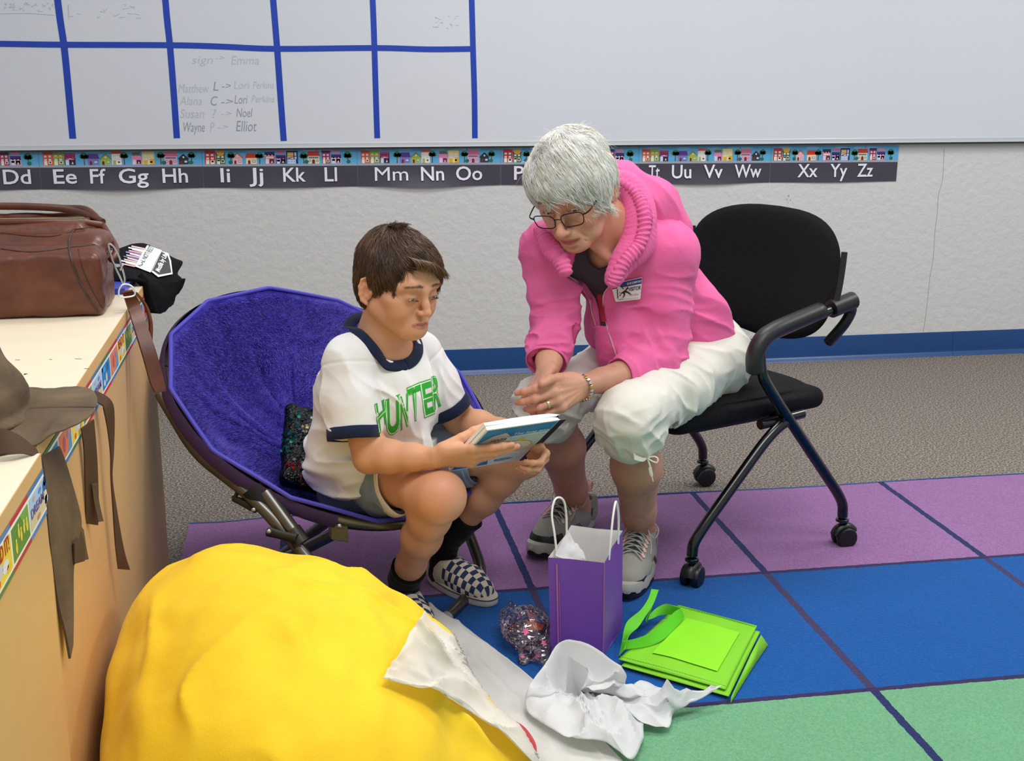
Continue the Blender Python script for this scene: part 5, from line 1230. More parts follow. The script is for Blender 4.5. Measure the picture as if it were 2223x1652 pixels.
def finger(v, base, d, n, lens, rad, curls, side=0., k=.003, nail=None):
    """base: knuckle; d: pointing direction; n: back-of-hand normal; curls: degrees at each joint towards the palm"""
    d = unit(d); n = unit(n-d*(n@d)); ax = np.cross(n, d); p = np.array(base, float); P = [p]; ds = []
    for l, c in zip(lens, curls):
        a = math.radians(c); d = unit(d*math.cos(a)-n*math.sin(a)); n = unit(np.cross(d, ax)); n = n if True else n
        p = p+d*l; P.append(p); ds.append((d, n))
    rs = [rad*1.05, rad, rad*.9, rad*.78]
    for i in range(len(lens)): v.rc(P[i], P[i+1], rs[i], rs[i+1], k if i else .006)
    for i in range(1, len(lens)): v.ell(P[i], (rs[i]*1.08,)*3, k=.003)
    return P, ds
def hand(v, wrist, d, n, sc=1., thumb_side=1, curls=((20, 30, 20),)*4, spread=(6, 2, -2, -7), thumb=None, tend=0., kn=.085):
    """d: wrist to knuckles; n: back-of-hand normal; thumb_side +1: thumb lies on cross(d, n) side. Returns finger data"""
    d = unit(d); n = unit(n-d*(n@d)); t = np.cross(d, n)*thumb_side; w = np.array(wrist, float); out = []
    lat = [.0285, .0095, -.0095, -.0270]; ln = [(.042, .025, .020), (.046, .028, .021), (.042, .026, .021), (.033, .020, .018)]; rd = [.0086, .0088, .0083, .0074]; fw = [.088, .092, .087, .078]
    for i in range(4):
        b = w+(d*fw[i]*kn/.085+t*lat[i]-n*(.002*abs(i-1.3)))*sc
        v.rc(w+(t*lat[i]*.55+d*.006)*sc, b, .0150*sc, .0112*sc, k=.012*sc, flat=(n, .82))
        v.ell(b+n*.0015*sc, np.array([.0100, .0100, .0100])*sc, k=.006*sc)
        if tend: v.rc(w+(t*lat[i]*.35+d*.02+n*.0115)*sc, b+n*.0075*sc, .0022*sc*tend, .0028*sc*tend, k=.004*sc)
        a = math.radians(spread[i]); dd = d*math.cos(a)+t*math.sin(a)
        out.append(finger(v, b, dd, n, [x*sc for x in ln[i]], rd[i]*sc, curls[i]))
    v.rc(w+(t*.012+d*.02-n*.006)*sc, w+(t*.020+d*.060-n*.006)*sc, .017*sc, .014*sc, k=.012*sc)
    if thumb is not None:
        tb_, cu = thumb   # tb_: direction in (d, t, n) coordinates; cu: bends
        dt = unit(d*tb_[0]+t*tb_[1]+n*tb_[2]); b = w+(d*.022+t*.024-n*.008)*sc
        P = [b]; p = b; nn = unit(n*.4+t*.9-dt*(dt@(n*.4+t*.9)))
        for l, c in zip((.046, .034, .028), cu):
            a = math.radians(c); dt = unit(dt*math.cos(a)-nn*math.sin(a)); nn = unit(nn-dt*(nn@dt)); p = p+dt*l*sc; P.append(p)
        rr = [.0150, .0112, .0104, .0088]
        for i in range(3): v.rc(P[i], P[i+1], rr[i]*sc, rr[i+1]*sc, k=.010*sc if i == 0 else .003)
        v.ell(P[2], np.array([.0112]*3)*sc, k=.003); out.append((P, [(dt, nn)]*3))
    return out
def nails(fd, col, parent, sc, which=None):
    b = B()
    for i, (P, ds) in enumerate(fd):
        if which is not None and i not in which: continue
        d, n = ds[-1]; r = (.0067 if i < 4 else .0086)*sc; tip = P[-1]; c = tip-d*.0005+n*r*.55; x = np.cross(d, n); G = np.zeros((7, 7, 3))
        for a in range(7):
            for e in range(7):
                s_, t_ = (a/6-.5)*2, (e/6-.5)*2; G[a, e] = c+d*t_*r*.85+x*math.sin(s_*.95)*r*.85+n*(math.cos(s_*.95)-1)*r*.8+n*(.0012-.0016*max(0, t_)**2*.5)
        b.grid(G)
    return b.build('fingernails', mat('nail_'+col, col, .3, coat=.3), parent)
def skin_mat(name, mott=.08, sc=60):
    t = NT(name); a = t.n('ShaderNodeVertexColor', dict(layer_name='Col')); n = t.noise(14, 4, .6); n2 = t.noise(sc, 3, .7); n3 = t.noise(380, 2, .6)
    c = t.mix((n, 'Fac'), t.mix(mott*1.6, a, 'c0705a'), a); c = t.mix(t.n('ShaderNodeMath', dict(operation='MULTIPLY'), _0=(n2, 'Fac'), _1=mott*2.2), c, t.mix(.6, a, '8a5a40')); t.base(c)
    b = t.b; b.inputs['Roughness'].default_value = .5; b.inputs['Specular IOR Level'].default_value = .35; b.inputs['Subsurface Weight'].default_value = .12; b.inputs['Subsurface Radius'].default_value = (.010, .004, .002); b.inputs['Subsurface Scale'].default_value = 1.
    t.bump((n2, 'Fac'), .18, .0012, t.bump((n3, 'Fac'), .12, .0005)); return t.m
def face_color(fr, base, lip, blush, brow, child):
    base = np.array(s2l(base)[:3]); lip = np.array(s2l(lip)[:3]); blush = np.array(s2l(blush)[:3]); brow = np.array(s2l(brow)[:3])
    def f(P):
        q = fr.inv(P); c = np.tile(base, (len(P), 1))
        def mixc(w, col, k=1.):
            nonlocal c; w = np.clip(w*k, 0, 1)[:, None]; c = c*(1-w)+col*w
        for s in (-1, 1):
            mixc(zone(q, (s*.040, .065, -.030), (.020, .03, .018)), blush, .55)
            mixc(zone(q, (s*.076, -.02, -.01), (.012, .02, .03), 4), blush, .6)
            mixc(zone(q, (s*.031, .085, .001), (.017, .02, .011), 4), blush*.8, .22)
            for t_ in np.linspace(0, 1, 7): mixc(zone(q, (s*(.013+.036*t_), .088-.016*t_*t_, .021+.008*math.sin(math.pi*(.25+t_*.6))), (.0055, .02, .0032), 4), brow, .42 if child else .30)
            for t_ in np.linspace(0, 1, 9): a = s*(.0185+.025*t_); mixc(zone(q, (a, .09-.008*t_, -.0035+.0016*math.sin(math.pi*t_)-.0006), (.0026, .02, .0012), 4), brow*.35, .5)
        mixc(zone(q, (0, .113, -.042), (.014, .014, .010)), blush, .4)
        my = .009 if child else 0.; w = np.clip(1.25-((q[:, 0]/.0245)**2+((q[:, 2]+.0715-my)/.0082)**2), 0, 1)*(q[:, 1] > .074); mixc(w*3, lip, .8)
        dk_ = np.exp(-((q[:, 2]+.0709-my)/.0011)**2)*(np.abs(q[:, 0]) < .024)*(q[:, 1] > .080); mixc(dk_, lip*.35, .7)
        return c
    return f
def strands(name, P, n_seg, w, mats, parent, taper=True, mi=None, sides=3):
    """P: (n, n_seg+1, 3) strand points -> thin tapered three-sided hairs in one mesh"""
    n, m, _ = P.shape; T = np.gradient(P, axis=1); T /= np.linalg.norm(T, axis=2)[..., None]+1e-12
    r = np.random.RandomState(1).randn(n, 1, 3); U = np.cross(T, r); U /= np.linalg.norm(U, axis=2)[..., None]+1e-12; Wv = np.cross(T, U)
    tt = np.linspace(0, 1, m); rad = (w*(1-.85*tt**2.2))[None, :, None] if taper else w
    rings = [P+rad*(U*math.cos(a)+Wv*math.sin(a)) for a in np.arange(sides)*2*math.pi/sides]
    V = np.stack(rings, 2).reshape(-1, 3)   # n, m, sides
    base = (np.arange(n)[:, None, None]*m+np.arange(m-1)[None, :, None])*sides; s_ = np.arange(sides)[None, None, :]; s2 = (s_+1) % sides
    F = np.stack([base+s_, base+s2, base+sides+s2, base+sides+s_], -1).reshape(-1, 4)
    me = bpy.data.meshes.new(name); me.vertices.add(len(V)); me.vertices.foreach_set('co', V.ravel().astype(np.float32)); me.loops.add(F.size); me.loops.foreach_set('vertex_index', F.ravel().astype(np.int32))
    me.polygons.add(len(F)); me.polygons.foreach_set('loop_start', np.arange(0, F.size, 4, dtype=np.int32))
    if mi is not None: me.polygons.foreach_set('material_index', np.repeat(mi, (m-1)*sides).astype(np.int32))
    me.update(calc_edges=True); return link(name, me, mats, parent)
def groom(fr, T_, roots, dirf, length, nseg, lift, seed, jit=.25, clump=0):
    """walk each hair along the head surface following dirf(q) in head coordinates"""
    rs = np.random.RandomState(seed); n = len(roots); P = np.zeros((n, nseg+1, 3)); L_ = length*(.7+.5*rs.rand(n)) if np.isscalar(length) else length
    rj = rs.randn(n, 3)*jit
    for i in range(n):
        p = np.array(roots[i]); h0 = .001+lift*rs.rand()*.3
        for k in range(nseg+1):
            near = T_.find_nearest(Vector(p)); nr = np.array(near[1]); sp = np.array(near[0])
            if k == 0: p = sp+nr*.0005; P[i, 0] = p
            else:
                q = fr.inv(p); d = np.array(dirf(q, k/nseg))+rj[i]*(.4+.6*k/nseg); dw = fr.d(d); dw = dw-nr*(dw@nr)*.85; dw /= np.linalg.norm(dw)+1e-9
                p = p+dw*L_[i]/nseg; near = T_.find_nearest(Vector(p)); nr = np.array(near[1]); sp = np.array(near[0]); off = (p-sp)@nr
                tgt = h0+lift*(k/nseg)**.8*(.6+.8*rs.rand()*.3); 
                if off < tgt: p = p+nr*(tgt-off)*.8
                P[i, k] = p
    return P

def cut_end(v, p, d, r_in, deep=.03, rad=.09):
    """open the end of a sleeve or leg: p end point, d outward direction"""
    d = unit(d); v.half(p, d, rad=rad); v.rc(np.array(p)-d*deep, np.array(p)+d*.03, r_in*.9, r_in, k=.003, mode='sub')
def band(name, c, ax, rx, ry, ux, h, thick, mats, parent, wav=.0, n=60, cone=0., label=None, seed=1):
    """ribbed cuff: elliptical ring round axis ax"""
    ax = unit(ax); ux = unit(np.array(ux, float)-ax*np.dot(ux, ax)); uy = np.cross(ax, ux); prof = [(0, -h/2), (thick*.8, -h/2+.001), (thick, 0), (thick*.8, h/2-.001), (0, h/2), (-thick*.5, h/2-.002), (-thick*.5, -h/2+.002)]; k = len(prof)
    V = []
    for i in range(n):
        a = 2*math.pi*i/n; wv = wav*(vnoise(np.array([[math.cos(a)*2.2, math.sin(a)*2.2, seed]]), 1., 4)[0])
        for o, z in prof: g = 1+cone*z/h; V.append(np.array(c)+ux*math.cos(a)*((rx+wv)*g+o)+uy*math.sin(a)*((ry+wv)*g+o)+ax*(z+wv*.6))
    F = [(i*k+j, i*k+(j+1) % k, ((i+1) % n)*k+(j+1) % k, ((i+1) % n)*k+j) for i in range(n) for j in range(k)]
    b = B(); b.add(V, F); return b.build(name, mats, parent, label=label, angle=0)
# ================= THE BOY =================
BH = Fr(at(919, 645, y=-2.150), (.58, -.76, -.22), (.06, -.02, 1), .865)
BH.o = BH.o-BH.d((0, .085*.865, 0))       # origin: middle of the head at eye level
boy = empty('person', (.13, -1.95, 0), 'boy with short brown hair in a white ringer T-shirt and grey shorts reading a book', 'person', None)
# the book he holds: top left, top right and bottom left corners of its cover
bkT, bkU, bkB_ = at(1057, 934, y=-2.305), at(1218, 911, y=-2.205), at(985, 1022, y=-2.205)
e1 = bkU-bkT; e2 = bkB_-bkT; nb_ = unit(np.cross(e1, e2)); nb_ = nb_ if nb_[2] > 0 else -nb_; e2 = e2-e1*(e2@e1)/(e1@e1)*.6
def on_book(u, v_, off=0.):
    d = FW+RI*(u-1111.5)/F_PX-UP*(v_-826)/F_PX; t = ((bkT-CAM)@nb_)/(d@nb_); return CAM+d*t-nb_*off
bR, bL = np.array([.095, -1.965, .315]), np.array([.190, -1.885, .315])
bsR, bsL = at(758, 778, y=-2.115), at(908, 768, y=-1.965)
beR = at(803, 990, y=-2.175); KN = on_book(1006, 984, .012); bwR = KN-unit(KN-at(803, 990, y=-2.175))*.062
beL = at(1000, 915, y=-1.955); bwL = at(1136, 948, y=-2.105)
bnk = at(832, 733, y=-2.065)
bkR = at(955, 1078, y=-2.245); baR = at(878, 1256, z=.098)
bkL = at(1136, 990, y=-2.02); baL = at(962, 1178, y=-1.88)
skinB = skin_mat('boy_skin', .05, 80)
v = Vox(BH.o-.17, BH.o+[.17, .17, .16], .00145); h = Lv(v, BH)
build_head(h, True, lid=(.33, .33), mouth=-.0006)
v.rc(BH((0, -.022, -.045)), bnk, .044, .045, k=.02); v.rc(bnk, (bsR+bsL)/2-[0, 0, .02], .05, .07, k=.02)
v.rc(bnk+[0, 0, -.035], bsR*.6+bnk*.4-[0, 0, .02], .030, .030, k=.03); v.rc(bnk+[0, 0, -.035], bsL*.6+bnk*.4-[0, 0, .02], .030, .030, k=.03)
Vh, Fh = v.mesh(); BHT = bvh(Vh, Fh)
parts = [(Vh, Fh)]
# arms and hands
def arm_piece(e, w, s, r0, r1, r2, res, extra=None, lo=None, hi=None):
    pts = np.array([e, w]+(extra or [])); v = Vox(pts.min(0)-.13, pts.max(0)+.13, res)
    return v
v = arm_piece(beR, bwR, bsR, 0, 0, 0, .0016, [at(1075, 985, y=-2.25)])
um = beR*.45+bsR*.55
v.chain([um, beR*.85+bsR*.15, beR, beR*.7+bwR*.3, beR*.35+bwR*.65, bwR], [.033, .031, .029, .0305, .0245, .0200], k=.015)
v.ell(beR+unit(beR-bwR)*.004+[0, 0, -.008], (.024, .024, .022), k=.015)
dR = unit(KN-bwR+(on_book(1082, 968, .012)-KN)*.25)
BK = {}   # the book, see below
hdR = hand(v, bwR, dR, unit(-nb_*.8+[.1, -.45, 0]), .84, thumb_side=-1, curls=((2, 8, 4), (4, 12, 6), (12, 20, 12), (20, 30, 20)), spread=(-3, 0, 3, 6), thumb=((.85, .0, -.6), (0, 6, 6)))
parts.append(v.mesh())
v = arm_piece(beL, bwL, bsL, 0, 0, 0, .0016, [at(1165, 990, y=-2.12)])
um = beL*.55+bsL*.45
v.chain([um, beL*.85+bsL*.15, beL, beL*.7+bwL*.3, beL*.35+bwL*.65, bwL], [.033, .031, .030, .0310, .0245, .0200], k=.015)
dL = unit([.42, -.62, -.50])
hdL = hand(v, bwL, dL, unit(np.array([.85, -.05, -.30])), .74, thumb_side=1, curls=((60, 45, 20), (62, 46, 22), (64, 48, 24), (66, 50, 24)), spread=(3, 0, -3, -7), thumb=((.0, .55, -.85), (0, 10, 10)))
parts.append(v.mesh())
# legs (knees to ankles) and hidden trunk
for hp, kn, an, g in ((bR, bkR, baR, .93), (bL, bkL, baL, .86)):
    pts = np.array([hp, kn, an]); v = Vox(pts.min(0)-.12, pts.max(0)+.12, .0024)
    m = hp*.55+kn*.45; sh = unit(an-kn); back = unit(-(hp+an-2*kn)); 
    v.chain([hp*.8+kn*.2, m, hp*.15+kn*.85, kn], [.062, .052*g, .0465*g, .045*g], k=.02)
    v.ell(kn+back*.008, (.044*g, .044*g, .047*g), k=.03); v.ell(kn+back*.020+sh*.012, (.030*g, .030*g, .034*g), k=.02)
    cf_ = unit(np.cross(np.cross(sh, back), sh)); 
    v.chain([kn+sh*.01, kn+sh*.07-back*.008, kn*.55+an*.45-back*.006, kn*.2+an*.8, an+sh*.01], [.042*g, .042*g, .0405*g, .030*g, .0270], k=.02)
    parts.append(v.mesh())
v = Vox((-.1, -2.3, .2), (.45, -1.75, .66), .006)
hm, sm_ = (bR+bL)/2, (bsR+bsL)/2
v.chain([hm, hm*.5+sm_*.5, sm_-[0, 0, .05]], [.085, .078, .075], k=.04); v.rc(bR, bL, .085, k=.03); v.rc(bsR-[0, 0, .01], bsL-[0, 0, .01], .042, k=.04)
parts.append(v.mesh())
fcB = face_color(BH, 'd39c78', 'bd7866', 'd88e74', '7a563c', True)
def boy_col(P):
    c = fcB(P)
    for kn in (bkR, bkL): w = zone(P, kn+np.array([0, -.03, .01]), (.035,)*3)[:, None]*.45; c = c*(1-w)+np.array(s2l('cf8576')[:3])*w
    for fd in (hdR, hdL):
        for Pf, _ in fd:
            for j in (1, 3) if len(Pf) > 3 else (1,): w = zone(P, Pf[j], (.010,)*3)[:, None]*.35; c = c*(1-w)+np.array(s2l('d07c66')[:3])*w
    return c
quads('body', parts, skinB, boy, color=boy_col, it=1)
eye('eyeball', BH, -1, boy, '5a4630', (2, -20)); eye('eyeball', BH, 1, boy, '5a4630', (2, -20))
nails(hdR, 'd9a58f', boy, .8); nails(hdL, 'd9a58f', boy, .8)
# eyelashes and brows
lash = []
for s in (-1, 1):
    for i in range(26):
        t_ = i/25; x = s*(.019+.0245*t_); y = .0885+.0035*math.sin(math.pi*t_)-.004*t_; z = -.0042+.0014*math.sin(math.pi*t_)
        a = np.array([x, y, z]); dv = np.array([s*.25*(t_-.3), .8, -.55]); lash.append([BH(a+dv*.0062*q+np.array([0, 0, 1])*.0016*q*q) for q in np.linspace(0, 1, 4)])
strands('eyelashes', np.array(lash), 3, .00028, mat('lash_brown', '2a1c14', .6), boy)
rs = np.random.RandomState(2); brw = []
for s in (-1, 1):
    for i in range(85):
        t_ = rs.rand(); x = s*(.012+.038*t_); z = .020+.009*math.sin(math.pi*(.2+t_*.65))+rs.randn()*.0014; p = BH((x, .12, z)); hit = BHT.ray_cast(Vector(p), Vector(-BH.d((0, 1, 0))))
        if hit[0] is None: continue
        p = np.array(hit[0]); nn = np.array(hit[1]); dv = BH.d((s*1, -.25, .35-.6*t_)); dv = unit(dv-nn*(dv@nn)+nn*.25); brw.append([p-nn*.0003, p+dv*.0030+nn*.0002, p+dv*.0058])
strands('eyebrows', np.array(brw), 2, .00028, mat('brow_brown', '7d583c', .6), boy)
# hair cap + strands
def m_hair(name, cols, rough=.38, spec=.5):
    return [mat(name+'_'+c, c, rough, .25, 40, spec=spec, coat=.1) for c in cols]
v = Vox(BH.o-.15, BH.o+.16, .0018); h = Lv(v, BH)
h.ell((0, -.013, .039), (.079, .098, .085), k=0); h.ell((0, .028, .040), (.066, .060, .055), k=.03)
h.ell((0, -.040, -.020), (.066, .055, .055), k=.03); 
# clear the face, the ears and the nape
h.ell((.018, .108, .004), (.072, .066, .086), k=.004, mode='sub', rot=rotm('Y', 22)); h.ell((0, .070, -.075), (.11, .060, .065), k=.004, mode='sub')
for s in (-1, 1):
    h.ell((s*.085, .052, -.040), (.045, .042, .060), k=.004, mode='sub'); h.ell((s*.088, -.010, -.026), (.028, .024, .034), k=.004, mode='sub')
h.ell((0, .02, -.115), (.12, .09, .06), k=.004, mode='sub')
def hd(P):
    q = BH.inv(P); a = np.arctan2(q[:, 0], q[:, 1]+.03); return .0004*np.sin(a*70+6*vnoise(q, 30, 3))+vnoise(q, (70, 70, 16), 5)*.0012+vnoise(q, (24, 24, 10), 6)*.0012
v.disp(hd, .01); Vc, Fc_ = v.mesh(); hairM = m_hair('brown_hair', ['3a2618', '4b3222', '5d4028', '6f4e30', '7f5c3a'])
hr = quads('hair', [(Vc, Fc_)], hairM[1], boy, it=1, label='short brown hair combed forward from the crown')
BCT = bvh(Vc, Fc_); qc_ = BH.inv(Vc); crown = np.array([.004, -.040, .118])
rs = np.random.RandomState(11); sel = rs.choice(len(Vc), 9000, replace=False)
def dirB(q, t):
    r = q-crown; fwd = max(0, q[1]+.01)*10; d = unit(r*[1, 1, .7])*1.0+np.array([-.25*min(1, fwd), .55*min(1, fwd+.2), -.9*min(1, max(0, .11-q[2])*14)])
    if q[1] > .05 and q[2] > .03: d = d+np.array([-.75, 0, -.25])
    if q[1] < -.06: d[1] *= .2
    return d
P = groom(BH, BCT, Vc[sel], dirB, .030, 6, .0028, 12, .16)
sh_col = np.clip((vnoise(BH.inv(Vc[sel]), 42, 3)*1.6+2+rs.randn(len(sel))*.9), 0, 4.99).astype(int)
strands('hair_strands', P, 6, .00055, hairM, hr, mi=sh_col)
# tuft standing up at the crown and fringe locks
top = [i for i in range(len(Vc)) if np.linalg.norm(qc_[i]-crown-[0, .012, -.004]) < .020]; rs.shuffle(top); top = top[:260]
P = []
for i in top:
    p = Vc[i]; q = qc_[i]-crown; d = BH.d((q[0]*14+rs.randn()*.35+.1, q[1]*10+rs.randn()*.3+.25, .9)); l = rs.uniform(.008, .022); P.append([p+d*l*t+BH.d((.35*rs.rand(), .5, -.5))*l*t*t*.9 for t in np.linspace(0, 1, 7)])
strands('hair_tuft', np.array(P), 6, .0005, hairM[:3], hr, mi=rs.randint(0, 3, len(P)))
P = []
for i in range(420):   # fringe: from above the forehead sweeping to his left and down
    t_ = rs.rand(); a = np.array([.045-.085*t_, .052+.030*math.sin(math.pi*min(1, t_+.1)), .088-.012*t_]); e = np.array([.035-.100*t_+rs.randn()*.004, .086+.014*math.sin(math.pi*(t_*.8+.1)), .066-.030*t_**1.5+rs.randn()*.003]); m_ = (a+e)/2+[0, .010, .008]
    pts = [BH(a*(1-x)**2+m_*2*x*(1-x)+e*x*x) for x in np.linspace(0, 1, 7)]
    for j in range(7):
        n_ = BHT.find_nearest(Vector(pts[j])); off = (pts[j]-np.array(n_[0]))@np.array(n_[1]); 
        if off < .004: pts[j] = np.array(n_[0])+np.array(n_[1])*(.004+.003*rs.rand())
    P.append(pts)
strands('fringe', np.array(P), 6, .0006, hairM, hr, mi=rs.randint(1, 5, len(P)))

# ---- clothes ----
tx = unit([.74, .67, 0]); fw = unit([.67, -.74, 0])     # to his left, and the way his chest faces
def m_cloth(name, a, b_, rough=.85, sc=3, weave=700, wst=.25, sheen=.1):
    t = NT(name); n = t.noise(sc, 4, .6); n2 = t.noise(weave, 2, .6); n3 = t.noise(24, 4, .6); t.base(t.mix((n, 'Fac'), a, b_)); t.b.inputs['Roughness'].default_value = rough; t.b.inputs['Specular IOR Level'].default_value = .2; t.b.inputs['Sheen Weight'].default_value = sheen
    t.bump((n2, 'Fac'), wst, .0008, t.bump((n3, 'Fac'), .25, .004)); return t.m
mSh = m_cloth('white_jersey', 'dfddd8', 'e9e9ea', .85, 5); navy = m_cloth('navy_rib', '0c1830', '14223f', .8, 20, 900, .4)
cR = at(769, 948, y=-2.170); cL = at(978, 890, y=-1.975)        # sleeve ends
dcR = unit(cR-bsR); dcL = unit(at(995, 912, y=-1.965)-bsL)
v = Vox((-.12, -2.40, .22), (.44, -1.72, .70), .0026)
bel = hm+fw*.035+[0, 0, .03]
v.chain([hm-[0, 0, .02]+fw*.01, bel, hm*.4+sm_*.6+fw*.012, sm_-[0, 0, .050]+fw*.010], [.098, .104, .098, .088], k=.03, flat=(fw, .86))
v.rc(bR-[0, 0, .02], bL-[0, 0, .02], .088, k=.04); v.ell(sm_-[0, 0, .085]+fw*.035, (.095, .060, .085), np.stack([tx, fw, [0, 0, 1.]], 1), k=.04)
v.rc(bsR-[0, 0, .004], bnk+[0, 0, -.020]-tx*.035, .042, .040, k=.03); v.rc(bsL-[0, 0, .004], bnk+[0, 0, -.020]+tx*.035, .042, .040, k=.03)
v.chain([bsR, bsR*.45+cR*.55, cR+dcR*.01], [.046, .048, .047], k=.022); v.chain([bsL, bsL*.45+cL*.55, cL+dcL*.01], [.045, .046, .044], k=.022)
# loose cloth at the waist
v.rc(at(742, 850, y=-2.06), at(722, 990, y=-2.05), .055, .050, k=.06); v.rc(at(712, 1010, y=-2.03), at(770, 1035, y=-2.08), .040, .034, k=.05); v.rc(at(780, 1025, y=-2.08), at(905, 978, y=-2.08), .034, .036, k=.04)
cut_end(v, cR, dcR, .040, .02, .06); cut_end(v, cL, dcL, .036, .006, .055)
cu_ = bnk+np.array([0, 0, -.004]); a1 = fw*.048+np.array([0, 0, -.042]); a2 = tx*.066; nA = unit(np.cross(a1, a2)); nA = nA if nA[2] > 0 else -nA
v.rc(cu_-nA*.05, cu_+nA*.10, .063, .067, k=.002, mode='sub')
def shd(P):
    o = vnoise(P, 13, 3)*.0035
    o += fold(P, (0, .3, 1), (1, 0, .15), 34, .013, 4, at(715, 1030, y=-2.06), (.09, .12, .05))
    o += fold(P, (.3, 0, 1), (1, -.5, .35), 26, .011, 6, at(700, 960, y=-2.0), (.07, .15, .10))
    o += fold(P, (1, 0, .9), (-.8, .3, 1.), 24, .0090, 8, at(830, 900, y=-2.13), (.07, .08, .10))
    o += fold(P, (.9, 0, .4), (-.3, .1, 1.), 22, .0090, 9, at(915, 850, y=-2.08), (.07, .09, .10))
    o += fold(P, (.7, .5, .7), (-.7, 0, 1), 28, .0080, 11, (cR+bsR)/2, (.07, .07, .08))
    o += fold(P, (.6, .3, .3), (-.2, 0, 1), 26, .0070, 13, (cL+bsL)/2, (.06, .06, .08))
    o += fold(P, (1, .3, .2), (0, .1, 1), 40, .010, 15, at(900, 975, y=-2.12), (.05, .06, .035))
    # shoulder seams
    for s_, d_ in ((bsR, dcR), (bsL, dcL)):
        t_ = (P-s_)@d_; o += .0018*np.exp(-((t_-.012)/.0022)**2)*(np.linalg.norm(P-s_, axis=1) < .075)
    return o
v.disp(shd, .014); v.half(hm+fw*.11+[0, 0, -.055], (0, 0, -1)); V, F = v.mesh()
shirt = quads('shirt', [(V, F)], mSh, boy, it=1, label='white T-shirt with navy collar and cuffs'); ST = bvh(relax(V, F, 2), F)
band('sleeve_cuff', cR-dcR*.006, dcR, .0485, .0485, tx, .024, .0032, navy, shirt, .0015, label='navy ribbed cuff', seed=2)
band('sleeve_cuff', cL-dcL*.006, dcL, .0445, .0445, tx, .024, .0032, navy, shirt, .0015, label='navy ribbed cuff', seed=5)
# collar: ring laid round the neck hole
ou, inn = [], []
hts = []
for i in range(64):
    a = 2*math.pi*i/64; c1 = cu_+(a1*math.cos(a)*1.06+a2*math.sin(a)*1.02)*1.20; n_ = ST.ray_cast(Vector(c1+nA*.10), Vector(-nA), .16); hts.append(((np.array(n_[0])-cu_)@nA) if n_[0] is not None else np.nan)
hts = np.array(hts); hts[np.isnan(hts)] = np.nanmin(hts); hts = np.array([np.mean([hts[(i+j) % 64] for j in range(-4, 5)])*.4+max(hts[(i+j) % 64] for j in range(-2, 3))*.6 for i in range(64)])
for i in range(65):
    a = 2*math.pi*i/64; dr = a1*math.cos(a)*1.06+a2*math.sin(a)*1.02; c1 = cu_+dr*1.20; c1 = c1+nA*(hts[i % 64]-(c1-cu_)@nA+.002); c0 = cu_+dr*.88+nA*(hts[i % 64]+.007); inn.append(c0); ou.append(c1)
cb = B(); ou, inn = np.array(ou), np.array(inn); md = (ou+inn)/2+nA*.002; cb.grid(np.stack([inn-nA*.004, inn, md, ou, ou-nA*.004], 1)); cb.build('collar', navy, shirt, solid=.002, sub=1, label='navy ribbed collar')
# printed name
def printed(BVt, quads_, lets, off, m_, name, par, wt, inset=0., label=None):
    b = B()
    for ch_, q in zip(lets, quads_):
        V, Fc, _ = text_mesh(ch_, 1, 1, 1, (0, 0, 0), (1, 0, 0), (0, 1, 0), weight=wt)
        x0, x1, y0, y1 = V[:, 0].min(), V[:, 0].max(), V[:, 1].min(), V[:, 1].max(); q = np.array(q, float)   # tl, tr, br, bl
        me = bpy.data.meshes.new('t'); me.from_pydata(V.tolist(), [], Fc); bm = bmesh.new(); bm.from_mesh(me); bmesh.ops.triangulate(bm, faces=bm.faces[:]); bmesh.ops.subdivide_edges(bm, edges=[e for e in bm.edges if e.calc_length() > .12], cuts=3); bmesh.ops.triangulate(bm, faces=bm.faces[:])
        bm.verts.index_update(); P = []
        for vv in bm.verts:
            s_ = inset+(1-2*inset)*(vv.co.x-x0)/(x1-x0); t_ = inset+(1-2*inset)*(y1-vv.co.y)/(y1-y0); uv = (q[0]*(1-s_)+q[1]*s_)*(1-t_)+(q[3]*(1-s_)+q[2]*s_)*t_; P.append(ray_hit(BVt, uv[0], uv[1], off))
        b.add(P, [[vv.index for vv in f.verts] for f in bm.faces]); bm.free(); bpy.data.meshes.remove(me)
    return b.build(name, m_, par, label=label, angle=0)
QN = [((812, 878), (834, 866), (840, 915), (822, 942)), ((836, 868), (868, 855), (870, 938), (838, 950)), ((868, 862), (886, 852), (886, 925), (869, 935)), ((882, 842), (914, 828), (908, 912), (896, 916)), ((910, 830), (935, 822), (944, 898), (921, 908)), ((936, 818), (954, 812), (958, 880), (940, 892))]
printed(ST, QN, 'HUNTER', .0009, mat('green_print', '1fa524', .6), 'name_print', shirt, .045, label='bright green block letters HUNTER')
printed(ST, QN, 'HUNTER', .0014, mat('print_inline', 'd9efd0', .6), 'print_inline', shirt, -.034, .03)
# shorts
shortM = m_cloth('grey_chambray', '6f7d8a', '8593a0', .85, 12); hemM = m_cloth('cream_hem_lining', 'd5cdb8', 'ded8c6', .85, 12)
kR = bR*.44+bkR*.56; kL = bL*.40+bkL*.60; sR = unit(kR-bR); sL = unit(kL-bL)
v = Vox((-.08, -2.38, .17), (.46, -1.78, .46), .0026)
v.rc(bR, bL, .094, k=0); v.chain([bR, bR*.5+kR*.5, kR+sR*.02], [.084, .070, .060], k=.03); v.chain([bL, bL*.5+kL*.5, kL+sL*.02], [.082, .068, .058], k=.03)
v.disp(lambda P: vnoise(P, 14, 2)*.003+fold(P, sR, (0, 0, 1), 24, .006, 3)+fold(P, (0, 0, 1), sL, 20, .003, 5), .014)
cut_end(v, kR, sR+[0, 0, .35], .056, .03); cut_end(v, kL, sL, .053, .03); V, F = v.mesh()
shorts = quads('shorts', [(V, F)], shortM, boy, it=2, label='blue-grey shorts')
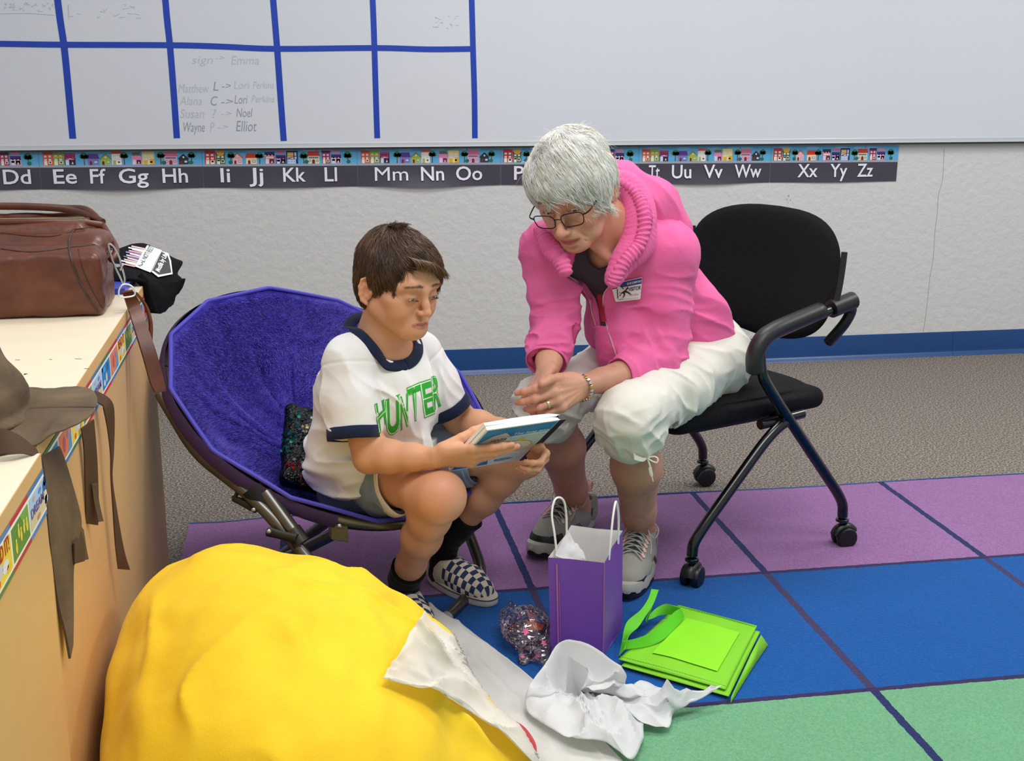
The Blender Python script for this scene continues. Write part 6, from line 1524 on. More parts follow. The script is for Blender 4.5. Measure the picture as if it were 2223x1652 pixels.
band('shorts_hem', kR-sR*.004, sR+[0, 0, .35], .057, .062, tx, .030, .003, hemM, shorts, .006, label='turned-up cream hem', seed=3)
band('shorts_hem', kL-sL*.004, sL, .055, .058, tx, .024, .003, shortM, shorts, .004, seed=6)
# socks and slip-on shoes
sockM = m_cloth('black_sock', '08080a', '0d0d10', .9, 20, 500, .4); canv = mat('cream_canvas', 'd9cfb8', .8, .08, 30, .3, 600); rubber = mat('cream_rubber', 'd6d0c2', .5, .06, 20)
def m_checker():
    t = NT('checkerboard_canvas'); uv = t.n('ShaderNodeUVMap', dict(uv_map='chk')); ck = t.n('ShaderNodeTexChecker', Vector=uv, Scale=1.); ck.inputs['Color1'].default_value = s2l('25365e'); ck.inputs['Color2'].default_value = s2l('ddd3bd'); t.base((ck, 0)); t.b.inputs['Roughness'].default_value = .8
    t.bump((t.noise(600, 2), 'Fac'), .3, .0006); return t.m
chk = m_checker()
def slip_on(an, fdir, L_, lab, side):
    """slip-on shoe under ankle an, pointing along fdir (ground direction)"""
    f_ = unit([fdir[0], fdir[1], 0]); r_ = np.array([f_[1], -f_[0], 0]); o = np.array([an[0], an[1], .0085])-f_*.040; W_ = .036
    R = np.stack([r_, f_, [0, 0, 1.]], 1)
    def Q(x, y, z): return o+r_*x+f_*y+np.array([0, 0, z])
    par = None
    v = Vox(o+[-.22, -.22, -.01], o+[.22, .22, .12], .0018)
    v.chain([Q(0, .012, .030), Q(0, .06, .030), Q(side*.004, L_*.62, .027), Q(side*.003, L_-.042, .022)], [.029, .030, .035, .033], k=.02, flat=((0, 0, 1), .92))
    v.rc(Q(0, .02, .045), Q(0, .065, .045), .029, .028, k=.01); v.rc(Q(0, .065, .050), Q(side*.003, L_*.55, .034), .024, .028, k=.02)
    v.half(Q(0, 0, .0), (0, 0, -1)); v.half(Q(0, .02, .062), unit(R @ [0, -.12, 1.]), rad=.055); v.rc(Q(0, .030, .035), Q(0, .058, .10), .024, .028, k=.002, mode='sub')
    v.disp(lambda P: fold(P, f_, r_, 60, .0018, 4, Q(0, L_*.58, .05), (.05, .03, .03)), .01)
    V, F = v.mesh(); V = relax(V, F, 1); q = (V-o)@R
    top = lambda c: ((((c-o)@R)[:, 1] > .075)).astype(int)
    sh = quads('slip_on_shoe', [(V, F)], [canv, chk], boy, it=0, midx=top, label='cream slip-on shoe with navy checkerboard front')
    me = sh.data; uvl = me.uv_layers.new(name='chk'); vi = np.empty(len(me.loops), np.int32); me.loops.foreach_get('vertex_index', vi); ql = q[vi]
    ang = np.arctan2(ql[:, 0], np.maximum(ql[:, 2]-.0, .004)); uv = np.stack([(ang*.034)/.0112+100.5, ql[:, 1]/.0112+100.5], 1); uvl.data.foreach_set('uv', uv.astype(np.float32).ravel())
    # sole
    n = 64; ring = []
    for i in range(n):
        a = 2*math.pi*i/n; y = L_/2+(L_/2+.004)*math.sin(a); x = (W_+.002)*math.cos(a)*(1-.16*max(0, -math.sin(a)))*abs(math.cos(a))**-.25 if abs(math.cos(a)) > 1e-3 else 0
        ring.append((x+side*.004*(y/L_), y))
    b = B(); ring = np.array(ring); V = []; prof = [(1.0, 0), (1.015, .002), (1.015, .016), (1.0, .0185), (.93, .0185)]
    for sc_, z in prof:
        for x, y in ring: V.append(Q(x*sc_, (y-L_/2)*sc_+L_/2, z))
    k = len(prof); b.add(V, [(p*n+i, p*n+(i+1) % n, (p+1)*n+(i+1) % n, (p+1)*n+i) for p in range(k-1) for i in range(n)]+[tuple(range(n))[::-1], tuple((k-1)*n+i for i in range(n))]); b.build('sole', rubber, sh)
    b = B(); b.tube([Q(x*1.02, (y-L_/2)*1.02+L_/2, .0145) for x, y in ring], .0011, 6, closed=True); b.build('foxing_line', mat('navy_line', '161c30', .6), sh)
    return sh, Q
slip_on(baR, at(895, 1345, z=.02)-at(842, 1278, z=.02), .185, '', 1)
slip_on(baL, at(1045, 1262, z=.02)-at(938, 1212, z=.02), .200, '', -1)
for an, kn, hgt in ((baR, bkR, .045), (baL, bkL, .105)):
    u_ = unit(kn-an); v = Vox(an-.16, an+.22, .0024); ft = an*[1, 1, 0]+[0, 0, .035]; v.chain([ft, an, an+u_*hgt*.6, an+u_*hgt], [.030, .0320, .0335, .0365], k=.01)
    v.rc(ft, ft+(fw*.035), .028, k=.02); v.half(an+u_*hgt, u_, rad=.12); v.disp(lambda P: fold(P, u_, (1, 0, 0), 60, .0009, 3), .01); V, F = v.mesh(); quads('sock', [(V, F)], sockM, boy, it=1, label='black sock')
# ================= THE BOOK =================
book = empty('picture_book', bkT+e1/2+e2/2, 'open blue and white picture book held on the lap of the boy', 'book')
def bq(s_, t_, h_): return bkT+e1*s_+e2*t_+nb_*h_
def slab(s0, s1, t0_, t1_, h0, h1): return [bq(s0, t0_, h0), bq(s1, t0_, h0), bq(s1, t1_, h0), bq(s0, t1_, h0), bq(s0, t0_, h1), bq(s1, t0_, h1), bq(s1, t1_, h1), bq(s0, t1_, h1)]
CF = [(0, 3, 2, 1), (4, 5, 6, 7), (0, 1, 5, 4), (1, 2, 6, 5), (2, 3, 7, 6), (3, 0, 4, 7)]
B().add(slab(0, 1, 0, 1, 0, .0016), CF).build('front_cover', mat('book_cover_white', 'dfe3e2', .35, coat=.2), book, smooth=False)
pg = mat('page_white', 'f0efec', .7, .04, 300)
def pages(h0, h1, bulge, nm):
    b = B(); n = 14; V = []
    for i in range(n+1):
        s_ = .012+1.03*i/n; hh = h1+bulge*math.sin(math.pi*min(1, i/n))**1.2-(h1-h0)*.85*max(0, (i/n-.82)/.18)**2
        for t_ in (.012, .985): V += [bq(s_, t_, h0), bq(s_, t_, hh)]
    Fc = []
    for i in range(n): a = i*4; Fc += [(a, a+1, a+5, a+4), (a+2, a+6, a+7, a+3), (a+1, a+3, a+7, a+5), (a, a+4, a+6, a+2)]
    Fc += [(0, 2, 3, 1), (4*n, 4*n+1, 4*n+3, 4*n+2)]; return b.add(V, Fc).build(nm, pg, book, smooth=False)
pages(.0016, .0085, .0015, 'page_block'); pages(.0100, .0165, .002, 'page_block')
B().add(slab(.985, 1.075, .0, 1.02, -.001, .0105), CF).build('spine', mat('black_spine', '0a0a0c', .45), book, smooth=False, label='black cloth spine')
def cv(s_, t_, up=1): return bq(s_, t_, -.0003-.00012*up)
F_ = Flat(cv); F_.poly([(.03, .03), (.97, .03), (.97, .22), (.45, .26), (.33, .14), (.18, .20), (.03, .36)], '1f7fb4'); 
for k in range(22): x = .05+k*.042; F_.poly([(x, .05), (x+.02, .05), (x-.0, .15), (x-.02, .15)], '3a97c8', 2)
F_.rect(.40, .245, .97, .262, '7fb7cc'); F_.rect(.02, .30, .98, .72, 'b9c9c6', 0); 
F_.disc(.28, .32, .19, .09, 'e9e2cc', 2, 20); F_.disc(.50, .56, .40, .17, 'c9912e', 2, 30); F_.disc(.50, .56, .385, .155, 'd8cfc0', 3, 30); F_.disc(.36, .44, .16, .09, 'cf9a3c', 3, 20); F_.disc(.36, .44, .147, .078, 'dfd8c8', 4, 20)
F_.disc(.56, .60, .24, .07, 'b9b2ad', 4, 18); F_.disc(.66, .38, .05, .03, 'e0c040', 4); F_.poly([(.03, .80), (.42, .78), (.50, .97), (.03, .97)], '1f6fb0', 2); F_.poly([(.45, .80), (.80, .76), (.97, .97), (.52, .97)], 'c9d3dc', 2); F_.disc(.66, .88, .12, .05, '9aa9bb', 3)
def word(txt, s0, s1, t0_, hh, col, up=6):
    V, Fc, _ = text_mesh(txt, 1, 1, 1, (0, 0, 0), (1, 0, 0), (0, 1, 0), weight=.01); F_.b.add([cv(s0+(s1-s0)*p[0]/V[:, 0].max(), t0_-hh*p[1]/.72, up) for p in V], Fc, F_.c(col))
word('SANTA', .20, .42, .34, .07, 'a8503a'); word('The long way', .46, .95, .23, .055, 'dfeef2', 4); word('Pickle', .52, .72, .54, .06, 'c08a6a'); word('illustrated', .55, .80, .90, .04, '6b7a8c')
F_.build('cover_print', book, label='blue and cream cover artwork')
# ================= THE WOMAN =================
WH = Fr(at(1218, 455, y=-1.965), (-.52, -.74, -.44), (-.42, -.28, 1), .95)
WH.o = WH.o-WH.d((0, .080*.96, 0))
wom = empty('person', (.80, -1.72, 0), 'white-haired woman in glasses, pink hooded jacket and white capri trousers leaning towards the boy', 'person', None)
hL, hR = np.array([.930, -1.765, .468]), np.array([.868, -1.600, .468])
kL_, kR_ = at(1368, 903, y=-2.045), at(1184, 872, y=-1.85)
aL_, aR_ = at(1392, 1168, y=-1.85), at(1256, 1112, y=-1.63)
sL_, sR_ = at(1448, 545, y=-1.835), at(1196, 545, y=-1.80)
eL_, wL_ = at(1430, 790, y=-1.905), at(1262, 838, y=-2.03)
eR_, wR_ = at(1206, 700, y=-1.83), at(1188, 806, y=-1.97)
nk_ = at(1345, 505, y=-1.85)
skinW = skin_mat('older_skin', .12, 90)
v = Vox(WH.o-.18, WH.o+.18, .0015); h = Lv(v, WH)
build_head(h, False, lid=(.72, .72), mouth=.0040, age=1)
h.ell((0, .092, -.060), (.018, .01, .012), k=.01)
v.rc(WH((0, -.022, -.045)), nk_, .050, .052, k=.02)
t0_ = nk_+np.array([-.055, -.055, -.09])
v.chain([WH((.030, .02, -.07)), nk_*.5+t0_*.5+[-.01, -.03, 0]], [.012, .010], k=.02); v.chain([WH((-.030, .02, -.07)), nk_*.5+t0_*.5], [.012, .010], k=.02)
Vh, Fh = v.mesh(); WHT = bvh(Vh, Fh); parts = [(Vh, Fh)]
# hands: her right hand is a loose fist held inside the left one
v = Vox(np.minimum(wL_, wR_)-[.14, .13, .15], np.maximum(wL_, wR_)+[.13, .14, .10], .0014)
v.chain([eL_*.55+wL_*.45, eL_*.25+wL_*.75, wL_], [.034, .0275, .0235], k=.01, flat=((0, .3, 1), .92)); v.chain([eR_*.5+wR_*.5, eR_*.2+wR_*.8, wR_], [.032, .027, .0235], k=.01)
hdWR = hand(v, wR_, unit(at(1146, 862, y=-2.055)-wR_), unit([-.80, -.45, .25]), .88, thumb_side=1, curls=((62, 80, 40), (66, 82, 42), (70, 84, 45), (74, 84, 45)), spread=(3, 0, -3, -6), thumb=((.55, .30, -.45), (0, 30, 25)), tend=.6)
hv = v
v = Vox(np.minimum(wL_, wR_)-[.16, .14, .16], np.maximum(wL_, wR_)+[.13, .14, .10], .0014); v.chain([eL_*.55+wL_*.45, eL_*.25+wL_*.75, wL_], [.034, .0275, .0235], k=.01, flat=((0, .3, 1), .92))
hdWL = hand(v, wL_, unit(at(1205, 862, y=-2.085)-wL_), unit([.30, -.85, .25]), .93, thumb_side=1, curls=((20, 38, 22), (26, 44, 28), (32, 48, 32), (38, 52, 34)), spread=(2, 0, -3, -7), thumb=((.86, .22, .16), (0, 6, 14)), tend=1.)
parts.append(hv.mesh()); parts.append(v.mesh())
for hp, kn, an in ((hL, kL_, aL_), (hR, kR_, aR_)):
    pts = np.array([kn, an]); v = Vox(pts.min(0)-.12, pts.max(0)+.12, .0026); sh = unit(an-kn); back = unit(-(hp+an-2*kn))
    v.chain([kn-sh*.02, kn*.82+an*.18-back*.006, kn*.62+an*.38-back*.012, kn*.25+an*.75, an], [.042, .0490, .0530, .0365, .0335], k=.02); v.rc(kn+sh*.05+back*.012, an+back*.004, .020, .016, k=.03)
    v.ell(an+np.cross(sh, back)*.026-[0, 0, .004], (.011, .012, .014), k=.008); v.ell(an-np.cross(sh, back)*.026-[0, 0, .004], (.011, .012, .014), k=.008); parts.append(v.mesh())
v = Vox((.45, -2.0, .3), (1.1, -1.5, .82), .008); hm2 = (hL+hR)/2; sm2 = (sL_+sR_)/2
v.chain([hm2, hm2*.5+sm2*.5, sm2], [.075, .075, .065], k=.05); parts.append(v.mesh())
fcW = face_color(WH, 'cf9a80', 'b4605c', 'd57f70', '8a7060', False)
def wom_col(P):
    c = fcW(P)
    n = vnoise(P, 70, 5); w = np.clip((n-.55)*4, 0, 1)[:, None]*.28*(P[:, 2:3] < .62); c = c*(1-w)+np.array(s2l('9a6a4c')[:3])*w
    for fd in (hdWR, hdWL):
        for Pf, _ in fd:
            for q in Pf[1:]: w = zone(P, q, (.011,)*3)[:, None]*.40; c = c*(1-w)+np.array(s2l('cc7868')[:3])*w
    w = (P[:, 2:3] < .42)*(P[:, 2:3] > .05); m = np.clip(vnoise(P, (30, 30, 12), 9)*.5+.35, 0, .6)[:, None]*w*.45; c = c*(1-m)+np.array(s2l('a8705c')[:3])*m
    return c
quads('body', parts, skinW, wom, color=wom_col, it=1)
eye('eyeball', WH, -1, wom, '4a4038', (-14, -22)); eye('eyeball', WH, 1, wom, '4a4038', (-14, -22))
nails(hdWL, 'e6c0b0', wom, .93, (4, 0, 1)); nails(hdWR, 'e6c0b0', wom, .88)
# veins and tendons are part of the hands; leg veins as thin raised lines
# brows
rs = np.random.RandomState(5); brw = []
for s in (-1, 1):
    for i in range(110):
        t_ = rs.rand(); x = s*(.012+.040*t_); z = .019+.010*math.sin(math.pi*(.25+t_*.6))+rs.randn()*.0015; hit = WHT.ray_cast(Vector(WH((x, .13, z))), Vector(-WH.d((0, 1, 0))))
        if hit[0] is None: continue
        p = np.array(hit[0]); nn = np.array(hit[1]); dv = WH.d((s*1, -.25, .3-.6*t_)); dv = unit(dv-nn*(dv@nn)+nn*.25); brw.append([p-nn*.0003, p+dv*.003+nn*.0003, p+dv*.006])
strands('eyebrows', np.array(brw), 2, .0003, mat('brow_ash', '7d6c5c', .6), wom)
lash = []
for s in (-1, 1):
    for i in range(24):
        t_ = i/23; x = s*(.019+.0245*t_); y = .0890+.0030*math.sin(math.pi*t_)-.0045*t_; z = -.0015+.0030*math.sin(math.pi*t_); a = np.array([x, y, z]); dv = np.array([s*.3*(t_-.3), .8, -.1]); lash.append([WH(a+dv*.005*q+np.array([0, 0, 1])*.0022*q*q) for q in np.linspace(0, 1, 4)])
strands('eyelashes', np.array(lash), 3, .00025, mat('lash_dark', '2a2422', .6), wom)
# glasses
gl_m = mat('dark_metal_frame', '15161c', .3, metal=.6)
gs_ = empty('glasses', WH((0, .1, -.01)), 'dark metal rectangular glasses worn by the white-haired woman', 'glasses')
def lens_pts(s, n=40):
    P = []
    for i in range(n):
        a = 2*math.pi*i/n; e = .55; x = .0255*math.copysign(abs(math.cos(a))**e, math.cos(a)); z = .0155*math.copysign(abs(math.sin(a))**e, math.sin(a))
        if z < 0: x *= .93
        P.append(WH((s*(.0335)+x, .1085-.006*(abs(s*.0335+x)/.06)**2, -.014+z+(.003*abs(x+s*.0335)/.06))))
    return P
for s in (-1, 1):
    B().tube(lens_pts(s), .0011, 8, closed=True).build('rim', gl_m, gs_)
    t = NT('clear_lens'); gg = t.n('ShaderNodeBsdfGlossy'); gg.inputs['Roughness'].default_value = .02; tp = t.n('ShaderNodeBsdfTransparent'); tp.inputs[0].default_value = (.99, .99, 1, 1); mx = t.n('ShaderNodeMixShader'); fr_ = t.n('ShaderNodeFresnel'); t.set(mx, '_0', fr_)
    t.t.links.new(tp.outputs[0], mx.inputs[1]); t.t.links.new(gg.outputs[0], mx.inputs[2]); out = [x for x in t.t.nodes if x.type == 'OUTPUT_MATERIAL'][0]; t.t.links.new(mx.outputs[0], out.inputs[0])
    B().poly(lens_pts(s)).build('lens', t.m, gs_, smooth=False)
    B().tube(spline([WH((s*.059, .104, -.004)), WH((s*.069, .099, -.002)), WH((s*.0735, .085, -.001)), WH((s*.0765, .045, .001)), WH((s*.0775, .0, .002)), WH((s*.0765, -.022, -.008)), WH((s*.074, -.030, -.022))], 6), [.0017]*37, 8, flat=(WH.d((1, 0, 0)), .6)).build('temple_arm', gl_m, gs_)
B().tube(spline([WH((-.0085, .1085, -.009)), WH((0, .1125, -.0055)), WH((.0085, .1085, -.009))], 6), .0011, 8).build('bridge', gl_m, gs_)
# ---- hair ----
v = Vox(WH.o-.20, WH.o+.20, .0022); h = Lv(v, WH)
h.ell((0, -.014, .044), (.084, .101, .089), k=0); h.ell((.000, .030, .052), (.075, .068, .056), k=.03); h.ell((0, -.052, -.008), (.068, .050, .062), k=.03)
for s in (-1, 1): h.ell((s*.062, .004, .018), (.022, .048, .044), k=.02)
h.ell((.0, .120, -.030), (.064, .066, .078), k=.006, mode='sub', rot=rotm('Y', -6)); h.ell((0, .070, -.095), (.13, .064, .065), k=.004, mode='sub')
for s in (-1, 1): h.ell((s*.094, .042, -.055), (.05, .036, .052), k=.004, mode='sub'); h.ell((s*.094, -.006, -.046), (.034, .030, .034), k=.004, mode='sub')
h.ell((0, .0, -.125), (.12, .09, .06), k=.004, mode='sub')
def hdw(P):
    q = WH.inv(P); return vnoise(q, (34, 34, 20), 5)*.0050+vnoise(q, (80, 80, 30), 6)*.0020
v.disp(hdw, .014); Vc, Fc_ = v.mesh(); whM = m_hair('white_hair', ['dcd7c6', 'ece8dc', 'f3f1e8', 'f8f7f3', 'e6dfc8'], .6, .25)
hw2 = quads('hair', [(Vc, Fc_)], whM[1], wom, it=1, label='short layered white hair')
WCT = bvh(Vc, Fc_); crw = np.array([.012, -.030, .135]); rs = np.random.RandomState(21); sel = rs.choice(len(Vc), 9500, replace=False)
def dirW(q, t):
    r = q-crw; fwd = max(0, q[1]+.02)*10; d = unit(r*[1, 1, .6])+np.array([-.15, .3, -.9*min(1, max(0, .12-q[2])*12)])
    if q[1] > .02: d = d+np.array([-.75*min(1, fwd), .1, -.2])
    if q[0] > .045: d = d+np.array([0, -.55, -.25])
    if q[0] < -.045: d = d+np.array([0, -.3, -.3])
    w = math.sin(q[0]*70+q[2]*55+q[1]*40)*.35; return d+np.array([w, -w, w*.4])
P = groom(WH, WCT, Vc[sel], dirW, .044, 8, .0045, 22, .22)
mi = np.clip((vnoise(WH.inv(Vc[sel]), 36, 3)*1.5+2.2+rs.randn(len(sel))*.9), 0, 4.99).astype(int)
strands('hair_strands', P, 8, .00080, whM, hw2, mi=mi)
P = []   # wispy flyaways
for i in rs.choice(len(Vc), 260, replace=False):
    p = Vc[i]; q = WH.inv(p); n_ = np.array(WCT.find_nearest(Vector(p))[1]); d = unit(n_*.5+WH.d(dirW(q, 0))*.5+rs.randn(3)*.3); l = rs.uniform(.018, .035); c_ = unit(rs.randn(3)); P.append([p+d*l*t+c_*l*.3*t*t-np.array([0, 0, .3])*l*t*t for t in np.linspace(0, 1, 7)])
strands('flyaway_hair', np.array(P), 6, .0003, whM[3], hw2)
P = []   # tuft at the front of the crown
for i in range(200):
    q = np.array([.02+rs.randn()*.014, .035+rs.randn()*.012, .0]); hit = WCT.ray_cast(Vector(WH(q+[0, 0, .3])), Vector(-WH.d((0, 0, 1))))
    if hit[0] is None: continue
    p = np.array(hit[0]); d = WH.d((.25+rs.randn()*.3, .15+rs.randn()*.3, 1)); l = rs.uniform(.015, .032); P.append([p+d*l*t+WH.d((-.9, .5, -.6))*l*t*t*.8 for t in np.linspace(0, 1, 7)])
strands('hair_tuft', np.array(P), 6, .0005, [whM[3], whM[2]], hw2, mi=rs.randint(0, 2, len(P)))
# ---- jacket ----
def m_pink():
    t = NT('pink_fleece'); n = t.noise(9, 4, .6); n2 = t.noise(520, 2, .6); n3 = t.noise(26, 4, .65); t.base(t.mix((n, 'Fac'), 'd8558f', 'ea74a8')); t.b.inputs['Roughness'].default_value = .9; t.b.inputs['Specular IOR Level'].default_value = .15; t.b.inputs['Sheen Weight'].default_value = .2
    t.b.inputs['Sheen Tint'].default_value = s2l('ffc0dc'); t.bump((n2, 'Fac'), .3, .001, t.bump((n3, 'Fac'), .35, .005)); return t.m
pink = m_pink()
ld = unit(sL_-sR_); up_ = unit(sm2-hm2); fr2 = unit(np.cross(up_, ld)); fr2 = fr2 if fr2[1] < 0 else -fr2    # left, spine, chest direction
def torso(v, o=0.):
    v.chain([hm2+[-.02, 0, .035], hm2*.55+sm2*.45+[.012, .01, .025], sm2-up_*.05], [.090-o, .102-o, .102-o], k=.05, flat=(fr2, .84))
    v.rc(hL+[-.02, 0, .035], hR+[-.02, 0, .035], .076-o, k=.05)
    v.ell(sm2-up_*.12+fr2*.045, (.115-o, .066-o, .11-o), np.stack([ld, fr2, up_], 1), k=.05); v.ell(sm2-up_*.30+fr2*.030, (.11-o, .070-o, .10-o), np.stack([ld, fr2, up_], 1), k=.05)
    v.rc(at(1352, 715, y=-1.86), at(1352, 765, y=-1.86), .058-o, .056-o, k=.05); v.rc(sL_, sR_, .062-o, k=.04); v.rc(sL_, nk_-[0, 0, .02], .058-o, .055-o, k=.04); v.rc(sR_, nk_-[.02, 0, .02], .055-o, .055-o, k=.04)
v = Vox((.36, -2.16, .36), (1.16, -1.40, .92), .0030); torso(v)
cuL, cuR = at(1352, 812, y=-1.965), at(1187, 778, y=-1.925)
v.chain([sL_, sL_*.5+eL_*.5, eL_, eL_*.45+cuL*.55, cuL], [.066, .060, .056, .048, .038], k=.02)
v.chain([sR_, sR_*.5+eR_*.5, eR_, eR_*.4+cuR*.6, cuR], [.062, .056, .052, .046, .041], k=.02)
dL_, dR_ = unit(wL_-eL_), unit(wR_-eR_)
cut_end(v, cuL+dL_*.004, dL_, .032, .05); cut_end(v, cuR+dR_*.004, dR_, .034, .05)
# open front: a V between the two zip edges showing the grey top
nkc = nk_+fr2*.03
dS = float((sm2-CAM)@FW)
OPN = [(1262, 520), (1232, 598), (1252, 610), (1270, 630), (1283, 652), (1288, 680), (1296, 706), (1316, 708), (1311, 680), (1308, 655), (1311, 634), (1322, 618), (1334, 600), (1348, 560), (1352, 500), (1300, 480)]
def jd(P):
    o = vnoise(P, 11, 3)*.004+vnoise(P, 26, 4)*.0015
    o += fold(P, unit(eL_-sL_), ld, 42, .0100, 4, (eL_+sL_)/2+[0, 0, -.05], (.09, .09, .11)); o += fold(P, unit(cuL-eL_), (0, 0, 1), 48, .0105, 6, eL_*.6+cuL*.4, (.09, .08, .07))
    o += fold(P, unit(eR_-sR_), ld, 40, .0095, 8, (eR_+sR_)/2, (.08, .09, .11)); o += fold(P, (0, .2, 1), (1, 0, .2), 48, .0100, 10, eR_*.5+cuR*.5, (.07, .08, .06))
    o += fold(P, (.3, 0, 1), (1, 0, -.4), 28, .0090, 12, at(1480, 720, y=-1.85), (.12, .14, .09)); o += fold(P, (1, 0, .5), (-.5, 0, 1), 30, .004, 14, at(1260, 690, y=-1.95), (.07, .1, .09))
    o += fold(P, (1, 0, .3), (-.3, 0, 1), 60, .0035, 16, at(1160, 520, y=-1.80), (.05, .06, .05)); o += fold(P, (1, 0, .6), (-.6, 0, 1), 55, .0035, 17, at(1450, 480, y=-1.84), (.06, .06, .05))
    # waistband ridge
    t_ = (P-(hm2+[.0, 0, .055]))@unit(up_*1.0+[.25, 0, .2]); o += .0030*np.exp(-((t_-.022)/.004)**2); 
    return o
v.carve(OPN, dS+.02); v.disp(jd, .016); v.half(hm2+[0, 0, -.012], unit(-up_+[.2, 0, -.6])); V, F = v.mesh()
jk = quads('hooded_jacket', [(V, F)], pink, wom, it=1, label='pink zip-up hooded jacket'); JT = bvh(relax(V, F, 2), F)
band('jacket_cuff', cuL-dL_*.012, dL_, .038, .036, ld, .045, .0025, pink, jk, .002, seed=3, cone=-.03); band('jacket_cuff', cuR-dR_*.012, dR_, .041, .038, ld, .050, .0025, pink, jk, .002, seed=8, cone=.03)
# hood: thick soft roll standing round the neck, gathered edge
def hood_roll(path, rad, nm, seed, gather=.005):
    pts = spline(path, 8); lo = pts.min(0)-.09; hi = pts.max(0)+.09; v = Vox(lo, hi, .0024); r = spline(np.array(rad)[:, None], 8)[:, 0]; v.chain(pts, r, k=.01)
    T_ = np.gradient(pts, axis=0); T_ /= np.linalg.norm(T_, axis=1)[:, None]; s_ = np.concatenate([[0], np.cumsum(np.linalg.norm(np.diff(pts, axis=0), axis=1))])
    def g(P):
        d2 = ((P[:, None, :]-pts[None, ::3])**2).sum(2); i = d2.argmin(1); a = s_[::3][i]+((P-pts[::3][i])*T_[::3][i]).sum(1); return gather*np.sin(a*620+vnoise(P, 30, seed)*6)*.5+vnoise(P, 18, seed+1)*.005
    v.disp(g, .012); V, F = v.mesh(); return quads(nm, [(V, F)], pink, jk, it=2)
hood_roll([at(1340, 395, y=-1.83), at(1372, 420, y=-1.85), at(1390, 470, y=-1.89), at(1382, 530, y=-1.92), at(1350, 575, y=-1.945), at(1330, 608, y=-1.955)], [.024, .030, .033, .030, .020, .012], 'hood', 4, .0012)
hood_roll([at(1345, 392, y=-1.855), at(1378, 418, y=-1.885), at(1398, 468, y=-1.925), at(1388, 528, y=-1.955), at(1353, 572, y=-1.972), at(1330, 612, y=-1.972)], [.009, .010, .011, .010, .009, .006], 'gathered_hood_seam', 14, .0042)
v = Vox((.55, -2.02, .68), (1.0, -1.55, .95), .0032)
v.chain([at(1350, 400, y=-1.78), at(1415, 445, y=-1.80), at(1450, 500, y=-1.80)], [.045, .055, .05], k=.03); v.chain([at(1345, 395, y=-1.74), at(1330, 430, y=-1.70)], [.045, .05], k=.03); v.rc(WH((0, -.02, -.02)), nk_+[0, 0, -.01], .078, .070, k=.006, mode='sub')
v.disp(lambda P: vnoise(P, 14, 4)*.006+fold(P, (1, 0, .7), (-.7, 0, 1), 30, .0025, 5), .016); V, F = v.mesh(); quads('hood_back', [(V, F)], pink, jk, it=2)
hood_roll([at(1168, 500, y=-1.83), at(1190, 530, y=-1.88), at(1212, 560, y=-1.93), at(1228, 592, y=-1.955)], [.011, .015, .015, .010], 'gathered_hood_seam', 9, .0042)
# grey T-shirt
gT = m_cloth('charcoal_jersey', '38343a', '443f46', .85, 6)
v = Vox((.40, -2.10, .45), (1.05, -1.55, .86), .003); torso(v, .011); v.carve([(1272, 540), (1274, 556), (1283, 575), (1300, 586), (1316, 580), (1335, 562), (1350, 520), (1300, 440), (1262, 470)], dS+.06)
v.disp(lambda P: vnoise(P, 16, 3)*.003, .012)
V, F = v.mesh(); gt = quads('grey_top', [(V, F)], gT, wom, it=2, label='charcoal grey T-shirt under the jacket')
GT = bvh(V, F)
def quadpatch(BV_, uv, off, m_, nm, par, n=8, label=None):
    q = np.array(uv, float); G = np.array([[ray_hit(BV_, *((q[0]*(1-a)+q[1]*a)*(1-b_)+(q[3]*(1-a)+q[2]*a)*b_), off) for a in np.linspace(0, 1, n)] for b_ in np.linspace(0, 1, n)]); return B().grid(G).build(nm, m_, par, label=label)
quadpatch(GT, [(1296, 638), (1312, 640), (1318, 700), (1306, 698)], .001, mat('red_print', 'b03048', .7), 'shirt_print', gt)
# zip
zp = B(); zc = [(1230, 598), (1250, 611), (1268, 631), (1281, 653), (1286, 680), (1294, 707)]; zd = [(1336, 602), (1324, 620), (1313, 636), (1310, 656), (1313, 680), (1318, 707)]; 
for z_ in (zc, zd): zp.tube(spline([ray_hit(JT, u, v_, .001) for u, v_ in z_], 5), .0014, 6)
zp.tube(spline([ray_hit(JT, u, v_, .0005) for u, v_ in ((1318, 708), (1326, 735), (1336, 765), (1346, 795))], 5), .0016, 6)
zp.build('zip_edge', mat('zip_metal', 'd9b9c0', .4, metal=.3), jk, label='pale zip teeth edging')
# badge
bg = [(1326, 614), (1394, 601), (1391, 649), (1336, 656)]
badge = empty('visitor_badge', ray_hit(JT, 1360, 630, 0), 'white and blue VISITOR sticker badge on the chest of the pink jacket', 'name badge')
Bq = np.array(bg, float)
def bmap(s_, t_, off): uv = (Bq[0]*(1-s_)+Bq[1]*s_)*(1-t_)+(Bq[3]*(1-s_)+Bq[2]*s_)*t_; return ray_hit(JT, uv[0], uv[1], off)
cs_ = [bmap(a, b_, .003) for a, b_ in ((0, 0), (1, 0), (1, 1), (0, 1))]
def bf(s_, t_, up): return (cs_[0]*(1-s_)+cs_[1]*s_)*(1-t_)+(cs_[3]*(1-s_)+cs_[2]*s_)*t_-FW*(.0045+.0002*up)
Fb = Flat(bf); Fb.poly([(.02, .0), (.98, .0), (1, .03), (1, .97), (.97, 1), (.05, 1), (.01, .95), (0, .03)], 'e6dede', 0); Fb.poly([(.01, .03), (.99, .03), (.99, .29), (.01, .31)], '1f2f80', 1)
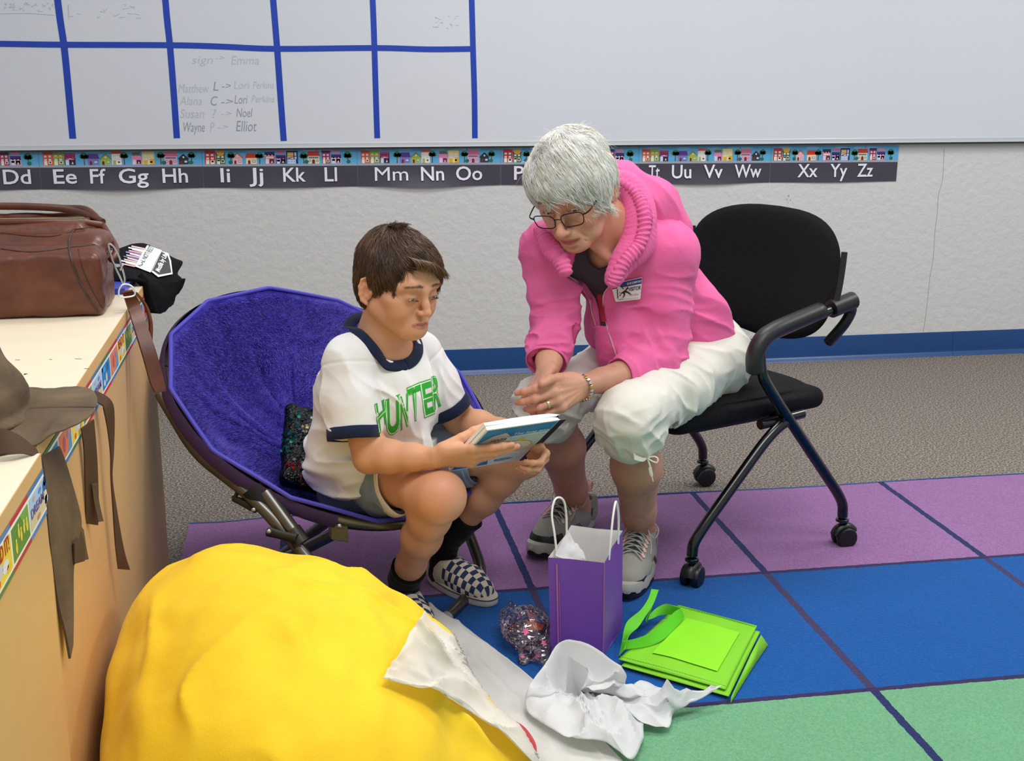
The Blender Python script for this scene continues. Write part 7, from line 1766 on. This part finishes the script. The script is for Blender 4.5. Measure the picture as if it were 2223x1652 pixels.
horse = [(.20, .12), (.27, .16), (.33, .24), (.36, .34), (.42, .40), (.50, .36), (.52, .28), (.55, .40), (.50, .46), (.47, .50), (.55, .58), (.66, .74), (.64, .77), (.50, .62), (.42, .58), (.42, .70), (.34, .84), (.31, .82), (.37, .68), (.33, .60), (.28, .62), (.24, .74), (.21, .73), (.24, .58), (.20, .54), (.17, .66), (.14, .84), (.11, .84), (.13, .62), (.14, .48), (.16, .34), (.12, .26)]
Fb.poly(horse, '1a1820', 3); Fb.poly([((x-.3)*.72+.29, (y-.42)*.72+.42) for x, y in horse[:9]+horse[20:]], 'd8d0d2', 4)
Fb.build('badge_sticker', badge); tb2 = B()
def bword(txt, s0, s1, tb, hh, mi, wt=0): V, Fc, _ = text_mesh(txt, 1, 1, 1, (0, 0, 0), (1, 0, 0), (0, 1, 0), weight=wt); tb2.add([bf(s0+(s1-s0)*p[0]/V[:, 0].max(), tb-hh*p[1]/.72, 4) for p in V], Fc, mi)
bword('GAUSE ELEMENTARY', .50, .98, .22, .11, 0, .01); bword('VISITOR', .55, .98, .55, .18, 1, .02); bword('NAME:', .14, .34, .93, .06, 1); bword('Phoebe', .56, .92, .80, .12, 2)
tb2.tube([bf(.36, .92, 4), bf(.95, .92, 4)], .0003, 4, 2); tb2.build('badge_lettering', [mat('badge_white', 'e8e8f0', .5), mat('badge_black', '17151c', .5), mat('badge_faint', 'a8a0a8', .5)], badge, smooth=False)
# ---- capri trousers ----
capM = m_cloth('white_cotton_twill', 'd3cfc3', 'dddad0', .85, 5, 650, .3)
v = Vox((.40, -2.20, .20), (1.16, -1.38, .66), .0032)
v.rc(hL+[.005, 0, .0], hR+[.005, 0, 0], .086, k=0); v.rc(hm2+[.01, 0, .02], hm2+[.0, .0, .07], .092, .09, k=.04)
for hp, kn, an, g in ((hL, kL_, aL_, 1), (hR, kR_, aR_, .96)):
    sh = unit(an-kn); th_ = unit(kn-hp); end = kn+sh*.060
    v.chain([hp, hp*.5+kn*.5+[0, 0, -.002], hp*.12+kn*.88], [.084*g, .073*g, .062*g], k=.03); v.ell(kn+th_*.008+[0, 0, -.002], (.062*g,)*3, k=.03); v.chain([kn, kn+sh*.06, end], [.061*g, .060*g, .0585*g], k=.03)
def cd_(P):
    o = vnoise(P, 12, 3)*.0045
    for hp, kn, an, s_ in ((hL, kL_, aL_, 3), (hR, kR_, aR_, 7)):
        sh = unit(an-kn); th_ = unit(kn-hp); o += fold(P, th_, (0, 0, 1), 34, .0130, s_, hp*.45+kn*.55-[0, 0, .03], (.13, .12, .06)); o += fold(P, sh, (1, 0, .2), 40, .010, s_+1, kn+sh*.04, (.09, .09, .06)); o += fold(P, np.cross(sh, th_), sh, 36, .0090, s_+2, kn+sh*.05, (.09, .09, .08))
    return o+fold(P, (.5, .3, 1), (1, -.6, .1), 30, .007, 11)*.6
v.disp(cd_, .018)
for kn, an, g in ((kL_, aL_, 1), (kR_, aR_, .96)): sh = unit(an-kn); cut_end(v, kn+sh*.062, sh, .056*g, .03, .10)
V, F = v.mesh(); cap_ = quads('capri_trousers', [(V, F)], capM, wom, it=1, label='white cropped trousers with tied cuffs'); CT = bvh(V, F)
for kn, an, g, sd in ((kL_, aL_, 1, 2), (kR_, aR_, .96, 6)): sh = unit(an-kn); band('trouser_cuff', kn+sh*.054, sh, .0605*g, .0625*g, ld, .044, .0025, capM, cap_, .004, seed=sd, cone=-.02)
tie = mat('cream_ribbon', 'e9e3d2', .6); tk = at(1405, 994, y=-2.082); b = B()
b.strip(spline([tk, at(1392, 988, y=-2.09), at(1377, 986, y=-2.095), at(1378, 990, y=-2.10), at(1395, 996, y=-2.095), tk], 5)+[0, 0, .0025], spline([tk, at(1392, 996, y=-2.09), at(1378, 994, y=-2.095), at(1379, 997, y=-2.10), at(1395, 1001, y=-2.095), tk], 5)-[0, 0, .001], thick=.0012)
b.tube(spline([tk, at(1420, 991, y=-2.09), at(1428, 996, y=-2.095), at(1426, 1004, y=-2.095), at(1416, 1001, y=-2.09), tk], 5), .0016, 6); b.tube(spline([tk, at(1411, 1010, y=-2.085), at(1412, 1020, y=-2.083), at(1418, 1045, y=-2.08)], 5), [.0016]*8+[.0035]*5+[.001]*3, 6, flat=((0, 1, 0), .3)); b.tube([at(1404, 975, y=-2.082), tk], .002, 6)
b.build('ribbon_tie', tie, cap_)
# ---- bracelet and ring ----
br_ = empty('bracelet', wL_, 'two-tone metal link bracelet on the wrist of the woman', 'bracelet'); ax = dL_; ux = unit(np.cross(ax, [0, 0, 1.])); uy = np.cross(ax, ux); c0 = wL_+dL_*.002+[0, 0, -.004]
for i in range(22):
    a = 2*math.pi*i/22; p = c0+ux*.0285*math.cos(a)+uy*.0275*math.sin(a)+ax*.004*math.sin(a*1+1); o_ = unit(p-c0); tt_ = np.cross(ax, o_)
    B().box((-.0030, -.0018, -.0042), (.0030, .0018, .0042), bev=.0008, M=(np.stack([tt_, o_, ax], 1), p)).build('link', steel if i % 3 else mat('gold_link', 'c9a85a', .3, metal=.9), br_, smooth=False)
    if i < 21: B().tube([p, c0+ux*.0285*math.cos(a+.285)+uy*.0275*math.sin(a+.285)+ax*.004*math.sin(a+1.285)], .0011, 6).build('link_pin', mat('dark_pin', '2a2a2e', .4, metal=.6), br_) if i % 2 == 0 else None
rp = hdWL[2][0]; rc_ = rp[0]*.45+rp[1]*.55; rax = unit(rp[1]-rp[0]); ri_ = B(); uu = unit(np.cross(rax, [0, 0, 1.])); vv_ = np.cross(rax, uu)
V = []; n = 28; prof = [(.0088, -.0028), (.0098, -.0020), (.0098, .0020), (.0088, .0028)]
for i in range(n):
    a = 2*math.pi*i/n
    for r, z in prof: V.append(rc_+uu*r*math.cos(a)+vv_*r*math.sin(a)+rax*z)
ri_.add(V, [(i*4+j, i*4+(j+1) % 4, ((i+1) % n)*4+(j+1) % 4, ((i+1) % n)*4+j) for i in range(n) for j in range(4)]); o = ri_.build('ring', mat('two_tone_ring', 'd9c48e', .25, metal=.8)); tag(o, 'wide gold and silver ring on the finger of the woman', 'ring')
# ---- hiking shoes ----
sg = mat('grey_suede_shoe', '8f8d86', .8, .12, 30, .4, 300); sd_ = mat('dark_mesh_shoe', '3f4241', .8, .2, 60, .4, 500); slp = mat('light_grey_midsole', 'a9a69e', .6, .06, 20); blkr = mat('black_rubber_toe', '121212', .5, .1, 30, .2, 200); lace = mat('grey_lace', 'a29f98', .7, .15, 300, .5, 600); pkl = mat('pale_pink_loop', 'e6b8a6', .6); sockG = m_cloth('grey_ankle_sock', '3e4143', '4a4d4f', .9, 10)
def hiking(an, f_, L_, side, col):
    f_ = unit([f_[0], f_[1], 0]); r_ = np.array([f_[1], -f_[0], 0]); o = np.array([an[0], an[1], .0085])-f_*.052; R = np.stack([r_, f_, [0, 0, 1.]], 1)
    def Q(x, y, z): return o+r_*x+f_*y+np.array([0, 0, z])
    v = Vox(o+[-.30, -.30, -.01], o+[.30, .30, .15], .0022)
    v.chain([Q(0, .022, .042), Q(0, .085, .042), Q(side*.006, L_*.62, .040), Q(side*.005, L_-.052, .034)], [.034, .036, .043, .040], k=.02, flat=((0, 0, 1), .88)); v.chain([Q(0, .022, .072), Q(0, .075, .078)], [.034, .036], k=.015); v.chain([Q(0, .085, .082), Q(side*.004, L_*.52, .062), Q(side*.005, L_*.72, .048)], [.026, .030, .028], k=.02)
    v.rc(Q(0, .008, .060), Q(0, .004, .098), .018, .012, k=.015)
    v.half(Q(0, 0, .018), (0, 0, -1)); v.rc(Q(0, .032, .05), Q(0, .068, .14), .029, .034, k=.003, mode='sub'); v.half(Q(0, .04, .096), unit(R @ [0, -.30, 1.]), rad=.07)
    v.disp(lambda P: fold(P, f_, r_, 34, .0022, 4, Q(0, L_*.62, .06), (.06, .06, .03))+vnoise(P, 40, 3)*.0006, .01); V, F = v.mesh(); V = relax(V, F, 1); 
    def part(c): q = (c-o)@R; return np.where(((q[:, 1] > L_-.062) & (q[:, 2] < (.054 if col else .040))), 2, np.where((q[:, 1] > .085) & (q[:, 1] < L_*.70) & (np.abs(q[:, 0]) < .021) & (q[:, 2] > .05), 1, 0)).astype(int)
    sh = quads('hiking_shoe', [(V, F)], [sg, sd_, blkr], wom, it=0, midx=part, label='grey lace-up hiking shoe'); ST_ = bvh(V, F)
    n = 80; ring = []
    for i in range(n):
        a = 2*math.pi*i/n; y = L_/2+(L_/2+.006)*math.sin(a); ca = math.cos(a); x = .046*math.copysign(abs(ca)**.7, ca)*(1-.20*max(0, -math.sin(a))); ring.append((x+side*.006*(y/L_), y))
    for nm, m_, prof in (('midsole', slp, [(.97, .008), (1.03, .010), (1.04, .022), (1.0, .034), (.9, .034)]), ('outsole', blkr, [(.95, 0), (1.0, .0), (1.01, .011), (.9, .012)])):
        V = []; k = len(prof)
        for pi, (sc_, z) in enumerate(prof):
            for i, (x, y) in enumerate(ring):
                lug = .004*(1 if i % 6 < 3 else -1) if nm == 'midsole' and z < .012 else 0; toe = .010*max(0, (y/L_-.78)/.22)**1.5*(1 if z < .02 else .7); V.append(Q(x*sc_, (y-L_/2)*sc_+L_/2, z+toe+(max(0, lug))))
        b = B(); b.add(V, [(p*n+i, p*n+(i+1) % n, (p+1)*n+(i+1) % n, (p+1)*n+i) for p in range(k-1) for i in range(n)]+[tuple(range(n))[::-1], tuple((k-1)*n+i for i in range(n))]); b.build(nm, m_, sh)
    def top(x, y, off=.002):
        hh = ST_.ray_cast(Vector(Q(x, y, .2)), Vector((0, 0, -1))); return (np.array(hh[0])+np.array([0, 0, off])) if hh[0] is not None else Q(x, y, .07)
    b = B(); ys = [.095+.017*i for i in range(6)]
    for i, y in enumerate(ys):
        w_ = .024; b.tube(spline([top(-w_, y), top(-w_*.4, y+.004, .004), top(w_*.4, y+.010, .004), top(w_, y+.014)], 4), .0019, 7)
        b.tube(spline([top(w_, y), top(w_*.4, y+.004, .006), top(-w_*.4, y+.010, .006), top(-w_, y+.014)], 4), .0019, 7)
    kn_ = top(0, .088, .008)
    for s_ in (-1, 1):
        b.tube(spline([kn_, kn_+r_*s_*.020+[0, 0, .012], kn_+r_*s_*.045+f_*.012+[0, 0, .0], kn_+r_*s_*.040+f_*.030-[0, 0, .018], kn_+r_*s_*.018+f_*.016-[0, 0, .004], kn_], 5), .0018, 7); b.tube(spline([kn_, kn_+r_*s_*.022+f_*.02, kn_+r_*s_*.036+f_*.055-[0, 0, .022], kn_+r_*s_*.040+f_*.085-[0, 0, .034]], 5), .0016, 7)
    b.build('laces', lace, sh)
    b = B()
    for i, y in enumerate(ys[1:]):
        for s_ in (-1, 1): b.tube([top(s_*.021, y, .003), top(s_*.027, y+.002, .002)], .0035, 8, flat=((0, 0, 1), .7))
    b.build('lace_loops', pkl, sh)
    b = B(); hl = Q(0, -.002, .100); b.strip(spline([hl-r_*.005+[0, 0, -.012], hl-r_*.005+[0, 0, .006], hl-r_*.005-f_*.012+[0, 0, .012], hl-r_*.005-f_*.014-[0, 0, .004], hl-r_*.005-[0, 0, .010]], 5), spline([hl+r_*.005+[0, 0, -.012], hl+r_*.005+[0, 0, .006], hl+r_*.005-f_*.012+[0, 0, .012], hl+r_*.005-f_*.014-[0, 0, .004], hl+r_*.005-[0, 0, .010]], 5), thick=.001); b.build('heel_loop', pkl, sh)
    b = B()
    for x_ in (-1, 1):
        for k_ in range(4): b.tube([Q(x_*.047, L_*.45+.006*k_, .040), Q(x_*.044, L_*.52+.006*k_, .060)], .0009, 5)
    b.build('side_stitching', sd_, sh)
    b = B(); b.add([Q(side*.0478, .055, .030), Q(side*.0478, .085, .026), Q(side*.0478, .090, .032), Q(side*.0478, .06, .036)], [(0, 1, 2, 3)]); b.build('side_flash', mat('coral_flash', 'dc9078', .5), sh, smooth=False)
    v = Vox(an-.08, an+.08, .0024); v.chain([an*[1, 1, 0]+[0, 0, .06], an+[0, 0, .012]], [.036, .0365], k=0); v.half(an+[0, 0, .018], (0, 0, 1)); V, F = v.mesh(); quads('ankle_sock', [(V, F)], sockG, wom, it=1)
hiking(aL_, at(1380, 1305, z=.02)-at(1420, 1205, z=.02), .262, 1, 0)
hiking(aR_, at(1150, 1240, z=.02)-at(1290, 1140, z=.02), .262, 1, 1)
